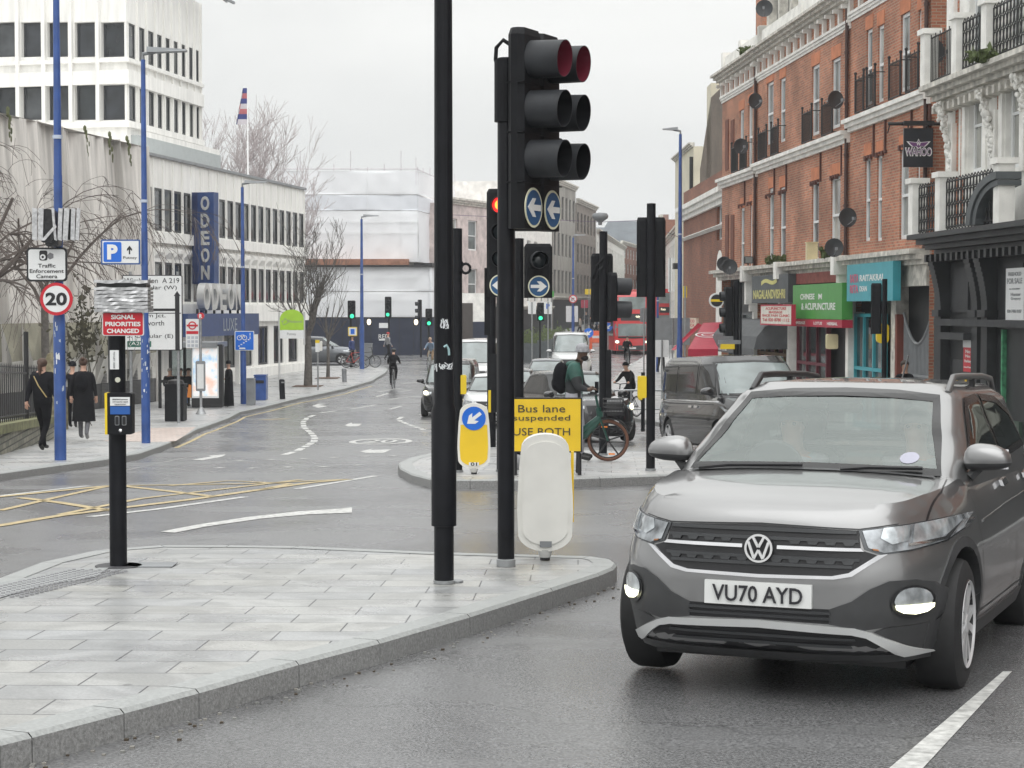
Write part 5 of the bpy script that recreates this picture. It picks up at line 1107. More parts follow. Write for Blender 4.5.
shp = thing('shrub', 'sparse dark-leaved shrub against the concrete hall, right of the 20 sign', 'shrub', p0); iv.build('foliage', M('dry_leaf', (.05, .045, .025), .8, var=.5, scale=9), shp, world=True)
mb = MB()
for k in range(12): mb.tube([(random.uniform(-40, 60)*.0, 0, 0), (random.gauss(0, 1.2), 0, 5+random.random()*3)], .02, 4)
# flag
fg = thing('flagpole', 'white flagpole with a limp union flag above the cinema roof', 'flagpole', (RZ(248, 175, 96)[0], 96, hz(195, 96))); hh = hz(86, 96)-hz(195, 96)
MB().cyl((0,0,-1.5), (0,0,hh), .05, .03, n=6).build('pole', MSIGNW, fg); mb = MB(); random.seed(6)
for k in range(7):
    z0, z1 = hh-.1-k*.26, hh-.1-(k+1)*.26; x = -.02-.05*k
    V = [(-.02, 0, z0), (x-.18, .05, z0), (x-.1, .14, z0), (x-.22, .03, z0), (-.02, 0, z1), (x-.22, .05, z1), (x-.14, .14, z1), (x-.27, .03, z1)]
    mb.add(V, [(0,1,5,4)], (0, 1, 0, 2, 1, 0, 2)[k]); mb.add(V, [(1,2,6,5)], (2, 0, 1, 1, 0, 2, 0)[k]); mb.add(V, [(2,3,7,6)], (0, 2, 0, 1, 2, 0, 0)[k])
mb.build('flag', [M('flag_navy', (.03, .04, .16), .8), M('flag_red', (.35, .10, .11), .8), M('flag_white', (.45, .42, .45), .8)], fg)

# ------------------------------------------------------------ damp air: fades the far end of the street
hm_ = bpy.data.materials.new('haze_air'); hm_.use_nodes = True; hm_.node_tree.nodes.clear(); ho = hm_.node_tree.nodes.new('ShaderNodeOutputMaterial'); hv = hm_.node_tree.nodes.new('ShaderNodeVolumePrincipled')
hv.inputs['Color'].default_value = (.95, .97, 1, 1); hv.inputs['Density'].default_value = .00055; hm_.node_tree.links.new(hv.outputs[0], ho.inputs['Volume'])
hz_o = MB().box(-950, 950, -60, 2600, -9, 52).build('haze', hm_); hz_o['kind'] = 'stuff'; hz_o['label'] = 'thin damp haze over the whole street'
# ------------------------------------------------------------ traffic signals
MLENS = M('dark_lens', (.02, .03, .035), .15, var=.2, spec=.7); MRIN = M('red_lens_and_hood_glow', (.10, .008, .02), .5, var=.1, emit=(.5, .03, .08), es=.02)
MRL_ = M('red_light', (.8, .05, .03), .4, emit=(1, .03, .03), es=1.3); MAML = M('amber_core', (1, .5, .1), .4, emit=(1, .42, .05), es=1.4); MGRL = M('green_light', (.1, .8, .5), .4, emit=(.05, .9, .45), es=1.3)
def hood(par, x, z, r, L_, y0, lens=None, name='hood'):
    mb = MB(); n = 28; V = []
    for k in range(n+1):
        a = -pi/2+.0+2*pi*k/n; dl = L_*(1-.10*(1-sin(a))/2); V.append((x+r*cos(a), y0, z+r*sin(a))); V.append((x+r*.97*cos(a), y0-dl, z+r*.97*sin(a)-.02*L_)); V.append((x+r*.93*cos(a), y0-dl, z+r*.93*sin(a)-.02*L_)); V.append((x+r*.93*cos(a), y0, z+r*.93*sin(a)))
    F = []
    for k in range(n):
        for j in range(3): F.append((k*4+j, k*4+j+1, (k+1)*4+j+1, (k+1)*4+j))
    mb.add(V, F); mb.m = [1 if i % 3 == 2 else 0 for i in range(len(F))]; h = mb.build(name, [MHOOD, MRIN if lens is MRIN else MBLKM], par, smooth=50)  # inside of a red-lens hood has the lens's red glow painted on
    MB().lathe([(.001, -.03), (r*.5, -.025), (r*.9, .0), (r*.93, .012)], (x, y0-.006, z), 20, 'y').build('lens', lens or MLENS, h, smooth=60); return h
def disc_sign(par, x, z, r, y, ang, face=None, rim=None, name='arrow_disc', arrow=True, aL=1.5):
    MB().lathe([(.001, -.006), (r, -.006), (r, 0)], (x, y, z), 32, 'y').build(name, rim or MCREAM, par)
    p = par.children[-1] if False else None
    MB().lathe([(.001, -.009), (r*.88, -.009), (r*.88, -.006)], (x, y, z), 32, 'y').build('disc_face', face or MSIGNN, par)
    if arrow: MB().extr(arrow_pts(r*aL, ang, x, z, .2, .62), y-.013, y-.009).build('arrow', MWL, par)
def head(par, x, y, z0, rz, n=3, w=.34, sp=.375, r=.145, hl=.37, dep=.13, lit=None, disc=None, dr=.155, board=0, hoods=True, lens_top=None):
    """signal head, z0 = underside, facing rz"""
    e = bpy.data.objects.new('signal_head', None); h = sp*n+.04; extra = (dr*2+.04) if disc is not None else 0; H = h+extra
    mb = MB(); c = .04
    pts = [(-w/2, -dep/2+c), (-w/2+c, -dep/2), (w/2-c, -dep/2), (w/2, -dep/2+c), (w/2, dep/2-c), (w/2-c, dep/2), (-w/2+c, dep/2), (-w/2, dep/2-c)]
    for q0, q1, s0, s1 in ((0, H-.05, 1, 1), (H-.05, H, 1, .86)):
        V = [(px*s0, py*s0, q0) for px, py in pts]+[(px*s1, py*s1, q1) for px, py in pts]; m = len(pts)
        mb.add(V, [(i, (i+1) % m, (i+1) % m+m, i+m) for i in range(m)]+[tuple(range(m-1, -1, -1)), tuple(range(m, 2*m))])
    for k in range(0, n): z = extra+.005+sp*k; mb.box(-w/2-.002, w/2+.002, -dep/2-.004, dep/2+.002, z-.004, z+.004)
    if board: mb.box(-w/2-board, w/2+board, dep/2, dep/2+.012, -.04, H+.08)
    o = mb.build('signal_head', MBLKM, par, loc=(x, y, z0), rot=(0, 0, rz)); 
    for k in range(n):
        z = extra+sp*(k+.5); nm = ('green', 'amber', 'red')[k] if n == 3 else 'x'
        le = {'red': MRL_, 'green': MGRL}.get(nm) if (lit == nm) else (lit if lit and n == 1 and not isinstance(lit, str) else None)
        if k == n-1 and lens_top: le = lens_top
        if hoods: hood(o, 0, z, r, hl, -dep/2, le)
        else: MB().lathe([(.001, -.02), (r, 0)], (0, -dep/2, z), 14, 'y').build('lens', le or MLENS, o)
    if disc is not None: disc_sign(o, 0, dr+.01, dr, -dep/2-.004, disc)
    return o
def pole_prof(par, prof, mat, name='pole', n=20, **k): return MB().lathe(prof, (0,0,0), n).build(name, mat, par, smooth=35, **k)
def base_at(px, py, h=.13): return gp(px, py, h)

# 1 near signal with two heads seen nearly side-on
b0 = base_at(506, 566); k0 = FOC/b0.y; H = lambda py: hz(py, b0.y)-b0.z
sg = thing('traffic_light', 'tallest near traffic light, two grey-hooded heads turned to the right above blue arrow discs', 'traffic light', b0)
pole_prof(sg, [(.062, .0), (.062, H(60)), (.058, H(58)), (.001, H(57.5))], MBLK); pole_prof(sg, [(.07, 0), (.07, .05), (.063, .055)], MGREY, 'base_collar')
MB().cyl((-.01, 0, H(122)), (-.01, 0, H(60)), .075, n=18).build('sleeve', MBLKM, sg)
rz0 = R(64); z0 = H(208)-.155
hd1 = head(sg, .135, -.02, z0, rz0, 3, .35, .358, .138, .27, .13, disc=pi, dr=.145, lens_top=MRIN); hd2 = head(sg, .135+.146, .30, z0, rz0, 3, .35, .358, .138, .27, .13, disc=pi, dr=.145, lens_top=MRIN)
MB().tube([(.07, 0, H(48)), (-.02, 0, H(40)), (-.07, -.01, H(48)), (-.075, 0, H(60)), (-.05, 0, H(70)), (.05, -.02, H(85))], .016, 8).build('cable', MBLKM, sg, smooth=60)
mb = MB(); 
for z in (H(110), H(100), H(218)): mb.box(-.03, .10, -.03, .03, z, z+.025)
mb.box(0, .26, .0, .24, H(230), H(226)); mb.build('bracket', MBLKM, sg)
# 2 thick black post, sleeve in the middle
b1 = base_at(444, 583); H1 = lambda py: hz(py, b1.y)-b1.z; u = b1.y/FOC
pp = thing('black_post', 'thick black post with a wider sleeve, white scribbles on it, running out of the top', 'post', b1)
pole_prof(pp, [(9.9*u, 0), (9.9*u, H1(526)), (12.6*u, H1(525.5)), (12.6*u, H1(412)), (10*u, H1(403)), (9.6*u, H1(330)), (9.3*u, H1(200)), (8.8*u, H1(-60)), (8.4*u, H1(-160))], MBLK, n=24)
pole_prof(pp, [(10.6*u, 0), (10.6*u, .02), (9.9*u, .022)], MGREY, 'base_ring')
mb = MB()
for a in (-2.2, -1.25, -.55): mb.cyl((9.75*u*cos(a), 9.75*u*sin(a), H1(400)), (8.9*u*cos(a), 8.9*u*sin(a), H1(-100)), .004, n=4)
mb.build('ridge', MBLKM, pp)
random.seed(31)
def scrawl(par, cx, z, wd, ht, rad, n, m, seed, name='graffiti'):
    random.seed(seed); mb = MB()
    for s_ in range(n):
        q = []; a0 = cx+wd*(s_/max(1, n-1)-.5) if n > 1 else cx
        for k in range(7): a = a0+random.gauss(0, wd*.10); q.append((rad*cos(a), rad*sin(a), z+ht*(.5-k/6)*(1 if s_ % 2 else -1)+random.gauss(0, ht*.1)))
        mb.tube(q, .0045, 4)
    return mb.build(name, m, par)
MGRAF = M('graffiti_white', (.7, .72, .74), .6, var=.1)
scrawl(pp, -pi/2+.15, H1(324), .7, .06, 9.65*u, 5, MGRAF, 1); scrawl(pp, -pi/2+.35, H1(366), 1.3, .035, 9.8*u, 7, MGRAF, 2); scrawl(pp, -pi/2-.9, H1(367), .3, .05, 9.8*u, 2, MGRAF, 3)
q = []; MB().tube([(9.8*u*cos(a), 9.8*u*sin(a), z) for a, z in ((-1.5, H1(347)), (-1.25, H1(345)), (-1.0, H1(349)), (-.95, H1(355)))], .009, 6).build('sticker', M('sticker_teal', (.3, .45, .47), .5), pp)
mb = MB(); mb.cyl((9.4*u*cos(-1.9), 9.4*u*sin(-1.9), H1(36)), (10.2*u*cos(-1.9), 10.2*u*sin(-1.9), H1(36)), .012, n=8); mb.build('bolt', MBLKM, pp)
# 3 short post with push-button box and red sign
b2 = base_at(118.5, 566); H2 = lambda py: hz(py, b2.y)-b2.z; v = b2.y/FOC
ps = thing('crossing_post', 'short black crossing post with push-button box and stickers on the near island', 'post', b2)
pole_prof(ps, [(8.6*v, 0), (8.6*v, H2(300))], MBLK, n=24); MB().cyl((0,0,0), (0,0,.006), .17, n=24).build('base_plate', M('tar_collar', (.05, .05, .055), .6), ps)
bx = MB(); bx.rbox((112.5-118.5)*v, (138-118.5)*v, -.17, -.07, H2(433), H2(392), .015); pb = bx.build('push_button_box', MBLKM, ps)
MB().box((111-118.5)*v, (113.4-118.5)*v, -.172, -.07, H2(433), H2(392)).build('yellow_edge', MYBOX, pb)
MB().box((116.5-118.5)*v, (136-118.5)*v, -.176, -.171, H2(404.5), H2(396)).build('notice', MSIGNW, pb); MB().box((116.5-118.5)*v, (136-118.5)*v, -.176, -.171, H2(413), H2(405.2)).build('blue_panel', M('panel_blue', (.02, .10, .35), .3), pb)
for k, s_ in enumerate(('PEDESTRIANS push button', 'and wait for signal', 'opposite')): text(s_, pb, ((126.5-118.5)*v, -.178, H2(398.3+k*2.4)), MSIGNK, w=.11-.03*(k == 2), h=.009)
for x in (123, 130): MB().rbox((x-2-118.5)*v, (x+2.4-118.5)*v, -.175, -.171, H2(424), H2(414.5), .008).build('figure_panel', MGREYP, pb); MB().rbox((x-1.4-118.5)*v, (x+1.8-118.5)*v, -.178, -.175, H2(423.2), H2(415.3), .006).build('figure_window', MSIGNK, pb)
MB().lathe([(.001, -.012), (.012, -.008), (.014, 0)], ((126.5-118.5)*v, -.171, H2(429)), 12, 'y').build('button', MCHROME, pb)
MB().box(-.035, .03, -.078, -.066, H2(369), H2(350)).build('sticker', MSIGNW, ps); MB().lathe([(.001, -.008), (.019, -.008), (.019, 0)], (.02, -.066, H2(379.5)), 14, 'y').build('round_sticker', M('sticker_cream', (.6, .6, .5), .5), ps)
text('TO LET  0208', ps, (-.003, -.08, H2(359.5)), MGR, w=.12, h=.012, rot=(pi/2, pi/2, 0))
rs = thing('sign', 'small red rectangular sign with three lines of white capitals on the crossing post', 'sign', b2+Vector((0, -.09, H2(335.6))))
MB().rbox((107-118.5)*v, (148.3-118.5)*v, -.006, .006, 0, H2(312)-H2(335.6), .015).build('border', MSIGNW, rs); MB().rbox((108-118.5)*v, (147.4-118.5)*v, -.01, -.006, .006, H2(312.8)-H2(335.6), .012).build('panel', MSIGNR, rs)
for k, (s_, w_) in enumerate((('SIGNAL', 23.5), ('PRIORITIES', 35), ('CHANGED', 32))): text(s_, rs, ((127.8-118.5)*v, -.013, H2(317+6.9*k)-H2(335.6)), MWL, w=w_*v, h=4.5*v, bold=.03)
ws = thing('wrapped_signal', 'signal head wrapped in silver tape and black plastic on top of the crossing post', 'wrapped signal', b2+Vector((0, -.03, H2(312))))
hh = H2(281)-H2(312); mb = MB(); mb.rbox(-.12, .24, -.09, .09, .0, hh, .03); mb.build('black_wrapping', MBAG, ws); random.seed(8)
mb = MB()
for k in range(9):
    z = .0+hh*k/8.6; 
    if k in (7,): continue
    n = 14; V = []; 
    for i in range(n+1):
        x = -.13+.385*i/n
        for dz in (0, .019): V.append((x, -.104-.006*random.random(), z+dz+.006*sin(i*.8+k)))
    mb.add(V, [(2*i, 2*i+2, 2*i+3, 2*i+1) for i in range(n)]); mb.box(-.13, .255, -.098, -.094, z, z+.02); mb.box(-.135, -.125, -.1, .1, z, z+.02); mb.box(.245, .257, -.1, .1, z, z+.02)
mb.build('tape', MFOIL, ws)
# 4 white bollard seen from behind, on the near island
def bollard(name, label, px, py, wpx, hpx, back, rz=0):
    b = base_at(px, py); s_ = b.y/FOC; t = thing(name, label, 'bollard', b, rz); W_ = wpx*s_/2; H_ = hpx*s_; zb = H_*.075
    out_ = []
    for k in range(13): a = pi-pi*k/12; out_.append((W_*.86*cos(a) if abs(cos(a)) < .99 else W_*.86*cos(a), H_-W_*.62+W_*.62*sin(a)**.8))
    out_ += [(W_*.93, H_*.72), (W_*.985, H_*.5), (W_, H_*.38), (W_*.97, H_*.26)]
    for k in range(1, 9): a = -pi*k/18*1.0; out_.append((W_*.97*cos(a), H_*.22+(H_*.22-zb)*sin(a)))
    left = [(-x, z) for x, z in reversed(out_[13:])]
    out_ = out_+[(W_*.25, zb)]+[(-W_*.25, zb)]+left
    mb = MB(); mb.extr(out_, -.05, .05); o = mb.build('shell', MWPL, t)
    cx, cz = 0, H_*.52; inn = [(cx+(x-cx)*.86, cz+(z-cz)*.90) for x, z in out_]
    if back:
        MB().extr([(cx+(x-cx)*.84, cz+(z-cz)*.88) for x, z in out_], -.062, -.05).build('back_panel', MWPL, t)
        m2 = MB(); m2.extr([(x*1.0, z) for x, z in out_], .05, .13); m2.build('front_shell', MWPL, t)
        MB().box(W_*.93, W_*1.03, .0, .05, H_*.30, H_*.86).build('yellow_side', MSIGNY, t)
        MB().box(-.04, .05, -.065, -.062, H_*.11, H_*.11+.045).build('maker_label', MGREYP, t); 
    else:
        MB().extr(inn, -.058, -.05).build('yellow_panel', MSIGNY, t); hgt = H_*.66
        MB().extr([p for p in inn if p[1] > hgt-.02]+[], -.06, -.0585).build('white_field', MWPL, t)
        MB().lathe([(.001, -.066), (W_*.72, -.066), (W_*.72, -.058)], (0, 0, H_*.79), 28, 'y').build('blue_disc', MSIGNB, t)
        MB().extr(arrow_pts(W_*1.05, R(-142), 0, H_*.79, .2, .6), -.070, -.066).build('arrow', MWL, t)
        MB().box(-.07, .07, -.064, -.058, H_*.12, H_*.17).build('number_plate', MSIGNW, t); text('01', t, (0, -.066, H_*.145), MSIGNK, w=.09, h=.05, bold=.02)
    MB().lathe([(W_*.27, 0), (W_*.24, -.03), (W_*.19, -.06)], (0, 0, zb+.01), 16).build('stem', M('stem_grey', (.55, .55, .53), .4), t); MB().lathe([(W_*.18, 0), (W_*.18, zb-.03)], (0,0,0), 16).build('foot', MSIGNK, t)
    return t
bollard('traffic_bollard', 'white traffic bollard seen from behind, with a yellow edge, on the near island', 545, 560, 56, 127, True)
bollard('traffic_bollard', 'yellow keep-left bollard with blue arrow disc numbered 01, on the far island', 474, 474, 33, 71, False)
for dx in (.17,):
    o = MB().lathe([(.05, 0), (.05, .012), (.001, .014)], (0,0,0), 12).build('ground_cover', MGREY, loc=base_at(456, 582)); o['kind'] = 'structure'

# far-island signals
def simple_signal(label, px, py, topy, rp=.07, name='traffic_light', cat='traffic light'):
    b = base_at(px, py); t = thing(name, label, cat, b); h = hz(topy, b.y)-b.z
    pole_prof(t, [(rp, 0), (rp, h*.998), (.001, h)], MBLK, n=14); pole_prof(t, [(rp+.012, 0), (rp+.012, .03), (rp, .032)], MGREY, 'base_ring', n=14); return t, b, (lambda q: hz(q, b.y)-b.z), b.y/FOC
tB, bB, HB, sB = simple_signal('traffic light with one dark lens over a right-arrow disc, behind the yellow sign', 519, 468, 238)
hB = head(tB, (538-519)*sB, -.05, HB(298), .12, 1, 28*sB, .40, .13, .2, .13, disc=0, dr=10.8*sB)
tC, bC, HC, sC = simple_signal('black traffic light showing red, left-arrow disc below, behind the tallest signal', 501.5, 471.5, 190)
hC = head(tC, (501-501.5)*sC, -.14, HC(297), -.12, 3, 28*sC, 26.6*sC, .125, .13, .13, lit='red', disc=pi, dr=10.8*sC); 
MB().lathe([(.001, -.045), (.075, -.035)], (0, -.065, 10.8*sC*2+.04+26.6*sC*2.5), 18, 'y').build('lit_core', MAML, hC)
MB().box((484-501)*sC, (490-501)*sC, -.1, .0, HC(335), HC(268)).build('side_box', MBLKM, tC)
tD, bD, HD, sD = simple_signal('black post with a looped cable and yellow push-button box, left end of the far island', 457.5, 472, 228, name='crossing_post', cat='post')
MB().tube([((466+4.5*cos(a)-457.5)*sD, -.02, HD(268.5-4.8*sin(a))) for a in [2*pi*k/12 for k in range(13)]], .02, 6).tube([(0, 0, HD(256)), ((463-457.5)*sD, 0, HD(264))], .02, 6).build('cable', MBLKM, tD, smooth=60)
MB().rbox((459-457.5)*sD, (466.5-457.5)*sD, -.05, .08, HD(394), HD(375), .02).build('push_button_box', MYBOX, tD)
b = base_at(491.5, 447); tP = thing('crossing_post', 'black post with wide control case and thin yellow edge, between the posts on the island', 'post', b); s_ = b.y/FOC; HH = lambda q: hz(q, b.y)-b.z
pole_prof(tP, [(.085, 0), (.085, HH(262))], MBLK, n=14); MB().rbox(-.05, .16, -.1, .05, HH(412), HH(354), .02).build('control_case', MBLKM, tP); MB().box(-.06, -.01, -.12, -.02, HH(412), HH(390)).build('yellow_edge', MYBOX, tP)
tE, bE, HE, sE = simple_signal('black traffic light seen from the back behind the e-bike rider, two hoods to the right', 603, 455, 231)
head(tE, (602-603)*sE, .16, HE(322), pi, 3, 22*sE, .38, .12, .2, .13); head(tE, (611-603)*sE, .0, HE(321), R(100), 2, .3, 23*sE, .15, .27, .16)
MB().tube([(0, -.08, HE(258)), (-.12, -.1, HE(266)), (-.18, 0, HE(278))], .018, 6).tube([(0, -.08, HE(266)), (-.08, -.1, HE(270)), (-.17, 0, HE(284))], .018, 6).build('cable', MBLKM, tE)
MB().rbox(.0, .14, -.05, .12, HE(398), HE(350), .02).build('control_case', MBLKM, tE)
tF, bF, HF, sF = simple_signal('back-turned black traffic light with a yellow push-button box, nearest the grey compact car', 650.5, 470.5, 203, rp=.065)
head(tF, (643.5-650.5)*sF, .1, HF(297), pi, 3, .2, .37, .09, .15, .13); head(tF, (657-650.5)*sF, .1, HF(297), pi, 3, .24, .37, .11, .2, .13)
MB().rbox((637.5-650.5)*sF, (646-650.5)*sF, -.06, .1, HF(398), HF(376), .02).build('push_button_box', MYBOX, tF)
b = at(643, 48, .12); t = thing('crossing_post', 'slim black post with a small yellow box, far pavement behind the signal', 'post', b); pole_prof(t, [(.05, 0), (.05, 1.5)], MBLK, n=10); MB().rbox(-.12, -.02, -.06, .06, .8, 1.35, .02).build('push_button_box', MYBOX, t)
def far_signal(label, px, y, head_px, py0, py1, rz, lit=None, base=None, extra=None):
    b = at(px, y, .12); t = thing('traffic_light', label, 'traffic light', b, 0, 'distant traffic lights'); s_ = y/FOC; z1 = hz(py0, y)-b.z; z0 = hz(py1, y)-b.z
    pole_prof(t, [(.06, 0), (.06, z1-.1)], MBLK, n=10); head(t, (head_px-px)*s_, -.12, z0, rz, 3, .42, (z1-z0)/3.05, .13, .2, .2, lit=lit); return t, b
far_signal('distant green traffic light left of the farthest lamp column, above a small yellow sign', 351, 104, 352, 301, 319, .2, 'green')
far_signal('distant traffic light with green lit, in front of the white sheeting above the cyclist', 389, 124, 388.5, 297, 318, -.1, 'green')
far_signal('distant traffic light seen side-on, immediately left of the thick black post', 421, 122, 420, 300, 321, -1.3)
far_signal('distant traffic light with green lit, half behind the thick black post', 429, 118, 429, 309, 326, .1, 'green')
far_signal('distant traffic light with green lit between two white signs, under the right-arrow disc', 540, 112, 540.5, 303, 321, 0, 'green')
bG = at(736, 48, .12); tG = thing('traffic_light', 'slim black traffic light seen side-on before the grey awning, above the dark van', 'traffic light', bG); s_ = 48/FOC; HG = lambda q: hz(q, 48)-bG.z
pole_prof(tG, [(.075, 0), (.075, HG(281))], MBLK, n=12); MB().cyl((.11, 0, 0), (.11, 0, HG(283)), .03, n=8).build('conduit', MBLK, tG); head(tG, (728-736)*s_, 0, HG(336), R(-84), 3, .32, .40, .12, .12, .2)
MB().box(-.45, .1, -.1, .1, HG(344), HG(340)).build('tray', MGREYP, tG); MB().box(-.4, -.05, -.12, .1, HG(349), HG(344)).build('yellow_box', MYBOX, tG)
bH = at(884, 43, .12); tH = thing('traffic_light', 'black traffic light seen from the back in front of the teal restaurant', 'traffic light', bH); s_ = 43/FOC; HH_ = lambda q: hz(q, 43)-bH.z
pole_prof(tH, [(.06, 0), (.06, HH_(279))], MBLK, n=12); head(tH, (876.5-884)*s_, .1, HH_(334), R(168), 3, .24, .37, .09, .12, .16)

# ------------------------------------------------------------ blue lamp columns
def lamp_column(label, px, py, topy, lo_px, arm=1, rz=0, h=.12, y=None, out_=False, split=2.3, lampdx=.9):
    b = gp(px, py, h) if y is None else at(px, y, h); t = thing('lamp_column', label, 'lamp post', b, 0, 'blue lamp columns'); s_ = b.y/FOC; Ht = hz(topy, b.y)-b.z; r = lo_px*s_/2
    pole_prof(t, [(r, 0), (r, split), (r*.78, split+.15), (r*.72, Ht*.55), (r*.68, Ht*.55), (r*.5, Ht-.12)], MBLUE, n=14)
    pole_prof(t, [(r*.82, Ht*.62), (r*.82, Ht*.62+.06)], M('pale_band', (.45, .5, .6), .5), 'band', n=14)
    mb = MB(); d = arm
    mb.tube([(0, 0, Ht-.12), (0, 0, Ht), (d*.25, 0, Ht+.04)], .04, 6); mb.build('arm', MGREYP, t)
    mb = MB(); mb.add([(d*.1, -.16, Ht+.02), (d*lampdx, -.12, Ht+.05), (d*lampdx, .12, Ht+.05), (d*.1, .16, Ht+.02), (d*.1, -.12, Ht+.14), (d*lampdx, -.08, Ht+.09), (d*lampdx, .08, Ht+.09), (d*.1, .12, Ht+.14)], [(0,3,2,1),(4,5,6,7),(0,1,5,4),(1,2,6,5),(2,3,7,6),(3,0,4,7)]); mb.build('lamp_head', MGREYP, t)
    random.seed(int(px)); mb = MB()
    for k in range(16):
        a = -pi/2+random.uniform(-1, 1); z = random.uniform(.9, 2.25); da = random.uniform(.1, .35); dz = random.uniform(.02, .10)
        V = [((r+.003)*cos(q), (r+.003)*sin(q), zz) for q, zz in ((a, z), (a+da, z+random.uniform(-.02, .02)), (a+da, z+dz), (a, z+dz*.8))]; mb.add(V, [(0,1,2,3)], k % 2)
    if py is not None and b.y < 60: mb.build('sticker_remains', [MGRAF, M('sticker_grey', (.4, .45, .52), .6)], t)
    return t, b, s_, Ht
l1, bl1, sl1, _ = lamp_column('nearest blue lamp column, carrying the round 20 sign, running out of the top', 60.5, 460, -60, 12)
l2, bl2, sl2, _ = lamp_column('blue lamp column carrying the parking sign, behind the short crossing post', 146, 443, 54, 9)
l3, bl3, sl3, _ = lamp_column('blue lamp column carrying the blue cycle sign, right of the bus shelter', 243.5, 404, 184, 6)
l4, bl4, sl4, _ = lamp_column('farthest left blue lamp column, at the pavement corner by the parked bicycles', 362, 369, 217, 4.6)
l5, bl5, sl5, _ = lamp_column('tall blue lamp column on the right pavement, rising behind the dark van', 679.5, None, 131, 6, arm=-1, y=70, lampdx=.65)
l6, bl6, sl6, _ = lamp_column('small distant blue lamp column carrying a round no-turn sign, left of the high street', 573, None, 236, 3.2, y=140, arm=1)
l7, bl7, sl7, _ = lamp_column('slim distant blue lamp column just right of the back-turned signal', 657.5, None, 258, 3.2, y=98, arm=-1)
# signs on the columns
def plate(name, label, par_b, px0, px1, py0, py1, y, mat=MSIGNW, border=None, r=.04, cat='sign', group=None, rz=0, bw=.03):
    s_ = y/FOC; z0 = hz(py1, y); z1 = hz(py0, y); cx = ray((px0+px1)/2, 300)[0]*y; t = thing(name, label, cat, (cx, y, z0), rz, group); w_ = (px1-px0)*s_/2
    if border: MB().rbox(-w_, w_, -.004, .02, 0, z1-z0, r).build('border', border, t); MB().rbox(-w_+bw, w_-bw, -.010, -.004, bw, z1-z0-bw, max(.01, r-bw/2)).build('panel', mat, t)
    else: MB().rbox(-w_, w_, -.008, .02, 0, z1-z0, r).build('panel', mat, t)
    return t, s_, (lambda px: (px-(px0+px1)/2)*s_), (lambda py: hz(py, y)-z0)
y1 = bl1.y-.2
t, s_, X, Z = plate('camera_sign', 'white traffic enforcement camera sign above the round 20 sign', 0, 27, 67.5, 247.5, 281.5, y1, border=MSIGNK, r=.06)
MB().rbox(X(40), X(48), -.016, -.010, Z(260.5), Z(250.5), .03).build('camera_body', MSIGNK, t); MB().lathe([(.001, -.02), (.045, -.02), (.045, -.016)], (X(43.5), 0, Z(257)), 16, 'y').build('camera_lens', MSIGNW, t); MB().lathe([(.001, -.024), (.02, -.024), (.02, -.02)], (X(43.5), 0, Z(257)), 12, 'y').build('lens_core', MSIGNK, t)
MB().extr([(X(48), Z(257.5)), (X(50.5), Z(259.5)), (X(54), Z(258)), (X(54), Z(254)), (X(50.5), Z(252.5)), (X(48), Z(255))], -.014, -.010).build('camera_bellows', M('sign_grey', (.2, .2, .21), .5), t)
for k, (q, w_) in enumerate((('Traffic', 17.5), ('Enforcement', 34), ('Camera', 21))): text(q, t, (X(47.2), -.013, Z(265.7+5.3*k)), MSIGNK, w=w_*s_, h=3.9*s_, bold=.01)
t = thing('speed_sign', 'round white sign with red ring reading 20', 'sign', (ray(56.5, 300)[0]*y1, y1, hz(299, y1))); r = 16.3*s_
MB().lathe([(.001, -.01), (r, -.01), (r, .01), (.001, .012)], (0,0,0), 40, 'y').build('red_ring', MSIGNR, t); MB().lathe([(.001, -.014), (r*.81, -.014), (r*.81, -.01)], (0,0,0), 40, 'y').build('white_face', MSIGNW, t); text('20', t, (0, -.018, 0), MSIGNK, w=r*1.32, h=r*.80, bold=.035)
t = thing('wrapped_signal', 'bundle of black plastic and silver tape round the nearest blue column', 'wrapped signal', (ray(59, 300)[0]*y1, y1, hz(247, y1))); zz = hz(208.5, y1)-hz(247, y1)
mb = MB(); mb.rbox(-15*s_, -2*s_, -.2, .1, zz*.1, zz*.97, .06); mb.rbox(2*s_, 20*s_, -.18, .12, zz*.18, zz*.97, .06); mb.rbox(-11*s_, 2*s_, -.15, .1, 0, zz*.3, .05); mb.build('black_wrapping', MBAG, t); mb = MB(); random.seed(5)
for x0, x1, y_ in ((-23, -18, -.22), (-17, -12, -.24), (2, 6, -.2), (7.5, 12.5, -.24), (15, 19, -.21), (19.5, 23, -.2), (-1, 1.5, -.22)):
    e = random.uniform(-2.5, 2.5); V = [(x0*s_, y_, zz*.18), (x1*s_, y_, zz*.15), ((x1+e)*s_, y_-.01, zz*.98), ((x0+e)*s_, y_-.01, zz)]; mb.add(V+[(a, b_+.03, c) for a, b_, c in V], [(0,1,2,3),(4,7,6,5),(0,4,5,1),(1,5,6,2),(2,6,7,3),(3,7,4,0)])
V = [(-14*s_, -.25, zz*.15), (-10*s_, -.25, zz*.15), (2*s_, -.25, zz*.5), (1*s_, -.25, zz*.58)]; mb.add(V, [(0,1,2,3)]); mb.build('tape', MFOIL, t)
y2 = bl2.y-.16
t, s_, X, Z = plate('parking_sign', 'white parking sign with blue square and arrow on the second blue column', 0, 101.5, 140.5, 239.5, 264.5, y2, border=M('border_blue', (.03, .09, .28), .4), r=.02)
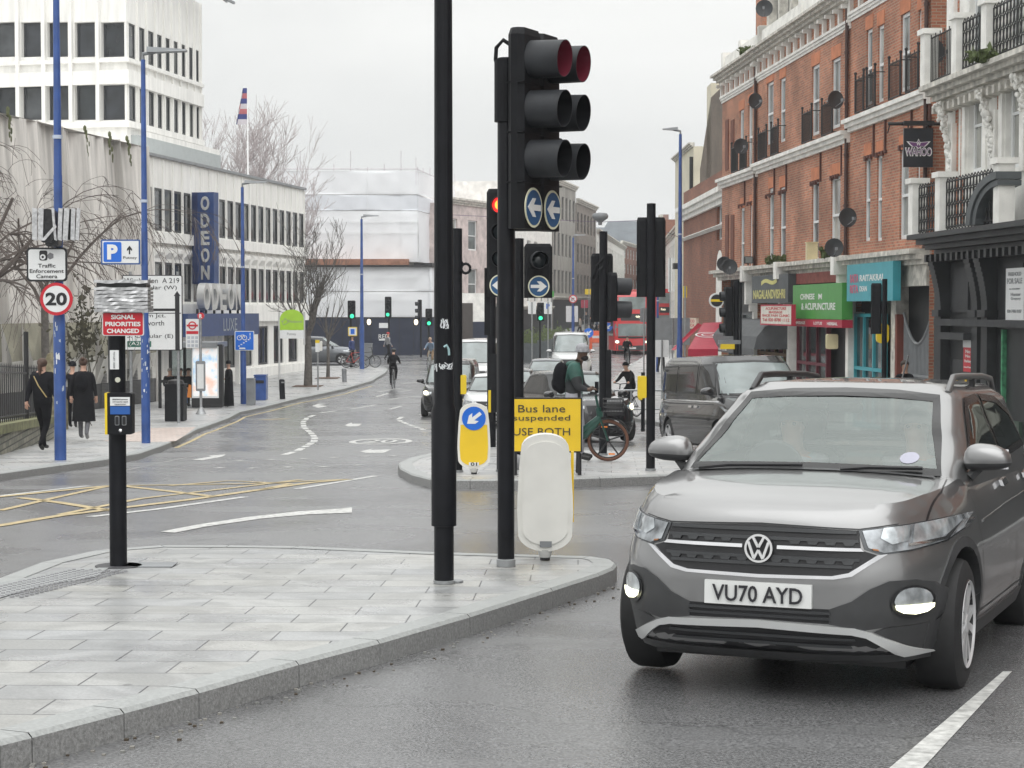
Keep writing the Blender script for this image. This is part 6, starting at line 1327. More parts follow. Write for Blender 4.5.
MB().rbox(X(104), X(122), -.016, -.01, Z(262), Z(242), .03).build('blue_square', MSIGNB, t); text('P', t, (X(113), -.019, Z(252)), MWL, w=10.5*s_, h=15*s_, bold=.05); MB().extr(arrow_pts(8.5*s_, pi/2, X(130), Z(250), .16, .6), -.014, -.01).build('arrow', MSIGNK, t); text('Putney', t, (X(130.5), -.013, Z(258)), MSIGNK, w=13.5*s_, h=3.6*s_)
y3 = bl3.y-.12
t, s_, X, Z = plate('cycle_sign', 'square blue cycle route sign with bicycle and dashed line', 0, 234.5, 254, 331, 350.5, y3, MSIGNB, border=MSIGNW, r=.04, bw=.025)
mb = MB()
for cx in (239.3, 244.5): mb.tube([(X(cx)+2.2*s_*cos(a), -.014, Z(337.8)+2.2*s_*sin(a)) for a in [2*pi*k/12 for k in range(13)]], .014, 4)
mb.tube([(X(239.3), -.014, Z(337.8)), (X(241), -.014, Z(335)), (X(243.6), -.014, Z(335)), (X(244.5), -.014, Z(337.8))], .014, 4); mb.tube([(X(241), -.014, Z(335)), (X(242), -.014, Z(338)), (X(243.6), -.014, Z(335))], .012, 4); mb.build('bicycle_symbol', MWL, t)
mb = MB()
for k in range(5): mb.box(X(238+k*2.4), X(239.6+k*2.4), -.014, -.01, Z(346.5-k*1.6), Z(345.6-k*1.6))
mb.box(X(249.5), X(250.3), -.014, -.01, Z(339), Z(336.5)); mb.box(X(249.5), X(250.3), -.014, -.01, Z(335.5), Z(333)); mb.box(X(239), X(245), -.014, -.01, Z(349), Z(347.6)); mb.build('dashed_line', MWL, t)
# no-turn sign on the distant column
yy = 139.7; t = thing('no_turn_sign', 'small round white no-turn sign with red ring on the distant column', 'sign', (ray(573, 300)[0]*yy, yy, hz(299, yy))); r = 4.2*yy/FOC; MB().lathe([(.001, -.02), (r, -.02), (r, .02)], (0,0,0), 24, 'y').build('red_ring', MSIGNR, t); MB().lathe([(.001, -.03), (r*.78, -.03), (r*.78, -.02)], (0,0,0), 24, 'y').build('white_face', MSIGNW, t)
MB().tube([(-.08, -.04, -.15), (-.08, -.04, .04), (.1, -.04, .06)], .03, 5).build('arrow', MSIGNK, t); mb = MB(); mb.tube([(-r*.6, -.045, r*.6), (r*.6, -.045, -r*.6)], .025, 4); mb.build('red_bar', MSIGNR, t)
# direction sign
bd = gp(177.5, 423, .12); yd = bd.y
t, s_, X, Z = plate('direction_sign', 'large white direction sign with black route lines behind the crossing post', 0, 122, 182.5, 275, 350.5, yd-.1, border=MSIGNK, r=.05, bw=.025)
for q, px, py, w_, h_ in (('Wimbledon  A 219', 152, 280.5, 55, 5), ('S. Circular (W)', 152, 288, 50, 5), ('Clapham Jct.', 145, 316, 41, 5), ('Wandsworth', 144, 323, 40, 5), ('S. Circular (E)', 150, 336.5, 46, 5)): text(q, t, (X(px), -.014, Z(py)), MSIGNK, w=w_*s_, h=h_*s_)
MB().rbox(X(127), X(151), -.014, -.01, Z(347), Z(341), .02).build('green_patch', M('patch_green', (.01, .12, .08), .5), t); text('(A205)', t, (X(139), -.017, Z(344)), MWL, w=20*s_, h=4.5*s_)
mb = MB(); mb.box(X(175), X(179.5), -.0145, -.01, Z(350), Z(296)); mb.add([(X(173.8), -.0145, Z(296)), (X(180.7), -.0145, Z(296)), (X(177.2), -.0145, Z(291))], [(0,1,2)]); mb.box(X(124), X(175), -.0142, -.01, Z(311), Z(308.5)); mb.build('route_line', MSIGNK, t); MB().box(X(124), X(181), -.0135, -.01, Z(313.6), Z(312.8)).build('divider', MSIGNK, t)
mb = MB(); zt = Z(275); hb_ = t.location.z-bd.z
for x in (X(177.5), X(130)): mb.cyl((x, .07, -hb_), (x, .07, zt+.1), .045, n=10); mb.cut()
mb.build('post', MGREY, t)
# bus stop
bb = gp(201, 414, .12); t = thing('bus_stop', 'bus stop pole with white flag, red roundel and timetable case', 'bus stop', bb); s_ = bb.y/FOC; Z = lambda q: hz(q, bb.y)-bb.z; X = lambda q: (q-201)*s_
pole_prof(t, [(.18, 0), (.16, .04), (.07, .2), (.045, .25), (.045, Z(314))], MGREY, n=12)
fl_ = MB().rbox(X(186.5), X(199.5), -.03, .03, Z(348), Z(319), .02).build('flag', MSIGNW, t); MB().box(X(187), X(199), -.034, -.03, Z(334), Z(331)).build('red_strip', MSIGNR, fl_)
mb = MB(); cx, cz = X(193), Z(325.5)
for k in range(20):
    a0, a1 = 2*pi*k/20, 2*pi*(k+1)/20; q = [(cx+r_*s_*cos(a), -.035, cz+r_*s_*sin(a)) for r_, a in ((4.2, a0), (4.2, a1), (2.9, a1), (2.9, a0))]; mb.add(q, [(3,2,1,0)])
mb.box(cx-5.6*s_, cx+5.6*s_, -.04, -.034, cz-.9*s_, cz+.9*s_); mb.build('roundel', MSIGNR, fl_)
mb = MB()
for i in range(3):
    for j in range(3): mb.box(X(188+i*3.9), X(190.8+i*3.9), -.034, -.03, Z(347-j*4), Z(344.2-j*4))
mb.build('route_tiles', M('tile_pale', (.45, .47, .52), .5), fl_)
MB().lathe([(.001, -.04), (3.4*s_, -.04), (3.4*s_, .03)], (X(201.5), 0, Z(316)), 20, 'y').build('stop_letter_disc', MSIGNR, t); text('R', t, (X(201.5), -.045, Z(316)), MWL, w=3.4*s_, h=4.2*s_, bold=.03)
cs = MB().rbox(X(196.5), X(206), -.12, -.05, Z(391), Z(361), .04).build('timetable_case', MGREYP, t); MB().box(X(198), X(204.5), -.125, -.12, Z(388.5), Z(364)).build('timetable', MSIGNW, cs)
# bus shelter
bs = at(192, 67.5, .12); s_ = 67.5/FOC; t = thing('bus_shelter', 'black framed bus shelter with a lit poster at its right end', 'bus shelter', bs, 0); Z = lambda q: hz(q, 67.5)-bs.z; X = lambda q: (q-192)*s_
for x, yb in ((163, -.6), (178, 1.4), (163.5, 1.4)): MB().box(X(x)-.05, X(x)+.05, yb-.05, yb+.05, 0, Z(347)).build('post', MIRON, t)
MB().box(X(161), X(221), -.9, 1.6, Z(347), Z(342)).build('roof', M('shelter_roof', (.2, .21, .22), .4), t); MB().box(X(164), X(205), 1.42, 1.45, .3, Z(350)).build('glass', glass_clear('shelter_glass', (.7, .75, .75), .05), t); MB().box(X(163), X(176), -.62, -.58, .9, 1.0).build('rail', MIRON, t)
MB().box(X(165), X(200), .9, 1.25, .46, .52).build('bench', MSLATE, t)
pn = MB().rbox(X(195), X(226), -.75, -.45, .03, Z(344), .05).build('poster_case', MIRON, t); MB().box(X(195.5), X(222), -.765, -.75, Z(397), Z(346)).build('poster_frame', MSIGNW, pn)
pm = bpy.data.materials.new('poster_print'); pm.use_nodes = True; n = pm.node_tree; bq = n.nodes['Principled BSDF']; tc_ = n.nodes.new('ShaderNodeTexCoord'); nz_ = n.nodes.new('ShaderNodeTexNoise'); nz_.inputs['Scale'].default_value = 2.2; nz_.inputs['Detail'].default_value = 3; rr = n.nodes.new('ShaderNodeValToRGB')
rr.color_ramp.elements[0].color = (.35, .55, .75, 1); rr.color_ramp.elements[0].position = .35; rr.color_ramp.elements[1].color = (.85, .55, .45, 1); rr.color_ramp.elements[1].position = .68; e_ = rr.color_ramp.elements.new(.5); e_.color = (.80, .80, .80, 1)
n.links.new(tc_.outputs['Object'], nz_.inputs[0]); n.links.new(nz_.outputs['Fac'], rr.inputs[0]); n.links.new(rr.outputs[0], bq.inputs['Base Color']); n.links.new(rr.outputs[0], bq.inputs['Emission Color']); bq.inputs['Emission Strength'].default_value = .35
MB().box(X(197), X(220.5), -.772, -.766, Z(395), Z(348)).build('poster', pm, pn)
# bins, bollards, small street furniture on the left pavement
o = thing('litter_bin', 'black square litter bin in front of the bus shelter', 'bin', gp(176, 421, .12)); s_ = o.location.y/FOC; w_ = 9.3*s_
MB().rbox(-w_, w_, -.32, .3, 0, 1.05, .04).build('body', MBLKM, o); MB().box(-w_-.02, w_+.02, -.34, .32, 1.05, 1.12).build('rim', MBLKM, o); MB().lathe([(w_*.95, 1.12), (w_*.8, 1.22), (.001, 1.26)], (0,0,0), 16).build('lid', MBAG, o)
o = thing('litter_bin', 'bright blue bin beside a grey one, foot of the cycle-sign column', 'bin', gp(261, 400, .12)); s_ = o.location.y/FOC; MB().rbox(-6*s_, 6*s_, -.3, .3, 0, 24*s_, .05).build('body', MBLUE, o); MB().box(-4*s_, 4*s_, -.305, -.295, 17*s_, 20*s_).build('slot', MSIGNK, o); MB().rbox(-6.2*s_, 6.2*s_, -.32, .32, 24*s_, 25.5*s_, .02).build('lid', MBLUE, o)
o = thing('litter_bin', 'plain grey bin between the blue column and the bright blue bin', 'bin', gp(251, 405, .12)); s_ = o.location.y/FOC; MB().rbox(-4*s_, 4*s_, -.2, .2, 0, 26*s_, .04).build('body', MGREYP, o); MB().rbox(-4.2*s_, 4.2*s_, -.22, .22, 26*s_, 27*s_, .02).build('lid', MGREYP, o)
for px, py, hpx, m_, lb in ((282.5, 399, 20, MBLK, 'leaning black cylindrical bollard on the left pavement kerb'), (344.5, 382, 14, MGREYP, 'small grey bollard near the pavement corner')):
    b = gp(px, py, .12); s_ = b.y/FOC; o = thing('bollard', lb, 'bollard', b); MB().lathe([(.11, 0), (.11, hpx*s_*.95), (.06, hpx*s_), (.001, hpx*s_)], (0,0,0), 14).build('body', m_, o, smooth=40, rot=(0, R(-2), 0)); MB().lathe([(.112, hpx*s_*.8), (.112, hpx*s_*.87)], (0,0,0), 14).build('band', MGREY, o)
b = gp(279, 390.5, .12); s_ = b.y/FOC; t = thing('borough_sign', 'white-posted arched sign, lime green above a white strip', 'sign', b); Z = lambda q: hz(q, b.y)-b.z; X = lambda q: (q-279)*s_
for x in (279.5, 304.5): MB().cyl((X(x), .02, 0 if x < 290 else Z(345)), (X(x), .02, Z(312)), .04, n=8).build('post', M('post_white', (.5, .5, .5), .5), t)
arc = [(X(280.3), Z(330)), (X(304), Z(330)), (X(304), Z(319))]+[(X(292.2)+11.8*s_*cos(a), Z(319)+9.5*s_*sin(a)) for a in [pi*k/14 for k in range(1, 14)]]+[(X(280.3), Z(319))]
MB().extr(arc, -.03, .0).build('green_panel', MSIGNG, t); MB().box(X(280.3), X(304), -.03, 0, Z(338.5), Z(330.2)).build('white_panel', MSIGNW, t); text('Wandsworth', t, (X(295.5), -.034, Z(321.5)), MGR, w=14*s_, h=2.6*s_); text('Putney', t, (X(292), -.034, Z(334.3)), MGR, w=9*s_, h=3.2*s_)
MB().tube([(X(282+k), -.034, Z(320.5+1.6*sin(k*1.3)-k*.2)) for k in range(8)]+[(X(288), -.034, Z(323)), (X(284), -.034, Z(325)), (X(282), -.034, Z(320.5))], .012, 4).build('map_outline', MGR, t)
b = gp(318, 390, .12); s_ = b.y/FOC; t = thing('timetable_post', 'slim grey post with a small yellow-topped timetable, right of the big bare tree', 'post', b); MB().cyl((0,0,0), (0,0,40*s_), .035, n=8).build('post', MGREY, t); MB().rbox(-2.3*s_, 1.8*s_, -.06, .02, 38*s_, 50*s_, .03).build('timetable', MSIGNW, t); MB().box(-2.3*s_, 1.8*s_, -.065, .02, 47*s_, 50*s_).build('yellow_top', MYBOX, t); MB().rbox(2*s_, 4.4*s_, -.1, .1, 39*s_, 49*s_, .05).build('white_case', MWPL, t)
for cx, w_ in ((308, 14), (328, 12)): 
    b = gp(cx, {308: 386, 328: 378}[cx], .12); tag(MB().box(-w_*.045, w_*.045, -.9, .9, 0, .01).build('tree_pit', M('tree_pit_earth', (.12, .08, .06), .9, var=.3), loc=b+Vector((0,0,.0))), kind='structure')
t, s_, X, Z = plate('small_sign', 'small white and blue street sign under a yellow one, left of the farthest blue column', 0, 348, 357, 327, 336, 103.8, border=MYBOX, r=.02, bw=.04); MB().box(X(350.5), X(354.5), -.02, -.01, Z(334), Z(329)).build('blue_patch', MSIGNB, t)
# yellow lane sign on the far island
by = base_at(547, 475); s_ = by.y/FOC; t = thing('lane_sign', 'black-framed yellow temporary sign about the bus lane, on the far island', 'sign', by, .02); Z = lambda q: hz(q, by.y)-by.z; X = lambda q: (q-546)*s_; 
MB().rbox(X(511), X(581), -.03, .0, Z(452.5), Z(397.5), .015).build('frame', MSIGNK, t); MB().box(X(512.5), X(579.5), -.036, -.031, Z(451), Z(399)).build('panel', MSIGNY, t)
for q, cy, w_, h_ in (('Bus lane', 408.5, 47, 7.5), ('suspended', 418.5, 57, 7.2), ('USE BOTH', 431.5, 57, 7.5), ('LANES', 444, 36, 7.5)): text(q, t, (X(540.5), -.041, Z(cy)), M('sign_ink', (.05, .045, .03), .5), w=w_*s_, h=h_*s_)
for x in (514, 578.5):
    MB().cyl((X(x), -.04, 0), (X(x), -.02, Z(453)), .028, n=8).build('leg', MSIGNK, t); MB().cyl((X(x), .5, 0), (X(x), .02, Z(420)), .028, n=8).build('leg', MSIGNK, t)
sb_ = MB(); sb_.ball((0, 0, .1), .14, .1, .12, 10, 8); tag(sb_.build('sandbag', M('grey_bag', (.3, .3, .31), .6, bump=.8, bscale=12), loc=base_at(516, 470)+Vector((0, .15, 0)), smooth=60), 'crumpled grey sandbag at the foot of the yellow sign', 'sandbag')
# overhead wire with dome lamp
yw = 62; t = thing('overhead_lamp', 'dome lamp hanging on a thin overhead wire above the street', 'lamp', (ray(600, 300)[0]*yw, yw, hz(222, yw))); MB().lathe([(.06, -.1), (.07, 0), (.12, .03), (.25, .12), (.27, .2), (.22, .28), (.001, .31)], (0,0,0), 18).build('dome', MGREYP, t, smooth=50)
MB().tube([(ray(440, 300)[0]*yw-t.location.x, 0, .25), (0, 0, -.0), (ray(640, 300)[0]*yw-t.location.x, 0, .05), (ray(679, 300)[0]*70-t.location.x, 8, -.2)], .012, 4).build('wire', M('wire_mauve', (.2, .15, .22), .6), t)
# back-turned grey boards and notices on the right pavement
def back_board(label, px0, px1, py0, py1, y, mat, posts=1):
    t, s_, X, Z = plate('sign_board', label, 0, px0, px1, py0, py1, y, mat); g_ = t.location.z-gz(y)-.12
    mb = MB(); mb.cyl(((X((px0+px1)/2)), -.04, -g_), (X((px0+px1)/2), -.04, Z(py0)), .035, n=8); mb.build('post', MGREY, t); return t
back_board('large grey back of a road sign right of the back-turned signal', 655, 690, 318, 345, 78, MGREYP); back_board('white square board on a post below the grey sign back', 655, 669, 340, 357, 74, MSIGNW)
back_board('small grey square board beside the bus windscreen', 640, 648, 308, 322, 90, MGREYP)
back_board('white panel sign left of the green far signal', 528, 536, 302, 314, 111, MSIGNW); t = back_board('white parking notice right of the green far signal', 544, 552, 302, 314, 111, MSIGNW); text('P', t, (0, -.02, .45), MSIGNB, w=.2, h=.3, bold=.03)
back_board('small dark red square sign down the high street', 581, 588, 300, 308, 150, M('dark_red_sign', (.35, .03, .06), .5)); back_board('bright yellow square sign above the dark red one', 585, 593, 289, 294.5, 160, MYBOX)
back_board('yellow box sign on the right pavement beside the lamp column', 683, 687, 286, 298, 76, MYBOX); back_board('tall white banner boards on the far right terrace', 668, 672, 258, 292, 110, MSIGNW); back_board('second tall white banner board, nearer the lamp column', 673.5, 677, 258, 292, 109, MSIGNW)
back_board('white notice beside the distant no-turn sign', 566, 578, 306, 322, 141, MSIGNW); back_board('green-and-white chemist sign far down the left side', 549, 554, 291, 297, 130, MGREEN)
for k, (px, y) in enumerate(((588.5, 118), (608, 132))):
    t = thing('keep_left_sign', ['round blue arrow sign above the white van roof', 'round blue arrow sign behind the back-turned signal'][k], 'sign', at(px, y)); z = hz((333, 327)[k], y)-gz(y); MB().cyl((0,0,0), (0,0,z), .05, n=8).build('post', MGREYP, t); MB().lathe([(.001, -.07), (.3, -.07), (.3, -.05)], (0, 0, z), 24, 'y').build('disc', MSIGNB, t); MB().extr(arrow_pts(.42, R(-140), 0, z, .2, .6), -.08, -.072).build('arrow', MWL, t)
br = thing('traffic_barrier', 'orange plastic traffic barrier across the far high street', 'barrier', at(584, 142)); mb = MB(); mb.add([(-1.2, -.25, 0), (.6, -.25, 0), (.6, .25, 0), (-1.2, .25, 0), (-1.2, -.1, .95), (.6, -.1, .95), (.6, .1, .95), (-1.2, .1, .95)], [(0,3,2,1),(4,5,6,7),(0,1,5,4),(1,2,6,5),(2,3,7,6),(3,0,4,7)]); mb.build('body', M('barrier_orange', (.75, .12, .04), .5), br); MB().box(-1.0, .4, -.2, -.16, .35, .55).build('reflective_strip', MSIGNW, br)
tag(copy_tree(br, 'second orange barrier, set behind the first by the far kerb', at(598, 155)), group='orange barriers'); br['group'] = 'orange barriers'
for k, px in enumerate((527, 537, 549, 557)):
    t = thing('planter', ['leftmost', 'second', 'third', 'rightmost'][k]+' dark planter box of the row before the far shops', 'planter', at(px, 116+k*6), 0, 'dark planters'); MB().box(-.62, .62, -.4, .4, 0, 1.15).build('box', MSLATE, t); random.seed(px); mb = MB()
    for q in range(160): c = Vector((random.gauss(0, .35), random.gauss(0, .2), 1.2+abs(random.gauss(0, .3)))); e = Vector((random.gauss(0, .08), 0, random.gauss(0, .06))); f_ = Vector((random.gauss(0, .05), 0, random.gauss(0, .09))); mb.add([c-e, c+f_, c+e, c-f_], [(0,1,2,3)])
    mb.build('leaves', MLEAF, t)
# pedestrian guard rail on the right pavement
t = thing('guard_rail', 'low grey guard rail behind the cyclists on the right pavement corner', 'railing', at(645, 55, .12)); mb = MB()
for k in range(5): mb.cyl((-.9+k*.5, 0, 0), (-.9+k*.5, 0, .95), .03, n=6)
mb.cyl((-.9, 0, .95), (1.1, 0, .95), .03, n=6); mb.cyl((-.9, 0, .4), (1.1, 0, .4), .025, n=6); mb.build('bars', MGREY, t)
# ------------------------------------------------------------ vehicles
def interp(prof, x):
    if x <= prof[0][0]: return prof[0][1]
    for (a, fa), (b, fb) in zip(prof, prof[1:]):
        if x <= b: t = (x-a)/(b-a); t = t*t*(3-2*t)*.35+t*.65; return fa+(fb-fa)*t
    return prof[-1][1]
def outline(hw, yc, hl, n, N, nf=None):
    D = []; M_ = 2000
    for k in range(M_):
        a = 2*pi*k/M_; c, s_ = cos(a), sin(a); e = n if s_ > 0 else (nf or n)
        D.append(Vector((hw*(1 if c > 0 else -1)*abs(c)**(2/e), yc+hl*(1 if s_ > 0 else -1)*abs(s_)**(2/e))))
    cum = [0]
    for k in range(M_): cum.append(cum[-1]+(D[(k+1) % M_]-D[k]).length)
    out_ = []; j = 0
    for i in range(N):
        t = cum[-1]*i/N
        while cum[j+1] < t: j += 1
        f_ = (t-cum[j])/max(1e-9, cum[j+1]-cum[j]); out_.append(D[j % M_].lerp(D[(j+1) % M_], f_))
    return out_
def lower_body(P, N=176, S=20):
    yc = (P['y0']+P['y1'])/2; hl = (P['y1']-P['y0'])/2; hw = P['W']/2; O = outline(hw, yc, hl, P.get('nr', 5), N, P.get('nf', 4.4)); V = []; F = []
    nr = [];
    for i in range(N): t = (O[(i+1) % N]-O[i-1]).normalized(); nr.append(Vector((t.y, -t.x)))
    zt = lambda x, y: interp(P['top'], y)+P.get('crown', .04)*(1-min(1, abs(x)/hw)**2.5)-P.get('crown', .04)*.5
    rings = []
    for j in range(S+1):
        s_ = j/S; ring = []
        for i in range(N):
            p, n = O[i], nr[i]; fs = interp(P['side'], s_); ff = interp(P['front'] if n.y < 0 else P['rear'], s_); d = n.x*n.x*fs+n.y*n.y*ff; q = p-n*d
            z1 = zt(q.x, q.y); z = P['zb']+(z1-P['zb'])*s_; ring.append((q.x, q.y, z))
        rings.append(ring)
    top = rings[-1]; R_ = 14
    for k in range(1, R_+1):
        r = 1-k/R_*.985; ring = []
        for (x, y, z) in top: X_ = x*r; Y_ = yc+(y-yc)*(r if k < R_ else r); ring.append((X_, Y_, max(z, 0)*0+zt(X_, Y_)+P.get('roll', 0)*(1-r)))
        rings.append(ring)
    for ring in rings: V += ring
    for j in range(len(rings)-1):
        for i in range(N): F.append((j*N+i, j*N+(i+1) % N, (j+1)*N+(i+1) % N, (j+1)*N+i))
    F.append(tuple(range(N-1, -1, -1))); F.append(tuple(range((len(rings)-1)*N, len(rings)*N)))
    return V, F
def greenhouse(P, N=150, S=16):
    G = P['gh']; V = []; F = []; rings = []
    for j in range(S+1):
        g_ = j/S; z = G['z0']+(G['z1']-G['z0'])*g_; roll = max(0, (g_-.80)/.2)**2
        ya = interp(G['f'], z); yb = interp(G['r'], z); w_ = interp(G['w'], z); O = outline(w_-roll*.05, (ya+yb)/2, (yb-ya)/2, G.get('n', 7), N, G.get('nf', 5)); rings.append([(p.x, p.y, z-roll*.0+(0 if True else 0)) for p in O])
    z1 = G['z1']; top = rings[-1]; ym = (G['f'][-1][1]+G['r'][-1][1])/2
    for k in range(1, 11):
        r = 1-k/10*.985; rings.append([(x*r, ym+(y-ym)*r, z1+G.get('crown', .04)*(1-r**2.2)) for x, y, z in top])
    for ring in rings: V += ring
    for j in range(len(rings)-1):
        for i in range(N): F.append((j*N+i, j*N+(i+1) % N, (j+1)*N+(i+1) % N, (j+1)*N+i))
    F.append(tuple(range(N-1, -1, -1))); F.append(tuple(range((len(rings)-1)*N, len(rings)*N))); return V, F
def inpoly(p, poly):
    x, y = p; c = False; n = len(poly)
    for i in range(n):
        a, b = poly[i], poly[(i+1) % n]
        if (a[1] > y) != (b[1] > y) and x < (b[0]-a[0])*(y-a[1])/(b[1]-a[1])+a[0]: c = not c
    return c
def conform(bvh, poly, axis, off, step=.05, side=1, skirt=.02, clampd=None):
    bm = bmesh.new(); f = bm.faces.new([bm.verts.new((a, b, 0)) for a, b in poly]); bmesh.ops.triangulate(bm, faces=[f])
    for ax in (0, 1):
        lo = min(p[ax] for p in poly); hi = max(p[ax] for p in poly); n = int((hi-lo)/step)
        for k in range(1, n+1):
            co = [0, 0, 0]; co[ax] = lo+(hi-lo)*k/(n+1); no = [0, 0, 0]; no[ax] = 1; bmesh.ops.bisect_plane(bm, geom=bm.verts[:]+bm.edges[:]+bm.faces[:], plane_co=co, plane_no=no)
    bmesh.ops.remove_doubles(bm, verts=bm.verts, dist=1e-5); last = None; miss = []
    for v in bm.verts:
        a, b = v.co.x, v.co.y
        if axis == 'f': o, d = Vector((a, -6, b)), Vector((0, 1, 0))
        elif axis == 'r': o, d = Vector((a, 9, b)), Vector((0, -1, 0))
        elif axis == 's': o, d = Vector((4*side, a, b)), Vector((-side, 0, 0))
        else: o, d = Vector((a, b, 6)), Vector((0, 0, -1))
        h, n, _, _ = bvh.ray_cast(o, d)
        if h is None: miss.append((v, o, d)); continue
        if n.dot(d) > 0: n = -n
        v.co = h+n*off; last = h
    for v, o, d in miss:
        q = o+d*((last-o).dot(d)) if last is not None else o; h, n, _, _ = bvh.find_nearest(q); v.co = h+(-d)*off
    if skirt:
        bd = [e for e in bm.edges if e.is_boundary]; r = bmesh.ops.extrude_edge_only(bm, edges=bd)['geom']; dv = {'f': (0, 1, 0), 'r': (0, -1, 0), 's': (-side, 0, 0), 't': (0, 0, -1)}[axis]
        for v in [g for g in r if isinstance(g, bmesh.types.BMVert)]: v.co += Vector(dv)*skirt
    bmesh.ops.recalc_face_normals(bm, faces=bm.faces)
    V = [tuple(v.co) for v in bm.verts]; bm.verts.index_update(); F = [tuple(v.index for v in f.verts) for f in bm.faces]; bm.free(); return V, F
def cpart(par, bvh, name, poly, axis, off, mat, mirror=False, side=1, step=.05, skirt=.02, smooth=50):
    o = None
    for m in ((1, -1) if mirror else (1,)):
        p = [(a*(m if axis in 'frt' else 1), b) for a, b in poly]; V, F = conform(bvh, p, axis, off, step, side*(m if axis == 's' else 1), skirt)
        o = MB().add(V, F).build(name, mat, par, smooth=smooth)
    return o
def strip2(pts, w_):
    P_ = [Vector(p) for p in pts]; A = offset_line(P_, w_/2); B = offset_line(P_, -w_/2); return [tuple(p) for p in A]+[tuple(p) for p in reversed(B)]
def sym(h): return [(x, z) for x, z in h]+[(-x, z) for x, z in reversed(h) if abs(x) > 1e-6]
def wheel(par, x, y, r, w_, side, spokes=5, rimm=None, tw=True):
    """x = outer face"""
    s_ = side; e = MB(); rr = r*.69
    prof = [(rr, 0), (r*.86, .0), (r*.965, .018), (r, .045), (r, w_-.045), (r*.96, w_), (rr, w_)]
    o = MB().lathe([(a, -b) for a, b in prof], (0,0,0), 40, 'x', 0, False).build('wheel', MRUB, par, smooth=30, loc=(x if s_ > 0 else x, y, r), rot=(0, 0, 0 if s_ > 0 else pi))
    rimm = rimm or MALLOY; mb = MB(); mb.lathe([(rr, -.0), (rr*.97, .006), (rr*.93, -.01), (rr*.90, -.06), (rr*.88, -w_*.8), (.001, -w_*.82)], (0,0,0), 36, 'x', 1, False); mb.lathe([(.001, .002), (.045, .002), (.06, -.012), (.065, -.05)], (0,0,0), 18, 'x', 0)
    mb.lathe([(rr*1.0, -.004), (rr*.965, .008), (rr*.92, -.004)], (0,0,0), 36, 'x', 0, False)
    for k in range(spokes):
        for dlt in ((-.17, .17) if tw else (0,)):
            a = 2*pi*k/spokes+dlt; a2 = 2*pi*k/spokes+dlt*1.5; c, sn = cos(a), sin(a); c2, s2 = cos(a2), sin(a2); hw = .016 if tw else .035
            t0 = Vector((0, -sn, c)); t2 = Vector((0, -s2, c2)); p0 = Vector((0, .05*c, .05*sn)); p1 = Vector((0, rr*.95*c2, rr*.95*s2)); X0, X1 = Vector((-.004, 0, 0)), Vector((-.045, 0, 0))
            V = [p0-t0*hw+X0, p0+t0*hw+X0, p1+t2*hw*1.4+X0, p1-t2*hw*1.4+X0, p0-t0*hw+X1, p0+t0*hw+X1, p1+t2*hw*1.4+X1, p1-t2*hw*1.4+X1]; mb.add(V, [(0,1,2,3),(7,6,5,4),(0,4,5,1),(1,5,6,2),(2,6,7,3),(3,7,4,0)])
    mb.build('rim', [rimm, MSIGNK], o, smooth=30); return o
MALLOY = M('alloy_silver', (.60, .60, .61), .3, metal=.35, var=.06); MHL = M('headlight_clear', (.50, .53, .55), .12, metal=.5, var=.5, scale=11, spec=.8); MHLD = M('headlight_bowl', (.08, .085, .09), .2, metal=.4, var=.3)
MDRL = M('running_light', (1, 1, .85), .3, emit=(1, .98, .66), es=2.0); MHLON = M('headlight_on', (1, .95, .8), .3, emit=(1, .86, .55), es=6); MAMB = M('amber_lens', (.35, .14, .05), .3)
MCLAD = M('dark_cladding', (.042, .043, .045), .5, var=.15, scale=9); MPLATE = M('plate_white', (.72, .73, .72), .3, var=.02); MTRIMG = M('window_trim_black', (.01, .01, .011), .25)
def paint(name, c, metal=.55, rough=.28): return M(name, c, rough, metal=metal, var=.05, scale=2, coat=1.0)
MWS = glass_clear('windscreen_glass', (.92, .96, .95), .13); MSG = glass_clear('side_glass', (.14, .16, .155), .04); MSEAT = M('seat_fabric', (.02, .02, .022), .8); MDASH = M('dashboard', (.02, .02, .021), .7)
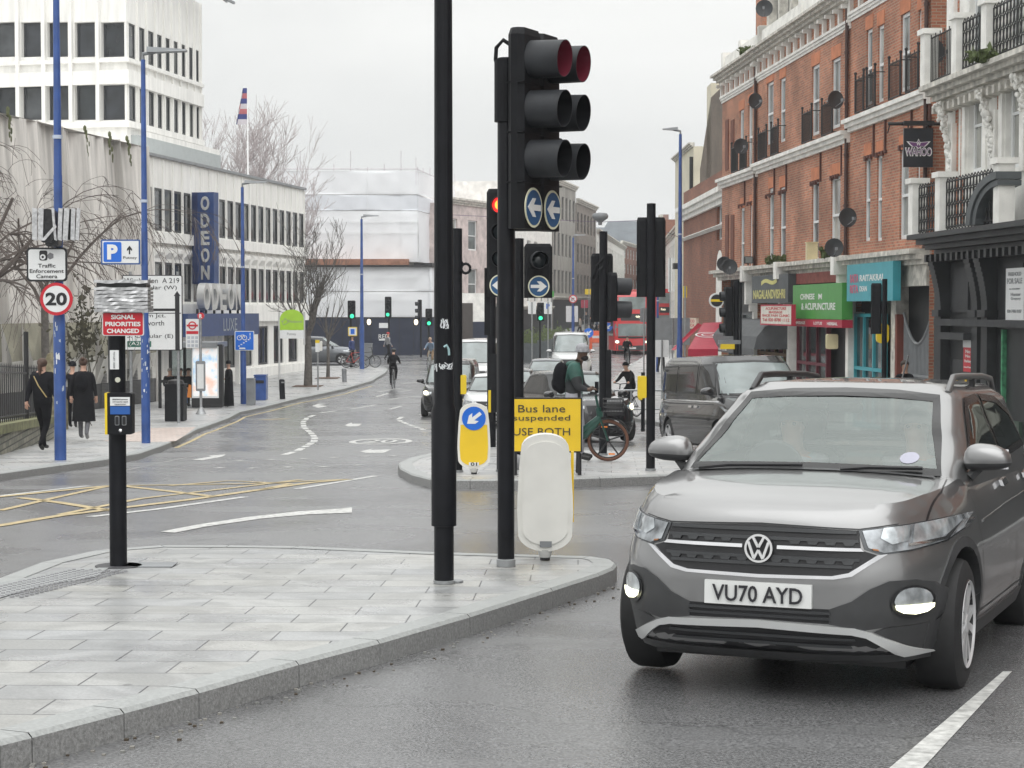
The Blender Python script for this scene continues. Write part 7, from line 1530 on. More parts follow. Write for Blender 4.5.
def build_car(name, label, P, loc, th, pmat, group=None, full=False, lights=False, pitch=0., glassm=None, cat='car'):
    t = thing(name, label, cat, loc, -th, group); t.rotation_euler = (pitch, 0, -th)
    Vl, Fl = lower_body(P, *( (176, 22) if full else (96, 12))); Vg, Fg = greenhouse(P, *( (300, 40) if full else (84, 10)))
    bl = BVHTree.FromPolygons([Vector(v) for v in Vl], Fl); bg_ = BVHTree.FromPolygons([Vector(v) for v in Vg], Fg)
    ball_ = BVHTree.FromPolygons([Vector(v) for v in Vl]+[Vector(v) for v in Vg], [tuple(f) for f in Fl]+[tuple(k+len(Vl) for k in f) for f in Fg])
    # lower body with wheel arches cut
    body = MB().add(Vl, Fl).build('body', [pmat, MCLAD], None)
    cut = MB()
    for y in P['axles']:
        for s_ in (-1, 1): x0 = s_*(P['W']/2-.30); x1 = s_*(P['W']/2+.1); cut.cyl((x0, y, P['wr']), (x1, y, P['wr']), P['ar'], n=40)
    co = cut.build('cut', MCLAD, None); bmc = bmesh.new(); bmc.from_mesh(co.data); bmesh.ops.recalc_face_normals(bmc, faces=bmc.faces); bmc.to_mesh(co.data); bmc.free()
    bmc = bmesh.new(); bmc.from_mesh(body.data); bmesh.ops.recalc_face_normals(bmc, faces=bmc.faces); bmc.to_mesh(body.data); bmc.free()
    md = body.modifiers.new('b', 'BOOLEAN'); md.operation = 'DIFFERENCE'; md.object = co; md.solver = 'EXACT'; md.material_mode = 'TRANSFER' if hasattr(md, 'material_mode') else None
    dg = bpy.context.evaluated_depsgraph_get(); dg.update(); me = bpy.data.meshes.new_from_object(body.evaluated_get(dg)); old = body.data; body.modifiers.clear(); body.data = me; bpy.data.objects.remove(co)
    me.polygons.foreach_set('use_smooth', [True]*len(me.polygons)); me.set_sharp_from_angle(angle=R(38)); body.parent = t
    # greenhouse, glass openings removed where the inside shows
    wins = P['windows']; G = MB(); holes = [] if not full else wins
    Fk = []
    for f in Fg:
        c = sum((Vector(Vg[k]) for k in f), Vector())/len(f); kill = False
        for (nm, ax, poly) in holes:
            if ax == 'f' and c.y < P['gh']['f'][-1][1]+.2 and all(inpoly((Vg[k][0], Vg[k][2]), poly) for k in f): kill = True
            if ax == 's' and abs(c.x) > .3 and all(inpoly((Vg[k][1], Vg[k][2]), poly) for k in f): kill = True
            if ax == 'r' and c.y > P['gh']['r'][-1][1]-.3 and all(inpoly((Vg[k][0], Vg[k][2]), poly) for k in f): kill = True
        if not kill: Fk.append(f)
    if full: Fk = [f for f in Fk if len(f) == 4 or True]
    G.add(Vg, Fk); ro = G.build('roof', [pmat], t, smooth=38)
    for (nm, ax, poly) in wins:
        cx = sum(p[0] for p in poly)/len(poly); cz = sum(p[1] for p in poly)/len(poly); gmat = glassm or ((MWS if ax == 'f' else MSG) if full else MGLASSV if ax == 'f' else MGLASSD)
        big = [(cx+(a-cx)*1.0, cz+(b-cz)*1.0) for a, b in poly]
        for s_ in ((1, -1) if ax == 's' else (1,)):
            V, F = conform(bg_, big, ax, .004, .04 if full else .06, s_, 0); g_ = MB().add(V, F).build(nm, gmat, t, smooth=60)
            # black frit band round the pane
            n = len(big); k_ = .032 if full else .03; inn = [tuple(p) for p in offset_line([Vector(p) for p in (big if sum((big[i][0]*big[(i+1) % n][1]-big[(i+1) % n][0]*big[i][1]) for i in range(n)) > 0 else big[::-1])], k_, True)]; outp = big if sum((big[i][0]*big[(i+1) % n][1]-big[(i+1) % n][0]*big[i][1]) for i in range(n)) > 0 else big[::-1]
            outp = [tuple(p) for p in offset_line([Vector(p) for p in outp], -.012, True)]
            fb = MB()
            for i in range(n):
                j = (i+1) % n; V, F = conform(bg_, [outp[i], outp[j], inn[j], inn[i]], ax, .007, .03 if full else .08, s_, 0); fb.add(V, F)
            fb.build('glass_edge', MTRIMG, g_)
    W2 = P['W']/2; wx = W2-.015
    for y in P['axles']:
        for s_ in (1, -1):
            wheel(t, s_*wx, y, P['wr'], .21, s_, tw=full)
            if P.get('clad', True):
                pts = [(y+P['ar']*cos(a), P['wr']+P['ar']*sin(a)) for a in [pi*(-.12+1.24*k/20) for k in range(21)]]+[(y+(P['ar']+.05)*cos(a), P['wr']+(P['ar']+.05)*sin(a)) for a in [pi*(1.10-1.20*k/20) for k in range(21)]]
                try:
                    o_ = MB()
                    for k in range(20):
                        q = [pts[k], pts[k+1], pts[41-k-1], pts[41-k]]; V, F = conform(bl, q, 's', .008, .3, s_, .03); o_.add(V, F)
                    o_.build('wheel_arch_trim', MCLAD, t)
                except Exception as ex: print('clad', ex)
    MB().box(-W2+.25, W2-.25, P['y0']+.4, P['y1']-.3, P['zb']-.06, P['zb']+.3).build('underbody', MSIGNK, t)
    # mirrors
    for s_ in (1, -1):
        mx_, my, mz = P['mirror']; mb = MB(); n0 = Vector((s_*(mx_-.115), my, mz)); mb.ball((0, 0, 0), 1, 1, 1, 20, 12); pw = lambda v, e: (1 if v > 0 else -1)*abs(v)**e
        mb.v = [(n0.x+s_*.125*pw(x, .75)*(1-.12*z), min(n0.y+.095*pw(y_, .8), my+.045), n0.z+(.078 if z > 0 else .062)*pw(z, .75)*(1-.22*x)) for x, y_, z in mb.v]
        mb.m = [1 if sum(mb.v[k][2] for k in f_)/len(f_) < mz-.018 else 0 for f_ in mb.f]; c_ = mb.build('mirror', [pmat, MCLAD], t, smooth=60)
        MB().tube([(s_*(mx_-.16), my, mz-.05), (s_*(W2-.10), my-.02, mz-.10)], .028, 6).build('mirror_stalk', MCLAD, c_)
        MB().box(n0.x-.10, n0.x+.10, my+.045, my+.049, mz-.055, mz+.05).build('mirror_glass', MCHROME, c_)
    return t, bl, bg_, ball_
MGLASSV = M('vehicle_glass', (.20, .235, .235), .07, var=.35, scale=1.2, spec=.9)
SIDE = [(0, .07), (.12, .03), (.35, .0), (.60, .0), (.80, .035), (.93, .075), (1, .12)]
TC_P = dict(y0=-.84, y1=3.28, W=1.76, zb=.20, nf=4.2, nr=5, side=SIDE, crown=.05,
    front=[(0, .10), (.1, .03), (.3, .0), (.55, .0), (.72, .02), (.88, .045), (.95, .07), (1, .12)], rear=[(0, .12), (.3, .0), (.7, .03), (1, .12)],
    top=[(-.84, .885), (-.6, .94), (-.3, .985), (0, 1.01), (.25, 1.035), (.6, 1.02), (2, 1.05), (3.28, 1.12)], axles=(-.06, 2.49), wr=.325, ar=.385, mirror=(.985, .52, 1.125),
    gh=dict(z0=.98, z1=1.505, crown=.035, n=8, nf=9, f=[(.98, .12), (1.04, .22), (1.25, .60), (1.44, .95), (1.505, 1.15)], r=[(.98, 3.22), (1.1, 3.2), (1.4, 3.05), (1.505, 2.85)], w=[(.98, .80), (1.1, .775), (1.42, .655), (1.505, .60)]),
    windows=[('windscreen', 'f', sym([(0, 1.052), (.35, 1.048), (.665, 1.045), (.595, 1.25), (.53, 1.435), (.3, 1.457), (0, 1.465)])), ('side_window', 's', [(.60, 1.085), (1.02, 1.34), (1.16, 1.42), (1.62, 1.44), (1.62, 1.085)]), ('side_window', 's', [(1.70, 1.085), (1.70, 1.44), (2.25, 1.42), (2.62, 1.34), (2.78, 1.13)]), ('rear_window', 'r', sym([(0, 1.14), (.62, 1.14), (.54, 1.42), (0, 1.43)]))])
PT = paint('taupe_grey_paint', (.275, .275, .277), .8, .32)
cl = Vector((1.485, 9.774, 0)); cl.z = gz(cl.y)
tc1, bl, bg_, ball_ = build_car('parked_car' if False else 'compact_car', 'grey compact car driving towards the camera with its fog lamps lit, largest vehicle', TC_P, cl, .387, PT, full=True, pitch=-.032)
cp = lambda *a, **k: cpart(tc1, bl, *a, **k)
MGRB = M('grille_bar', (.035, .037, .04), .35, var=.1)
gr = cp('grille', sym([(0, .838), (.46, .825), (.475, .735), (.545, .712), (.43, .626), (.35, .61), (0, .603)]), 'f', .003, MSIGNK, step=.06)
for z, w_ in ((.815, .45), (.775, .46), (.688, .47), (.655, .44)):
    cpart(gr, bl, 'grille_bar', sym([(0, z+.008), (w_, z+.006), (w_, z-.008), (0, z-.008)]), 'f', .012, MGRB, step=.08, skirt=.012)
for k in range(11):
    for z in (.768, .680):
        u_ = -.42+.084*k
        if abs(u_) > .1 or z < .7: cpart(gr, bl, 'grille_bump', [(u_-.03, z+.004), (u_-.018, z-.016), (u_+.018, z-.016), (u_+.03, z+.004)], 'f', .011, MGRB, step=.2, skirt=.01)
for m in (1, -1): cpart(gr, bl, 'chrome_bar', [(m*.085, .742), (m*.47, .742), (m*.485, .727), (m*.085, .725)], 'f', .016, MCHROME, step=.08, skirt=.012)
cpart(tc1, bl, 'grille_trim', sym([(0, .604), (.35, .611), (.425, .627), (.548, .712), (.585, .716), (.44, .612), (.36, .596), (0, .588)]), 'f', .014, MCHROME, step=.08, skirt=.015)
hlp = [(.458, .826), (.62, .848), (.76, .866), (.845, .873), (.835, .80), (.795, .755), (.68, .727), (.565, .714), (.49, .738)]
for m in (1, -1):
    h_ = cp('headlight', [(m*a, b) for a, b in hlp], 'f', .006, MHLD, step=.05)
    cpart(h_, bl, 'headlight_lens', [(m*a, b) for a, b in [(.475, .822), (.62, .842), (.76, .860), (.832, .866), (.825, .80), (.79, .762), (.68, .735), (.57, .722), (.505, .745)]], 'f', .010, M('headlight_pale', (.34, .36, .38), .1, metal=.3, var=.75, scale=9, spec=.9), step=.04, skirt=.004)
    cpart(h_, bl, 'headlight_lens', [(m*a, b) for a, b in [(.56, .835), (.66, .845), (.66, .775), (.60, .76), (.55, .79)]], 'f', .014, MHL, step=.04, skirt=.008); cpart(h_, bl, 'headlight_lens', [(m*a, b) for a, b in [(.675, .847), (.80, .862), (.80, .80), (.75, .765), (.675, .765)]], 'f', .014, MHL, step=.04, skirt=.008)
    cpart(h_, bl, 'light_strip', [(m*a, b) for a, b in [(.66, .762), (.78, .778), (.815, .84), (.825, .84), (.79, .765), (.66, .750)]], 'f', .017, MCHROME, step=.05, skirt=.006); cpart(h_, bl, 'indicator', [(m*a, b) for a, b in [(.52, .742), (.545, .738), (.55, .730), (.525, .734)]], 'f', .012, MAMB, step=.1, skirt=.006)
    s0 = cp('fog_surround', [(m*a, b) for a, b in [(.34, .455), (.44, .495), (.52, .555), (.60, .592), (.70, .595), (.765, .575), (.805, .53), (.80, .43), (.76, .385), (.6, .378), (.5, .362), (.34, .385)]], 'f', .008, MCLAD, step=.05)
    cpart(s0, bl, 'fog_rim', [(m*(.683+.080*cos(a)), .492+.076*sin(a)) for a in [2*pi*k/24 for k in range(24)]], 'f', .016, MSIGNK, step=.06, skirt=.01); cpart(s0, bl, 'fog_lamp', [(m*(.683+.068*cos(a)), .497+.062*sin(a)) for a in [2*pi*k/24 for k in range(24)]], 'f', .022, MHL, step=.05, skirt=.008)
    cpart(s0, bl, 'running_light', [(m*a, b) for a, b in [(.615, .478), (.752, .478), (.75, .462), (.728, .443), (.69, .435), (.645, .443), (.618, .46)]], 'f', .030, MDRL, step=.05, skirt=.01)
    cp('corner_cladding', [(m*a, b) for a, b in [(.765, .225), (.745, .238), (.535, .352), (.60, .376), (.76, .383), (.81, .42), (.868, .45), (.872, .30), (.86, .23)]], 'f', .007, MCLAD, step=.06)
lowg = cp('lower_grille', sym([(0, .455), (.34, .455), (.36, .385), (0, .392)]), 'f', .005, MSIGNK, step=.08)
for z in (.435, .41): cpart(lowg, bl, 'grille_bar', sym([(0, z+.007), (.345, z+.007), (.345, z-.006), (0, z-.006)]), 'f', .012, MGRB, step=.08, skirt=.01)
cp('skid_plate', sym([(0, .392), (.45, .374), (.52, .352), (.745, .236), (.64, .232), (.50, .328), (.44, .342), (0, .356)]), 'f', .022, M('skid_silver', (.62, .63, .63), .4, metal=.3, var=.05), step=.07, skirt=.03)
cp('air_intake', sym([(0, .355), (.44, .341), (.50, .327), (.62, .245), (0, .238)]), 'f', .005, MSIGNK, step=.08)
for z in (.315, .280): cp('intake_bar', sym([(0, z+.008), (.46-(.33-z)*.6, z+.006), (.46-(.33-z)*.4, z-.006), (0, z-.006)]), 'f', .012, MGRB, step=.08)
cp('chin', sym([(0, .240), (.62, .246), (.64, .232), (.745, .237), (.77, .226), (.80, .203), (0, .203)]), 'f', .012, MCLAD, step=.08)
pl = cp('number_plate', [(-.26, .455), (.26, .455), (.26, .567), (-.26, .567)], 'f', .022, MPLATE, step=.2, skirt=.03)
hit = bl.ray_cast(Vector((0, -5, .51)), Vector((0, 1, 0)))[0]
text('VU70 AYD', tc1, (0, hit.y-.029, .511), M('plate_black', (.02, .02, .025), .5), w=.44, h=.079, bold=.012, extrude=.002)
bd_ = Vector((0, bl.ray_cast(Vector((0, -5, .728)), Vector((0, 1, 0)))[0].y-.012, .728))
em = MB().lathe([(.001, -.016), (.058, -.016), (.068, -.008), (.068, .012)], bd_, 32, 'y').build('emblem', MSIGNK, tc1, smooth=30)
MWB = M('emblem_silver', (.78, .78, .78), .25, metal=.3, var=.03)
mb = MB(); ring = [(r_*cos(a), r_*sin(a)) for r_, a in ()]
for k in range(40):
    a0, a1 = 2*pi*k/40, 2*pi*(k+1)/40; V = [(bd_.x+r_*cos(a), bd_.y+dy, bd_.z+r_*sin(a)) for dy in (-.024, -.016) for r_, a in ((.068, a0), (.068, a1), (.058, a1), (.058, a0))]; mb.add(V, [(3,2,1,0),(4,5,6,7),(0,1,5,4),(2,3,7,6)])
mb.build('emblem_ring', MWB, em)
def bar2(mb, a, b, w_, y0, y1):
    a = Vector(a); b = Vector(b); d = (b-a).normalized(); n = Vector((-d.y, d.x))*w_/2; mb.extr([tuple(a+n), tuple(a-n), tuple(b-n), tuple(b+n)], y0, y1)
mb = MB(); C = lambda x, z: (bd_.x+x, bd_.z+z)
for m in (1, -1):
    bar2(mb, C(m*.026, .052), C(m*.001, .006), .012, bd_.y-.026, bd_.y-.016); bar2(mb, C(m*.049, .030), C(m*.022, -.047), .012, bd_.y-.0262, bd_.y-.016); bar2(mb, C(m*.022, -.050), C(m*.0, -.008), .011, bd_.y-.0264, bd_.y-.016)
mb.build('emblem_letters', MWB, em)
# bonnet shut line, creases, wipers, door lines, handles, rails, aerial
for m in (1, -1):
    cpart(tc1, bl, 'bonnet_gap', strip2([(m*.50, -.745), (m*.64, -.66), (m*.72, -.45), (m*.735, -.1), (m*.71, .2)], .007), 't', .0015, MSIGNK, step=.06, skirt=0)
    MB().tube([(m*.16+.0, .19, 1.062), (m*.16-.0+.14, .22, 1.075), (m*.16+.42, .235, 1.078)] if m > 0 else [(-.60, .16, 1.05), (-.45, .2, 1.068), (-.05, .225, 1.078)], .011, 6).build('wiper', MSIGNK, tc1)
cpart(tc1, bl, 'bonnet_edge', sym([(0, .846), (.46, .833), (.62, .856), (.62, .851), (.46, .828), (0, .840)]), 'f', .005, MSIGNK, step=.08, skirt=0)
cpart(tc1, bl, 'cowl', [(-.66, .17), (.66, .17), (.62, .27), (-.62, .27)], 't', .006, MCLAD, step=.1, skirt=0)
for s_ in (1, -1):
    for pts in ([(.38, .98), (.36, .75), (.42, .45), (.5, .33)], [(1.66, 1.02), (1.66, .5), (1.62, .33)], [(.42, .34), (2.2, .34)], [(2.72, 1.05), (2.75, .9), (2.5, .75)]): cpart(tc1, bl, 'door_gap', strip2(pts, .008), 's', .002, MSIGNK, side=s_, step=.1, skirt=0)
    cpart(tc1, bl, 'sill_trim', [(.36, .30), (2.1, .30), (2.1, .21), (.36, .21)], 's', .012, MCLAD, side=s_, step=.1); cpart(tc1, bl, 'side_crease', strip2([(.5, .80), (1.4, .835), (2.9, .87)], .012), 's', .006, PT, side=s_, step=.1, skirt=.006)
    for y in (1.45, 2.42): cpart(tc1, bl, 'door_handle', [(y-.1, .955), (y+.09, .965), (y+.09, .935), (y-.1, .925)], 's', .03, MCHROME, side=s_, step=.1, skirt=.02)
    P3 = [bg_.ray_cast(Vector((s_*.56, y, 3)), Vector((0, 0, -1)))[0] for y in (1.10, 1.3, 1.6, 2.0, 2.4, 2.75, 2.9)]
    MB().tube([P3[0]+Vector((0, 0, -.01))]+[p+Vector((0, 0, .055)) for p in P3[1:-1]]+[P3[-1]+Vector((0, 0, -.01))], .02, 8).build('roof_rail', MSIGNK if s_ < 0 else M('rail_silver', (.18, .18, .18), .35, metal=.6), tc1, smooth=60)
    mbr = MB(); [mbr.box(P3[i].x-.012, P3[i].x+.012, P3[i].y-.03, P3[i].y+.03, P3[i].z-.02, P3[i].z+.05) for i in (3,)]; mbr.build('rail_foot', MSIGNK, tc1)
MB().cyl((0, 2.75, 1.53), (0, 2.95, 1.68), .006, n=6).build('aerial', MSIGNK, tc1)
# interior
it = MB(); it.box(-.70, .70, .35, .75, .75, 1.02); it.build('dashboard', MDASH, tc1); MB().lathe([(.17, 0), (.185, .01), (.17, .02)], (-.36, .82, 1.0), 20, 'y').build('steering_wheel', MDASH, tc1)
for x in (-.36, .36):
    st = MB(); st.rbox(x-.25, x+.25, 1.45, 1.6, .55, 1.12, .1); st.rbox(x-.13, x+.13, 1.5, 1.6, 1.16, 1.34, .05); st.box(x-.24, x+.24, 1.0, 1.5, .5, .65); st.build('seat', MSEAT, tc1)
MB().rbox(-.62, .62, 2.3, 2.45, .55, 1.10, .1).build('rear_seat', MSEAT, tc1); MB().box(-.62, .62, .5, 3.0, .40, .48).build('floor_mat', MSEAT, tc1)
MB().rbox(-.10, .10, 1.02, 1.05, 1.34, 1.40, .025).build('rear_view_mirror', MSIGNK, tc1); cpart(tc1, bg_, 'camera_housing', [(-.17, 1.46), (-.12, 1.40), (-.05, 1.385), (.05, 1.385), (.12, 1.40), (.17, 1.46)], 'f', .003, MTRIMG, step=.1, skirt=0)
cpart(tc1, bg_, 'tax_sticker', [(.49+.05*cos(a), 1.12+.028*sin(a)) for a in [2*pi*k/16 for k in range(16)]], 'f', .006, M('sticker_pale', (.38, .38, .46), .5), step=.2, skirt=0)

# ---- the other vehicles
def simple_face(t, bl, P, z0, z1, hw, hl_on=False, plate_z=.5, hl_h=.09, dark=MSIGNK):
    cpart(t, bl, 'grille', sym([(0, z1), (hw*.52, z1), (hw*.48, z0), (0, z0)]), 'f', .004, dark, step=.15); 
    for m in (1, -1):
        h_ = cpart(t, bl, 'headlight', [(m*hw*a, b) for a, b in ((.56, z1-.005), (.78, z1+.02), (.93, z1+.03), (.90, z1-hl_h), (.70, z1-hl_h-.02), (.57, z1-hl_h*.6))], 'f', .012, MHL, step=.15)
        if hl_on: cpart(h_, bl, 'lit_lamp', [(m*(hw*.76+.075*cos(a)), z1-hl_h*.35+.06*sin(a)) for a in [2*pi*k/14 for k in range(14)]], 'f', .03, MHLON, step=.2)
    cpart(t, bl, 'lower_intake', sym([(0, plate_z-.1), (hw*.75, plate_z-.1), (hw*.7, plate_z-.24), (0, plate_z-.24)]), 'f', .006, MCLAD, step=.2); cpart(t, bl, 'number_plate', [(-.26, plate_z-.055), (.26, plate_z-.055), (.26, plate_z+.055), (-.26, plate_z+.055)], 'f', .02, MPLATE, step=.3)
FR = [(0, .12), (.15, .02), (.4, .0), (.7, .03), (.9, .08), (1, .15)]; RE = [(0, .12), (.3, .0), (.7, .03), (1, .1)]
def saloonP(W=1.80, L_=4.5, H_=1.47, hood=.98): 
    return dict(y0=-.85, y1=L_-.85, W=W, zb=.2, nf=4, nr=4.5, side=SIDE, front=FR, rear=RE, top=[(-.85, hood-.16), (-.5, hood-.06), (.2, hood), (L_-1.2, hood+.06), (L_-.85, hood+.02)], axles=(0, 2.6), wr=.32, ar=.37, mirror=(W/2+.12, .55, hood+.06), clad=False,
        gh=dict(z0=hood-.05, z1=H_-.03, n=7, nf=4.5, f=[(hood-.05, .1), (hood, .2), (H_-.03, 1.15)], r=[(hood-.05, L_-1.05), (H_-.03, L_-1.9)], w=[(hood-.05, W/2-.09), (H_-.03, W/2-.27)]),
        windows=[('windscreen', 'f', sym([(0, hood+.03), (W/2-.19, hood+.03), (W/2-.33, H_-.10), (0, H_-.08)])), ('side_window', 's', [(.6, hood+.05), (1.2, H_-.1), (2.0, H_-.08), (2.6, H_-.14), (2.9, hood+.07)])])
def vanP(W=1.95, L_=5.1, H_=1.92, hood=1.12, glass_side=True):
    return dict(y0=-.9, y1=L_-.9, W=W, zb=.24, nf=4.5, nr=9, side=SIDE, front=FR, rear=[(0, .05), (1, .02)], top=[(-.9, hood-.22), (-.5, hood-.08), (.0, hood), (L_-.9, hood)], axles=(.0, L_-1.95), wr=.34, ar=.39, mirror=(W/2+.17, .35, hood+.10), clad=False,
        gh=dict(z0=hood-.06, z1=H_-.04, n=12, nf=5, f=[(hood-.06, -.15), (hood, -.05), (H_-.04, .85)], r=[(hood-.06, L_-.93), (H_-.04, L_-1.05)], w=[(hood-.06, W/2-.075), (H_-.3, W/2-.13), (H_-.04, W/2-.2)]),
        windows=[('windscreen', 'f', sym([(0, hood+.04), (W/2-.17, hood+.04), (W/2-.27, H_-.16), (0, H_-.13)])), ('side_window', 's', [(.42, hood+.05), (.85, H_-.2), (1.42, H_-.2), (1.42, hood+.05)])]+([('side_window', 's', [(1.5, hood+.07), (1.5, H_-.2), (2.75, H_-.2), (2.75, hood+.07)]), ('side_window', 's', [(2.83, hood+.07), (2.83, H_-.2), (3.9, H_-.22), (4.0, hood+.09)])] if glass_side else []))
PDK = paint('dark_grey_paint', (.022, .022, .024), .4, .22); PBK = paint('black_car_paint', (.01, .01, .012), .2, .2); PWH = paint('white_car_paint', (.68, .69, .69), .0, .3); PSV = paint('silver_car_paint', (.42, .43, .45), .6, .3); PGY = paint('mid_grey_paint', (.13, .14, .155), .6, .28)
def place(px, y): p = at(px, y); return Vector((p.x, y, gz(y)))
MVSIDE = M('tinted_side_glass', (.03, .035, .04), .04, var=.3, spec=.9)
v1 = Vector((4.66, 34.6, gz(34.6))); P = vanP(); t, bl1_, _, _ = build_car('people_carrier', 'dark grey people carrier with tinted side windows behind the grey compact car', P, v1, -.20, PDK, pitch=-.04, cat='van'); simple_face(t, bl1_, P, .70, .92, .965, plate_z=.48)
for s_ in (1, -1):
    for pts in ([(.3, 1.05), (.3, .3)], [(1.46, 1.05), (1.46, .3)], [(2.8, 1.05), (2.8, .35)], [(.3, .98), (4.0, 1.0)]): cpart(t, bl1_, 'door_gap', strip2(pts, .014), 's', .003, MSIGNK, side=s_, step=.3, skirt=0)
    for y in (1.3, 1.65): cpart(t, bl1_, 'door_handle', [(y-.1, .95), (y+.1, .95), (y+.1, .91), (y-.1, .91)], 's', .03, MCHROME, side=s_, step=.3)
    cpart(t, bl1_, 'chrome_strip', strip2([(.1, 1.03), (4.1, 1.06)], .02), 's', .01, MCHROME, side=s_, step=.3)
P = saloonP(1.85, 4.7, 1.66, 1.05); P['axles'] = (0, 2.8); t, b_, _, _ = build_car('car', 'black car with one headlight glowing, half hidden behind the e-bike rider', P, place(595, 44), -.32, PBK, pitch=-.03); simple_face(t, b_, P, .62, .86, .92, True, .46, .12)
P = vanP(1.86, 4.6, 1.88, 1.08); t, b_, _, _ = build_car('taxi', 'black cab with warm headlights and a blue roof sign behind the thick post', P, place(449, 63), .04, PBK, cat='taxi'); simple_face(t, b_, P, .62, .86, .92, True, .46, .12)
MB().rbox(-.28, .28, .9, 1.05, 1.90, 2.08, .03).build('roof_sign', MSIGNB, t)
P = saloonP(1.76, 4.1, 1.5, .98); t, b_, _, _ = build_car('car', 'white hatchback behind the yellow keep-left bollard', P, place(491, 56), .05, PWH); simple_face(t, b_, P, .62, .76, .88)
P = vanP(2.0, 5.4, 2.3, 1.25, False); t, b_, _, _ = build_car('delivery_van', 'white delivery van seen between the black posts, behind the white hatchback', P, place(476, 80), .06, PWH, cat='van'); simple_face(t, b_, P, .72, .98, .98)
P = saloonP(1.80, 4.4, 1.5, 1.0); t, b_, _, _ = build_car('car', 'dark car just visible between the black posts left of the grey saloon', P, place(512, 66), .05, PBK); simple_face(t, b_, P, .62, .78, .9)
P = saloonP(1.82, 4.4, 1.52, 1.0); t, b_, _, _ = build_car('car', 'mid-grey saloon facing the camera above the yellow lane sign', P, place(546, 78), .04, PGY); simple_face(t, b_, P, .62, .80, .9)
P = vanP(2.02, 5.5, 2.3, 1.28, False); t, b_, _, _ = build_car('delivery_van', 'white van with a wide pale windscreen behind the grey saloon', P, place(571, 92), .02, PWH, cat='van'); simple_face(t, b_, P, .74, 1.0, .99)
P = saloonP(1.80, 4.3, 1.48, .98); t, b_, _, _ = build_car('car', 'silver hatchback partly behind the e-bike rider and yellow sign', P, place(561, 53), .10, PSV); simple_face(t, b_, P, .62, .78, .9)
P = saloonP(1.9, 4.6, 1.66, 1.05); P['axles'] = (0, 2.75); t, b_, _, _ = build_car('estate_car', 'dark blue-grey sport utility car side-on in the side street', P, Vector((at(343, 112).x, 112, gz(112))), -pi/2, PGY, cat='car'); simple_face(t, b_, P, .66, .88, .95)
# red double-deck buses
def bus(label, px, y, th, L_=10.5):
    b = place(px, y); t = thing('double_decker_bus', label, 'bus', b, -th, 'red double-deck buses'); W = 1.27; RED = paint('bus_red', (.55, .02, .025), .0, .3)
    def ringz(z): d = .0 if z < 2.2 else (z-2.2)*.10; r = .25; return [(-W+.0, 10.4), (-W, r+d), (-W+.07, .10+d), (-W+.25, .0+d), (0, -.06+d), (W-.25, .0+d), (W-.07, .10+d), (W, r+d), (W, 10.4)]
    mb = MB(); zs = [.28, .9, 1.5, 2.2, 2.9, 3.6, 4.15, 4.33]; V = []
    for z in zs:
        s_ = 1 if z < 4.2 else .93; V += [(x*s_, y_*1.0+(0 if z < 4.2 else .12), z) for x, y_ in ringz(z)]
    n = 9; F = [(j*n+i, j*n+(i+1) % n, (j+1)*n+(i+1) % n, (j+1)*n+i) for j in range(len(zs)-1) for i in range(n)]+[tuple(range(n-1, -1, -1)), tuple(range((len(zs)-1)*n, len(zs)*n))]
    mb.add(V, F); mb.build('body', RED, t, smooth=35); bv = BVHTree.FromPolygons([Vector(v) for v in V], F)
    cpart(t, bv, 'windscreen', sym([(0, 1.28), (1.12, 1.28), (1.20, 1.8), (1.16, 2.12), (0, 2.15)]), 'f', .012, MGLASSV, step=.3); cpart(t, bv, 'upper_windscreen', sym([(0, 3.12), (1.14, 3.12), (1.10, 3.95), (0, 3.98)]), 'f', .012, MGLASSV, step=.3)
    dbx = cpart(t, bv, 'destination_display', sym([(0, 2.34), (.78, 2.34), (.78, 2.82), (0, 2.82)]), 'f', .015, MSIGNK, step=.4); text('Putney Bridge', t, (0, -.05+.03, 2.60), M('display_glow', (.9, .85, .6), .5, emit=(1, .95, .7), es=.8), w=1.3, h=.24, bold=.02, rot=(pi/2-.09, 0, 0))
    cpart(t, bv, 'black_mask', sym([(0, 1.10), (.95, 1.14), (1.0, 1.25), (0, 1.25)]), 'f', .012, MSIGNK, step=.3); cpart(t, bv, 'bumper', sym([(0, .62), (1.1, .66), (1.1, .32), (0, .30)]), 'f', .02, MCLAD, step=.3); cpart(t, bv, 'number_plate', [(-.26, .4), (.26, .4), (.26, .51), (-.26, .51)], 'f', .04, MPLATE, step=.3)
    for m in (1, -1):
        cpart(t, bv, 'headlight', [(m*a, b_) for a, b_ in ((.82, .95), (1.16, 1.02), (1.18, .80), (.86, .78))], 'f', .02, MHL, step=.3); cpart(t, bv, 'lit_lamp', [(m*(1.02+.11*cos(a)), .88+.09*sin(a)) for a in [2*pi*k/12 for k in range(12)]], 'f', .04, MDRL, step=.4)
        for z0, z1 in ((1.25, 2.1), (3.05, 3.9)):
            for k in range(6): cpart(t, bv, 'side_window', [(.6+k*1.6, z0), (.6+k*1.6, z1), (2.12+k*1.6, z1), (2.12+k*1.6, z0)], 's', .008, MGLASSD, side=m, step=.8, skirt=0)
        for yw in (2.2, 8.0): wheel(t, m*(W-.02), yw, .48, .3, m, tw=False)
        MB().tube([(m*1.15, .0, 2.5), (m*1.42, -.25, 2.45), (m*1.42, -.25, 2.2)], .025, 5).rbox(m*1.42-.09, m*1.42+.09, -.3, -.2, 1.95, 2.28, .03).build('mirror', MSIGNK, t)
    return t
bus('red double-deck bus with lit headlights coming down the high street', 632, 131, -.02); bus('second red double-deck bus farther right, mostly hidden by boards and poles', 668, 158, -.30)
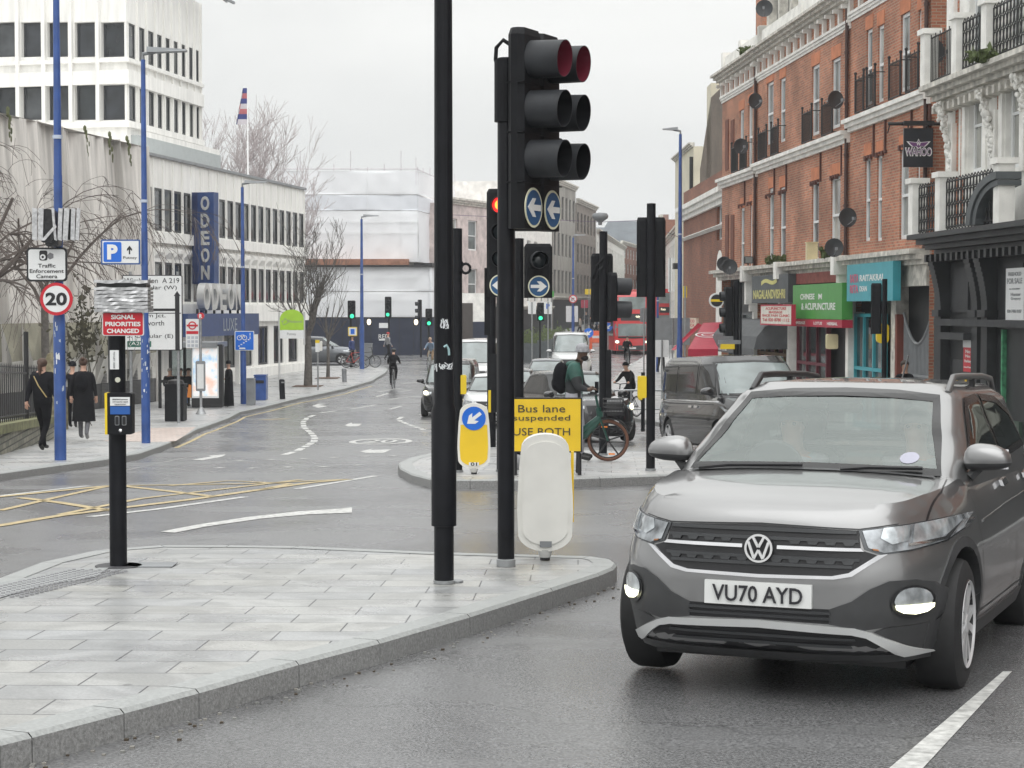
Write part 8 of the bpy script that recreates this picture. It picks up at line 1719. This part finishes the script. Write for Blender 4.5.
# ------------------------------------------------------------ people and bicycles
STAND = dict(pelvis=(0, 0, .95), waist=(0, 0, 1.10), chest=(0, -.01, 1.30), neck0=(0, .0, 1.47), neck1=(0, -.01, 1.54), head=(0, -.02, 1.64), crown_=(0, -.01, 1.70),
    shL=(.17, 0, 1.42), elL=(.22, .03, 1.15), wrL=(.22, -.05, .92), haL=(.22, -.07, .84), shR=(-.17, 0, 1.42), elR=(-.22, .03, 1.15), wrR=(-.22, -.05, .92), haR=(-.22, -.07, .84),
    hiL=(.09, 0, .92), knL=(.10, -.01, .50), anL=(.10, .02, .09), toL=(.11, -.15, .04), hiR=(-.09, 0, .92), knR=(-.10, -.01, .50), anR=(-.10, .02, .09), toR=(-.11, -.15, .04))
RAD = dict(pelvis=.135, waist=.125, chest=.15, neck0=.075, neck1=.055, head=.092, crown_=.078, sh=.072, el=.048, wr=.033, ha=.036, hi=.092, kn=.062, an=.045, to=.038)
EDG = [('pelvis','waist'),('waist','chest'),('chest','neck0'),('neck0','neck1'),('neck1','head'),('head','crown_')]+[(a+s, b+s) for s in 'LR' for a, b in (('sh','el'),('el','wr'),('wr','ha'),('hi','kn'),('kn','an'),('an','to'))]+[('chest','shL'),('chest','shR'),('pelvis','hiL'),('pelvis','hiR')]
REG = {'chest':'top','waist':'top','neck0':'top','el':'top','wr':'top','sh':'top','neck1':'skin','head':'skin','crown_':'skin','ha':'skin','kn':'leg','an':'leg','hi':'leg','to':'shoe','pelvis':'leg'}
SK1 = M('skin_light', (.50, .30, .22), .5, var=.08); SK2 = M('skin_dark', (.10, .055, .035), .45, var=.1); BLKC = M('black_cloth', (.008, .008, .010), .9, var=.3, scale=12, spec=.12); HAIRB = M('hair_dark_brown', (.03, .018, .012), .6, var=.3, scale=20); SHOE = M('shoe_black', (.015, .015, .015), .5)
def person(label, loc, rz, pose=None, top=None, leg=None, skin=None, shoe=None, sc=1., fat=1., lvl=1, fingers=False, face=True, hair=HAIRB, hairk='short', group=None, par=None, coat=None, sleeve=None):
    t = thing('person', label, 'person', loc, rz, group); J = dict(STAND); J.update(pose or {}); ks = list(J.keys()); idx = {k: i for i, k in enumerate(ks)}
    me = bpy.data.meshes.new('body'); me.from_pydata([J[k] for k in ks], [(idx[a], idx[b]) for a, b in EDG], []); o = bpy.data.objects.new('body', me); COL.objects.link(o)
    md = o.modifiers.new('s', 'SKIN'); sv = me.skin_vertices[0].data
    for k in ks:
        r = RAD.get(k, RAD.get(k[:-1])); f_ = fat if k in ('pelvis', 'waist', 'chest') or k[:2] in ('sh', 'el', 'hi') else 1
        ry = r*f_*(.74 if k in ('chest', 'waist', 'pelvis') else 1); sv[idx[k]].radius = (r*f_, ry) if k not in ('head', 'crown_') else (r*.84, r*1.02)
    sv[idx['pelvis']].use_root = True; md.use_smooth_shade = True; sb_ = o.modifiers.new('u', 'SUBSURF'); sb_.levels = lvl; sb_.render_levels = lvl
    dg = bpy.context.evaluated_depsgraph_get(); dg.update(); m2 = bpy.data.meshes.new_from_object(o.evaluated_get(dg)); m2.name = 'body'; bpy.data.objects.remove(o)
    mats = [top or BLKC, leg or BLKC, skin or SK1, shoe or SHOE, sleeve or top or BLKC]; m2.materials.clear(); [m2.materials.append(m) for m in mats]
    segs = [(Vector(J[a]), Vector(J[b]), (REG.get(b) or REG.get(b[:-1])) if not b.startswith('hi') else 'leg', b) for a, b in EDG]
    ci = {'top': 0, 'leg': 1, 'skin': 2, 'shoe': 3}
    for p in m2.polygons:
        c = p.center; best = None
        for a, b, rg, nm in segs:
            ab = b-a; u = max(0, min(1, (c-a).dot(ab)/max(1e-9, ab.length_squared))); d = (c-a-ab*u).length
            if best is None or d < best[0]: best = (d, rg, nm, u)
        mi = ci[best[1]]; 
        if best[2] == 'waist' and best[3] < .1: mi = 0
        if (best[2][:2] == 'wr' or (best[2][:2] == 'el' and best[3] > .55)) and sleeve: mi = 4
        p.material_index = mi; p.use_smooth = True
    hc = Vector(J['head']); 
    if face:
        for v in m2.vertices:
            d = v.co-hc
            if d.length < .16:
                for q, amp, sg_ in (((0, -.095, -.005), .024, .018), ((0, -.085, -.085), .016, .03), ((.033, -.088, .022), -.010, .017), ((-.033, -.088, .022), -.010, .017), ((.083, .005, 0), .014, .022), ((-.083, .005, 0), .014, .022), ((0, -.09, -.045), .006, .016)):
                    v.co.y += -amp*math.exp(-((d-Vector(q)).length/sg_)**2) if q[1] < -.05 else 0
                    if abs(q[0]) > .06: v.co.x += (1 if q[0] > 0 else -1)*amp*math.exp(-((d-Vector(q)).length/sg_)**2)
    if fingers:
        bmx = bmesh.new(); bmx.from_mesh(m2)
        for s in 'LR':
            w0, h0 = Vector(J['wr'+s]), Vector(J['ha'+s]); d = (h0-w0).normalized(); side = d.cross(Vector((0, 0, 1))); side = (side if side.length > .1 else Vector((1, 0, 0))).normalized(); curl = d.cross(side).normalized()*(-1 if d.cross(side).z > 0 else 1)
            for k, (off, ln) in enumerate(((-.024, .062), (-.008, .072), (.008, .068), (.023, .054), (-.036, .05))):
                b = h0+side*off+d*(.012 if k < 4 else -.02); e1 = b+d*ln*.55+(side*-.02 if k == 4 else Vector()); e2 = e1+(d*.5+curl*.8).normalized()*ln*.5
                q = MB(); q.tube([b-d*.015, b, e1, e2], .009, 6, radii=[.010, .010, .009, .006]); vs_ = [bmx.verts.new(v) for v in q.v]
                for f in q.f: 
                    ff = bmx.faces.new([vs_[i] for i in f]); ff.material_index = 2; ff.smooth = True
        bmx.to_mesh(m2); bmx.free()
    bo = bpy.data.objects.new('body', m2); COL.objects.link(bo); bo.parent = t
    hx, hy, hz_ = J['head']
    if face:
        mb = MB(); [mb.ball((hx+s*.031, hy-.080, hz_+.020), .0105, n=8, m=6) for s in (1, -1)]
        for s in (1, -1): MB().ball((hx+s*.031, hy-.082, hz_+.020), .011, n=8, m=6).build('eye', M('eye_dark', (.05, .04, .035), .2), t)
    if hairk == 'short': q = MB(); q.ball((hx, hy+.016, hz_+.035), .091, .106, .092, 14, 10); q.v = [(x, max(y, hy-.055-.4*(z-hz_-.03)) if z < hz_+.06 else y, max(z, hz_-.05 if y > hy else hz_+.03)) for x, y, z in q.v]; q.build('hair', hair, t, smooth=70)
    if hairk == 'bun': q = MB(); q.ball((hx, hy+.018, hz_+.03), .092, .104, .095, 14, 10); q.ball((hx, hy+.09, hz_+.09), .05, n=10, m=8); q.build('hair', hair, t, smooth=70)
    if hairk == 'tail': q = MB(); q.ball((hx, hy+.02, hz_+.03), .093, .106, .093, 14, 10); q.tube([(hx, hy+.09, hz_+.03), (hx, hy+.12, hz_-.05), (hx, hy+.1, hz_-.2)], .035, 8, radii=[.04, .045, .02]); q.build('hair', hair, t, smooth=70)
    if hairk == 'cap': q = MB(); q.lathe([(.097, .02), (.1, .06), (.085, .1), (.04, .125), (.001, .13)], (hx, hy+.01, hz_), 16); q.build('hat', hair, t, smooth=60)
    if hairk == 'beanie': q = MB(); q.lathe([(.098, .025), (.106, .03), (.106, .07), (.100, .075), (.102, .10), (.085, .135), (.045, .16), (.001, .168)], (hx, hy+.012, hz_-.005), 20); q.build('beanie', hair, t, smooth=40)
    if hairk == 'helmet': q = MB(); q.ball((hx, hy+.01, hz_+.055), .108, .13, .085, 16, 10); q.build('helmet', hair, t, smooth=70)
    if coat:   # long coat or robe over the body: (material, hem height, hem half-width)
        cm, zh, wh_ = coat; q = MB(); n = 20; V = []; prof = [(1.45, .13, .085), (1.38, .205, .125), (1.2, .20, .15), (1.0, .20, .15), (zh+(1.0-zh)*.5, (wh_+.2)/2, .17), (zh, wh_, .19)]
        for z, a, b in prof: V += [(a*cos(2*pi*k/n), b*sin(2*pi*k/n)+.0+.01*sin(5*2*pi*k/n)*(1.4-z), z) for k in range(n)]
        q.add(V, [(j*n+k, j*n+(k+1) % n, (j+1)*n+(k+1) % n, (j+1)*n+k) for j in range(5) for k in range(n)]); q.build('coat', cm, t, smooth=60)
    t.scale = (sc, sc, sc); return t, J
def backpack(t, J, m, w_=.15, h=.40):
    c = Vector(J['chest']); q = MB(); q.rbox(c.x-w_, c.x+w_, c.y+.11, c.y+.25, c.z-.27, c.z-.27+h, .05); q.rbox(c.x-w_*.75, c.x+w_*.75, c.y+.25, c.y+.29, c.z-.25, c.z-.05, .04); q = MB(); q.ball((c.x, c.y+.19, c.z-.27+h*.5), w_*1.08, .13, h*.54, 16, 12); q.ball((c.x, c.y+.25, c.z-.27+h*.32), w_*.8, .09, h*.27, 14, 10); q.build('backpack', m, t, smooth=70)
    q = MB(); [q.tube([(c.x+s*.09, c.y+.12, c.z+.1), (c.x+s*.10, c.y, c.z+.17), (c.x+s*.11, c.y-.13, c.z+.02), (c.x+s*.12, c.y+.1, c.z-.22)], .014, 5) for s in (1, -1)]; q.build('strap', m, t)
def walk(fwd=.22, arms=.15):
    return dict(hiL=(.09, 0, .92), knL=(.10, -fwd*.8, .52), anL=(.10, -fwd, .10), toL=(.10, -fwd-.16, .07), hiR=(-.09, 0, .92), knR=(-.10, fwd*.15, .50), anR=(-.10, fwd*1.3, .16), toR=(-.10, fwd*1.3-.12, .06),
        elL=(.23, .08, 1.16), wrL=(.25, arms, .95), haL=(.25, arms, .87), elR=(-.23, 0, 1.15), wrR=(-.25, -arms, .95), haR=(-.25, -arms-.02, .87))
JK = M('black_jacket', (.009, .009, .012), .8, var=.3, scale=10, spec=.15); CO = M('charcoal_coat', (.012, .012, .014), .9, var=.2, scale=10, spec=.12)
p, J = person('woman in black jacket and trousers walking away beside the railings, bag strap across her back', gp(43, 452, .12), R(165), walk(), JK, BLKC, sc=.97, fat=1.42, lvl=2, fingers=True, hairk='tail', hair=M('hair_brown', (.06, .03, .018), .6, var=.3, scale=20))
MB().tube([(.12, .10, 1.42), (.0, .155, 1.25), (-.16, .12, 1.02)], .011, 5).build('bag_strap', M('gold_strap', (.4, .3, .12), .5), p); MB().rbox(-.24, -.10, .06, .14, .92, 1.03, .03).build('bag', BLKC, p)
p, J = person('person in long charcoal coat and black backpack walking away, right of the nearest blue column', gp(84, 441, .12), R(180), walk(.16, .05), CO, M('grey_trouser', (.12, .12, .13), .8), shoe=M('trainer', (.25, .25, .25), .6), sc=1.02, lvl=2, fingers=True, hairk='bun', hair=M('hair_brown', (.06, .03, .018), .6), coat=(CO, .42, .25))
backpack(p, J, BLKC, .14, .42)
person('person in dark hooded jacket walking ahead of the long-coated walker, partly hidden', at(72.5, 50, .12), R(180), walk(.12, .05), JK, BLKC, sc=1.0, hairk='beanie', hair=JK)
SIT = dict(pelvis=(0, .0, .56), waist=(0, .03, .70), chest=(0, .03, .90), neck0=(0, .02, 1.06), neck1=(0, .0, 1.13), head=(0, -.02, 1.23), crown_=(0, -.01, 1.29), shL=(.17, .03, 1.01), elL=(.22, .0, .76), wrL=(.14, -.2, .66), haL=(.10, -.27, .64), shR=(-.17, .03, 1.01), elR=(-.22, .0, .76), wrR=(-.14, -.2, .66), haR=(-.10, -.27, .64),
    hiL=(.09, -.02, .54), knL=(.12, -.44, .52), anL=(.12, -.46, .10), toL=(.12, -.62, .05), hiR=(-.09, -.02, .54), knR=(-.12, -.44, .52), anR=(-.12, -.46, .10), toR=(-.12, -.62, .05))
for px, dy, lb, tp_, lg, hr in ((170, 68.4, 'grey-haired person in dark coat seated leftmost in the bus shelter', BLKC, BLKC, M('hair_grey', (.3, .28, .26), .6)), (180.5, 68.4, 'person in black top and jeans seated in the middle of the bus shelter', JK, M('jeans_blue', (.08, .13, .24), .8), HAIRB), (188.5, 68.5, 'dark-clothed person seated rightmost in the bus shelter, beside the poster', BLKC, BLKC, HAIRB)):
    q = at(px, dy, .12); person(lb, q, R(25), SIT, tp_, lg, hair=hr, sc=1.02)
ob_ = at(191.5, 66.9, .12); tag(MB().add([(-.16, -.02, .0), (.14, -.02, -.03), (.22, 0, .38), (-.10, 0, .45), (-.16, .08, .0), (.14, .08, -.03), (.22, .06, .38), (-.10, .06, .45)], [(0,1,2,3),(7,6,5,4),(0,4,5,1),(1,5,6,2),(2,6,7,3),(3,7,4,0)]).build('carrier_bag', M('orange_bag', (.75, .25, .04), .5), loc=ob_+Vector((0, 0, .38))), 'orange carrier bag held on the knee of the seated person in jeans', 'bag')
person('woman in a full-length black robe and headscarf standing right of the bus shelter poster', gp(229, 407, .12), R(-60), dict(elL=(.2, -.05, 1.15), wrL=(.1, -.2, 1.08), haL=(.04, -.24, 1.08)), BLKC, BLKC, sc=.93, hairk='beanie', hair=BLKC, coat=(BLKC, .05, .27), face=False)
# bicycles: forward is -y
def bicycle(label, loc, rz, col, ebike=False, group=None, tyre=None, sc=1.):
    t = thing('electric_bicycle' if ebike else 'bicycle', label, 'bicycle', loc, rz, group); r = .335; yf, yr = -.56, .52; tyre = tyre or MRUB; fm_ = M('frame_'+col[0], col[1], .35, coat=.5)
    for y in (yf, yr):
        mb = MB(); tr = .028 if ebike else .018; mb.tube([(0, y+(r-tr)*cos(a), r+(r-tr)*sin(a)) for a in [2*pi*k/36 for k in range(37)]], tr, 8); wl = mb.build('wheel', tyre, t, smooth=60)
        mb = MB(); mb.tube([(0, y+(r-.055)*cos(a), r+(r-.055)*sin(a)) for a in [2*pi*k/30 for k in range(31)]], .014, 6); mb.cyl((-.05, y, r), (.05, y, r), .035, n=12)
        ns = 5 if ebike else 12
        for k in range(ns):
            a = 2*pi*k/ns+.3; mb.tube([(0, y+.03*cos(a), r+.03*sin(a)), (0, y+(r-.06)*cos(a), r+(r-.06)*sin(a))], .014 if ebike else .004, 5)
        mb.build('rim', MSIGNK if ebike else MGREY, wl, smooth=60)
        if ebike:
            for a in (1.3, 1.3+pi): MB().box(-.02, .02, y+(r-.11)*cos(a)-.05, y+(r-.11)*cos(a)+.05, r+(r-.11)*sin(a)-.012, r+(r-.11)*sin(a)+.012).build('reflector', M('reflector_orange', (.9, .25, .03), .4), wl)
    k_ = 1.9 if ebike else 1.0; mb = MB(); bb = Vector((0, .08, .30)); ht = Vector((0, -.40, .86)); hb_ = Vector((0, -.43, .70)); stp = Vector((0, .22, .80))
    for a, b, q in ((hb_, bb, .03*k_), (bb, stp, .02*k_), (hb_, ht, .024*k_)): mb.tube([a, b], q, 10)
    if ebike: mb.tube([hb_+Vector((0, 0, -.03)), Vector((0, -.2, .42)), bb], .055, 12, radii=[.045, .06, .06])
    else: mb.tube([ht, stp], .018, 8)
    for s in (-.045, .045): mb.tube([bb, (s, yr, r)], .012, 6); mb.tube([stp, (s, yr, r)], .010, 6)
    mb.build('frame', fm_, t, smooth=60); mb = MB()
    for s in (-.05, .05): mb.tube([hb_+Vector((s*.6, 0, 0)), (s, yf, r)], .016, 8)
    mb.tube([hb_, ht, ht+Vector((0, .04, .20))], .02, 8); mb.build('fork', fm_, t, smooth=60)
    hy, hz_ = -.36, 1.07; MB().tube([(-.30, hy+.10, hz_+.02), (-.18, hy+.0, hz_+.02), (0, hy-.01, hz_), (.18, hy, hz_+.02), (.30, hy+.10, hz_+.02)], .014, 8).build('handlebar', MSIGNK, t)
    MB().tube([stp, stp+Vector((0, .03, .12))], .016, 8).build('seat_post', MGREY, t); MB().ball((0, .26, .94), .085, .14, .035, 12, 8).build('saddle', MSIGNK, t, smooth=60)
    mb = MB(); mb.lathe([(.001, -.01), (.09, -.01), (.09, .01), (.001, .01)], bb, 18, 'x'); mb.tube([bb, bb+Vector((.09, -.09, -.13))], .012, 6); mb.tube([bb, bb+Vector((-.09, .09, .13))], .012, 6); mb.box(.07, .17, bb.y-.14, bb.y-.05, bb.z-.145, bb.z-.12); mb.box(-.17, -.07, bb.y+.05, bb.y+.14, bb.z+.12, bb.z+.145); mb.build('crank', MSIGNK, t)
    if ebike:
        mb = MB(); yb0, yb1, zb0, zb1 = -.80, -.48, .80, 1.0
        for z in (zb0, zb0+.07, zb0+.13, zb1): mb.tube([(-.17, yb0, z), (.17, yb0, z), (.17, yb1, z), (-.17, yb1, z), (-.17, yb0, z)], .008, 4)
        for x in [-.17+.34*k/8 for k in range(9)]: mb.tube([(x, yb0, zb0), (x, yb0, zb1)], .006, 4); mb.tube([(x, yb1, zb0), (x, yb1, zb1)], .006, 4)
        for y in [yb0+(yb1-yb0)*k/7 for k in range(8)]: mb.tube([(.17, y, zb0), (.17, y, zb1)], .006, 4); mb.tube([(-.17, y, zb0), (-.17, y, zb1)], .006, 4)
        mb.box(-.16, .16, yb0, yb1, zb0-.005, zb0+.005); mb.build('basket', MSIGNK, t)
        mb = MB(); V = [(0, yf+(r+.03)*cos(a), r+(r+.03)*sin(a)) for a in [pi*(.12+.75*k/12) for k in range(13)]]; mb.tube(V, .02, 6); mb.build('mudguard', MSIGNK, t); mb = MB(); mb.tube([(0, yr+(r+.03)*cos(a), r+(r+.03)*sin(a)) for a in [pi*(.05+.85*k/12) for k in range(13)]], .03, 6); mb.build('mudguard', fm_, t)
        MB().box(.1, .16, hy-.04, hy+.02, hz_+.02, hz_+.20).build('phone_holder', MBLKM, t); MB().box(-.06, .06, yb1+.0, yb1+.06, .72, .80).build('battery_case', fm_, t)
    t.scale = (sc, sc, sc); return t
# the e-bike rider on the far island
wb = base_at(608, 461); rb = Vector((wb.x-.56*1.0, wb.y, wb.z)); eb = bicycle('green electric hire bicycle with brown tyres and a black basket on the far island', rb, R(90), ('dark_green', (.01, .07, .05)), True, tyre=M('brown_tyre', (.14, .06, .035), .7, var=.2)); eb.rotation_euler = (0, 0, R(84))
RJ = M('green_jacket', (.025, .095, .075), .65, var=.3, scale=7); RS = M('dark_sleeve', (.02, .022, .024), .7, var=.2)
rp_ = dict(pelvis=(0, .22, .93), waist=(0, .23, 1.08), chest=(0, .21, 1.32), neck0=(0, .15, 1.49), neck1=(0, .11, 1.56), head=(0, .06, 1.66), crown_=(0, .07, 1.72), shL=(.18, .19, 1.43), elL=(.25, .10, 1.15), wrL=(.26, -.03, 1.11), haL=(.27, -.10, 1.12), shR=(-.18, .19, 1.43), elR=(-.25, .12, 1.15), wrR=(-.26, -.03, 1.11), haR=(-.27, -.10, 1.12),
    hiL=(.10, .20, .90), knL=(.17, .10, .50), anL=(.20, .10, .09), toL=(.21, -.08, .05), hiR=(-.10, .20, .90), knR=(-.17, .10, .50), anR=(-.20, .10, .09), toR=(-.21, -.08, .05))
rd, J = person('bearded man in grey beanie and green jacket standing astride the green electric bicycle', rb, R(90), rp_, RJ, M('pale_grey_trousers', (.42, .42, .46), .85, var=.1, scale=9), SK2, sc=1.04, fat=1.58, lvl=2, fingers=True, hairk='beanie', hair=M('grey_knit', (.33, .33, .35), .9, var=.2, scale=30), sleeve=RS)
rd.rotation_euler = (0, 0, R(84)); rd.location = rb+Vector((.22, 0, 0)); MB().ball((0, .05, 1.59), .07, .075, .05, 12, 8).build('beard', M('beard_black', (.012, .01, .01), .9), rd, smooth=70); MB().ball((0, .22, 1.49), .12, .11, .06, 14, 8).build('hood', RJ, rd, smooth=70)
backpack(rd, J, BLKC, .16, .46); MB().box(-.03, .03, .45, .47, 1.30, 1.36).build('zip_tag', MSIGNY, rd)
# riders further off
RIDE = dict(pelvis=(0, .24, .97), waist=(0, .20, 1.10), chest=(0, .08, 1.30), neck0=(0, -.02, 1.45), neck1=(0, -.05, 1.51), head=(0, -.09, 1.60), crown_=(0, -.08, 1.66), shL=(.17, .03, 1.38), elL=(.24, -.12, 1.18), wrL=(.26, -.27, 1.10), haL=(.27, -.34, 1.09), shR=(-.17, .03, 1.38), elR=(-.24, -.12, 1.18), wrR=(-.26, -.27, 1.10), haR=(-.27, -.34, 1.09),
    hiL=(.09, .20, .93), knL=(.13, -.12, .66), anL=(.12, .0, .24), toL=(.12, -.15, .20), hiR=(-.09, .20, .93), knR=(-.13, -.02, .80), anR=(-.12, .18, .48), toR=(-.12, .03, .44))
def cyclist(label, blabel, px, y, rz, top, leg, hair, hk, col=('black', (.015, .015, .016)), pack=False, h=0., sc=1.02):
    b = at(px, y, h); bicycle(blabel, b, rz, col); p, J = person(label, b, rz, RIDE, top, leg, hair=hair, hairk=hk, sc=sc, fat=1.1)
    if pack: backpack(p, J, BLKC)
cyclist('cyclist in black with helmet and backpack riding away on the left of the road', 'dark bicycle ridden away by the helmeted cyclist', 393.5, 84, R(178), BLKC, BLKC, SHOE, 'helmet', pack=True)
cyclist('distant cyclist in black riding towards the camera in front of the red bus', 'bicycle of the distant cyclist in front of the bus', 627, 108, R(4), BLKC, BLKC, HAIRB, 'short')
cyclist('cyclist in black with a cap turning on the right pavement, arm stretched to the left', 'dark bicycle below the capped cyclist by the yellow box', 627, 60, R(-40), BLKC, BLKC, BLKC, 'cap', h=.12)
cyclist('cyclist in a denim shirt and khaki trousers by the hoarding', 'pale bicycle of the cyclist in the denim shirt', 430.5, 104, R(-10), M('denim', (.16, .22, .30), .85), M('khaki', (.25, .17, .10), .85), M('hair_sandy', (.45, .32, .22), .6), 'short', ('pale', (.35, .36, .34)))
b = at(355, 103, .12); bicycle('red-framed bicycle parked at the pavement corner beside the blue column', b, R(70), ('red', (.45, .05, .04))); bicycle('dark bicycle parked just behind the red-framed one', b+Vector((.5, .7, 0)), R(80), ('black', (.015, .015, .016)))
person('person in dark blue coat standing with the parked bicycles at the corner', at(352, 104, .12), R(60), None, M('blue_coat', (.03, .05, .16), .8), BLKC, hairk='cap', hair=BLKC)
o = thing('utility_cabinet', 'small grey cabinet behind the farthest left blue column', 'cabinet', at(367, 109, .12)); MB().box(-.3, .3, -.2, .2, 0, 1.15).box(-.33, .33, -.23, .23, 1.15, 1.2).build('body', MGREYP, o); MB().box(.0, .28, -.215, -.2, .1, 1.05).build('door', MGREYP, o)
person('pedestrian with a red hat crossing beyond the black-clad cyclist', at(388, 118), R(120), walk(), M('grey_coat', (.25, .25, .26), .8), BLKC, hairk='cap', hair=M('red_hat', (.45, .04, .04), .8), sc=1.02)
person('dark-haired man in black jacket walking past the alley gate, seen above the car roof', at(904.5, 41, .12), R(20), walk(.15, .1), BLKC, BLKC, M('skin_mid', (.36, .21, .15), .5), sc=.99, lvl=2, fingers=True)
person('pedestrian with a red bag on the far right pavement', at(661, 96, .12), R(10), walk(), M('plum_coat', (.10, .03, .04), .8), BLKC)
random.seed(77)
cl_ = [M('coat_a', (.02, .02, .03), .8), M('coat_b', (.15, .10, .07), .8), M('coat_c', (.05, .07, .12), .8), M('coat_d', (.30, .28, .25), .8), M('coat_e', (.25, .05, .04), .8)]
pr = [person('pedestrian in a dark coat far down the left pavement', at(596, 168, .12), 0, walk(), cl_[k], BLKC, face=False, group='pedestrians far down the high street')[0] for k in range(5)]
for k, (px, y) in enumerate(((590.5, 166), (593, 172), (596.5, 165), (600, 176), (603, 170), (586, 178), (598.5, 184), (605.5, 186), (580, 163), (657, 150), (664, 140), (601.5, 160))):
    o = pr[k] if k < 5 else copy_tree(pr[k % 5]); q = at(px, y, .12); o.location = q; o.rotation_euler = (0, 0, random.uniform(-3, 3)); o['label'] = 'one of the small dark pedestrians far down the high street'; o['group'] = 'pedestrians far down the high street'; o['category'] = 'person'
# the two people inside the grey compact car
def car_point(u_, v_, w__): c, s_ = cos(.387), sin(.387); return Vector((cl.x+u_*c+v_*s_, cl.y-u_*s_+v_*c, cl.z+w__-.032*v_))
for u_, lb, hr, tp_ in ((-.36, 'driver of the grey compact car, hands on the wheel', HAIRB, M('pale_top', (.4, .4, .42), .8)), (.36, 'passenger in the grey compact car, on the right of the photo', M('hair_auburn', (.05, .03, .02), .6), M('passenger_top', (.35, .33, .33), .8))):
    ps_ = dict(SIT); ps_ = {k: (v_[0], v_[1], v_[2]+.0) for k, v_ in ps_.items()}; ps_.update(knL=(.12, -.40, .62), anL=(.12, -.62, .32), toL=(.12, -.78, .30), knR=(-.12, -.40, .62), anR=(-.12, -.62, .32), toR=(-.12, -.78, .30))
    if u_ < 0: ps_.update(elL=(.22, -.08, .78), wrL=(.14, -.30, .88), haL=(.12, -.37, .90), elR=(-.22, -.08, .78), wrR=(-.14, -.30, .88), haR=(-.12, -.37, .90))
    person(lb, car_point(u_, 1.32, .02), -.387, ps_, tp_, BLKC, hair=hr, lvl=2, fingers=True, sc=1.0)
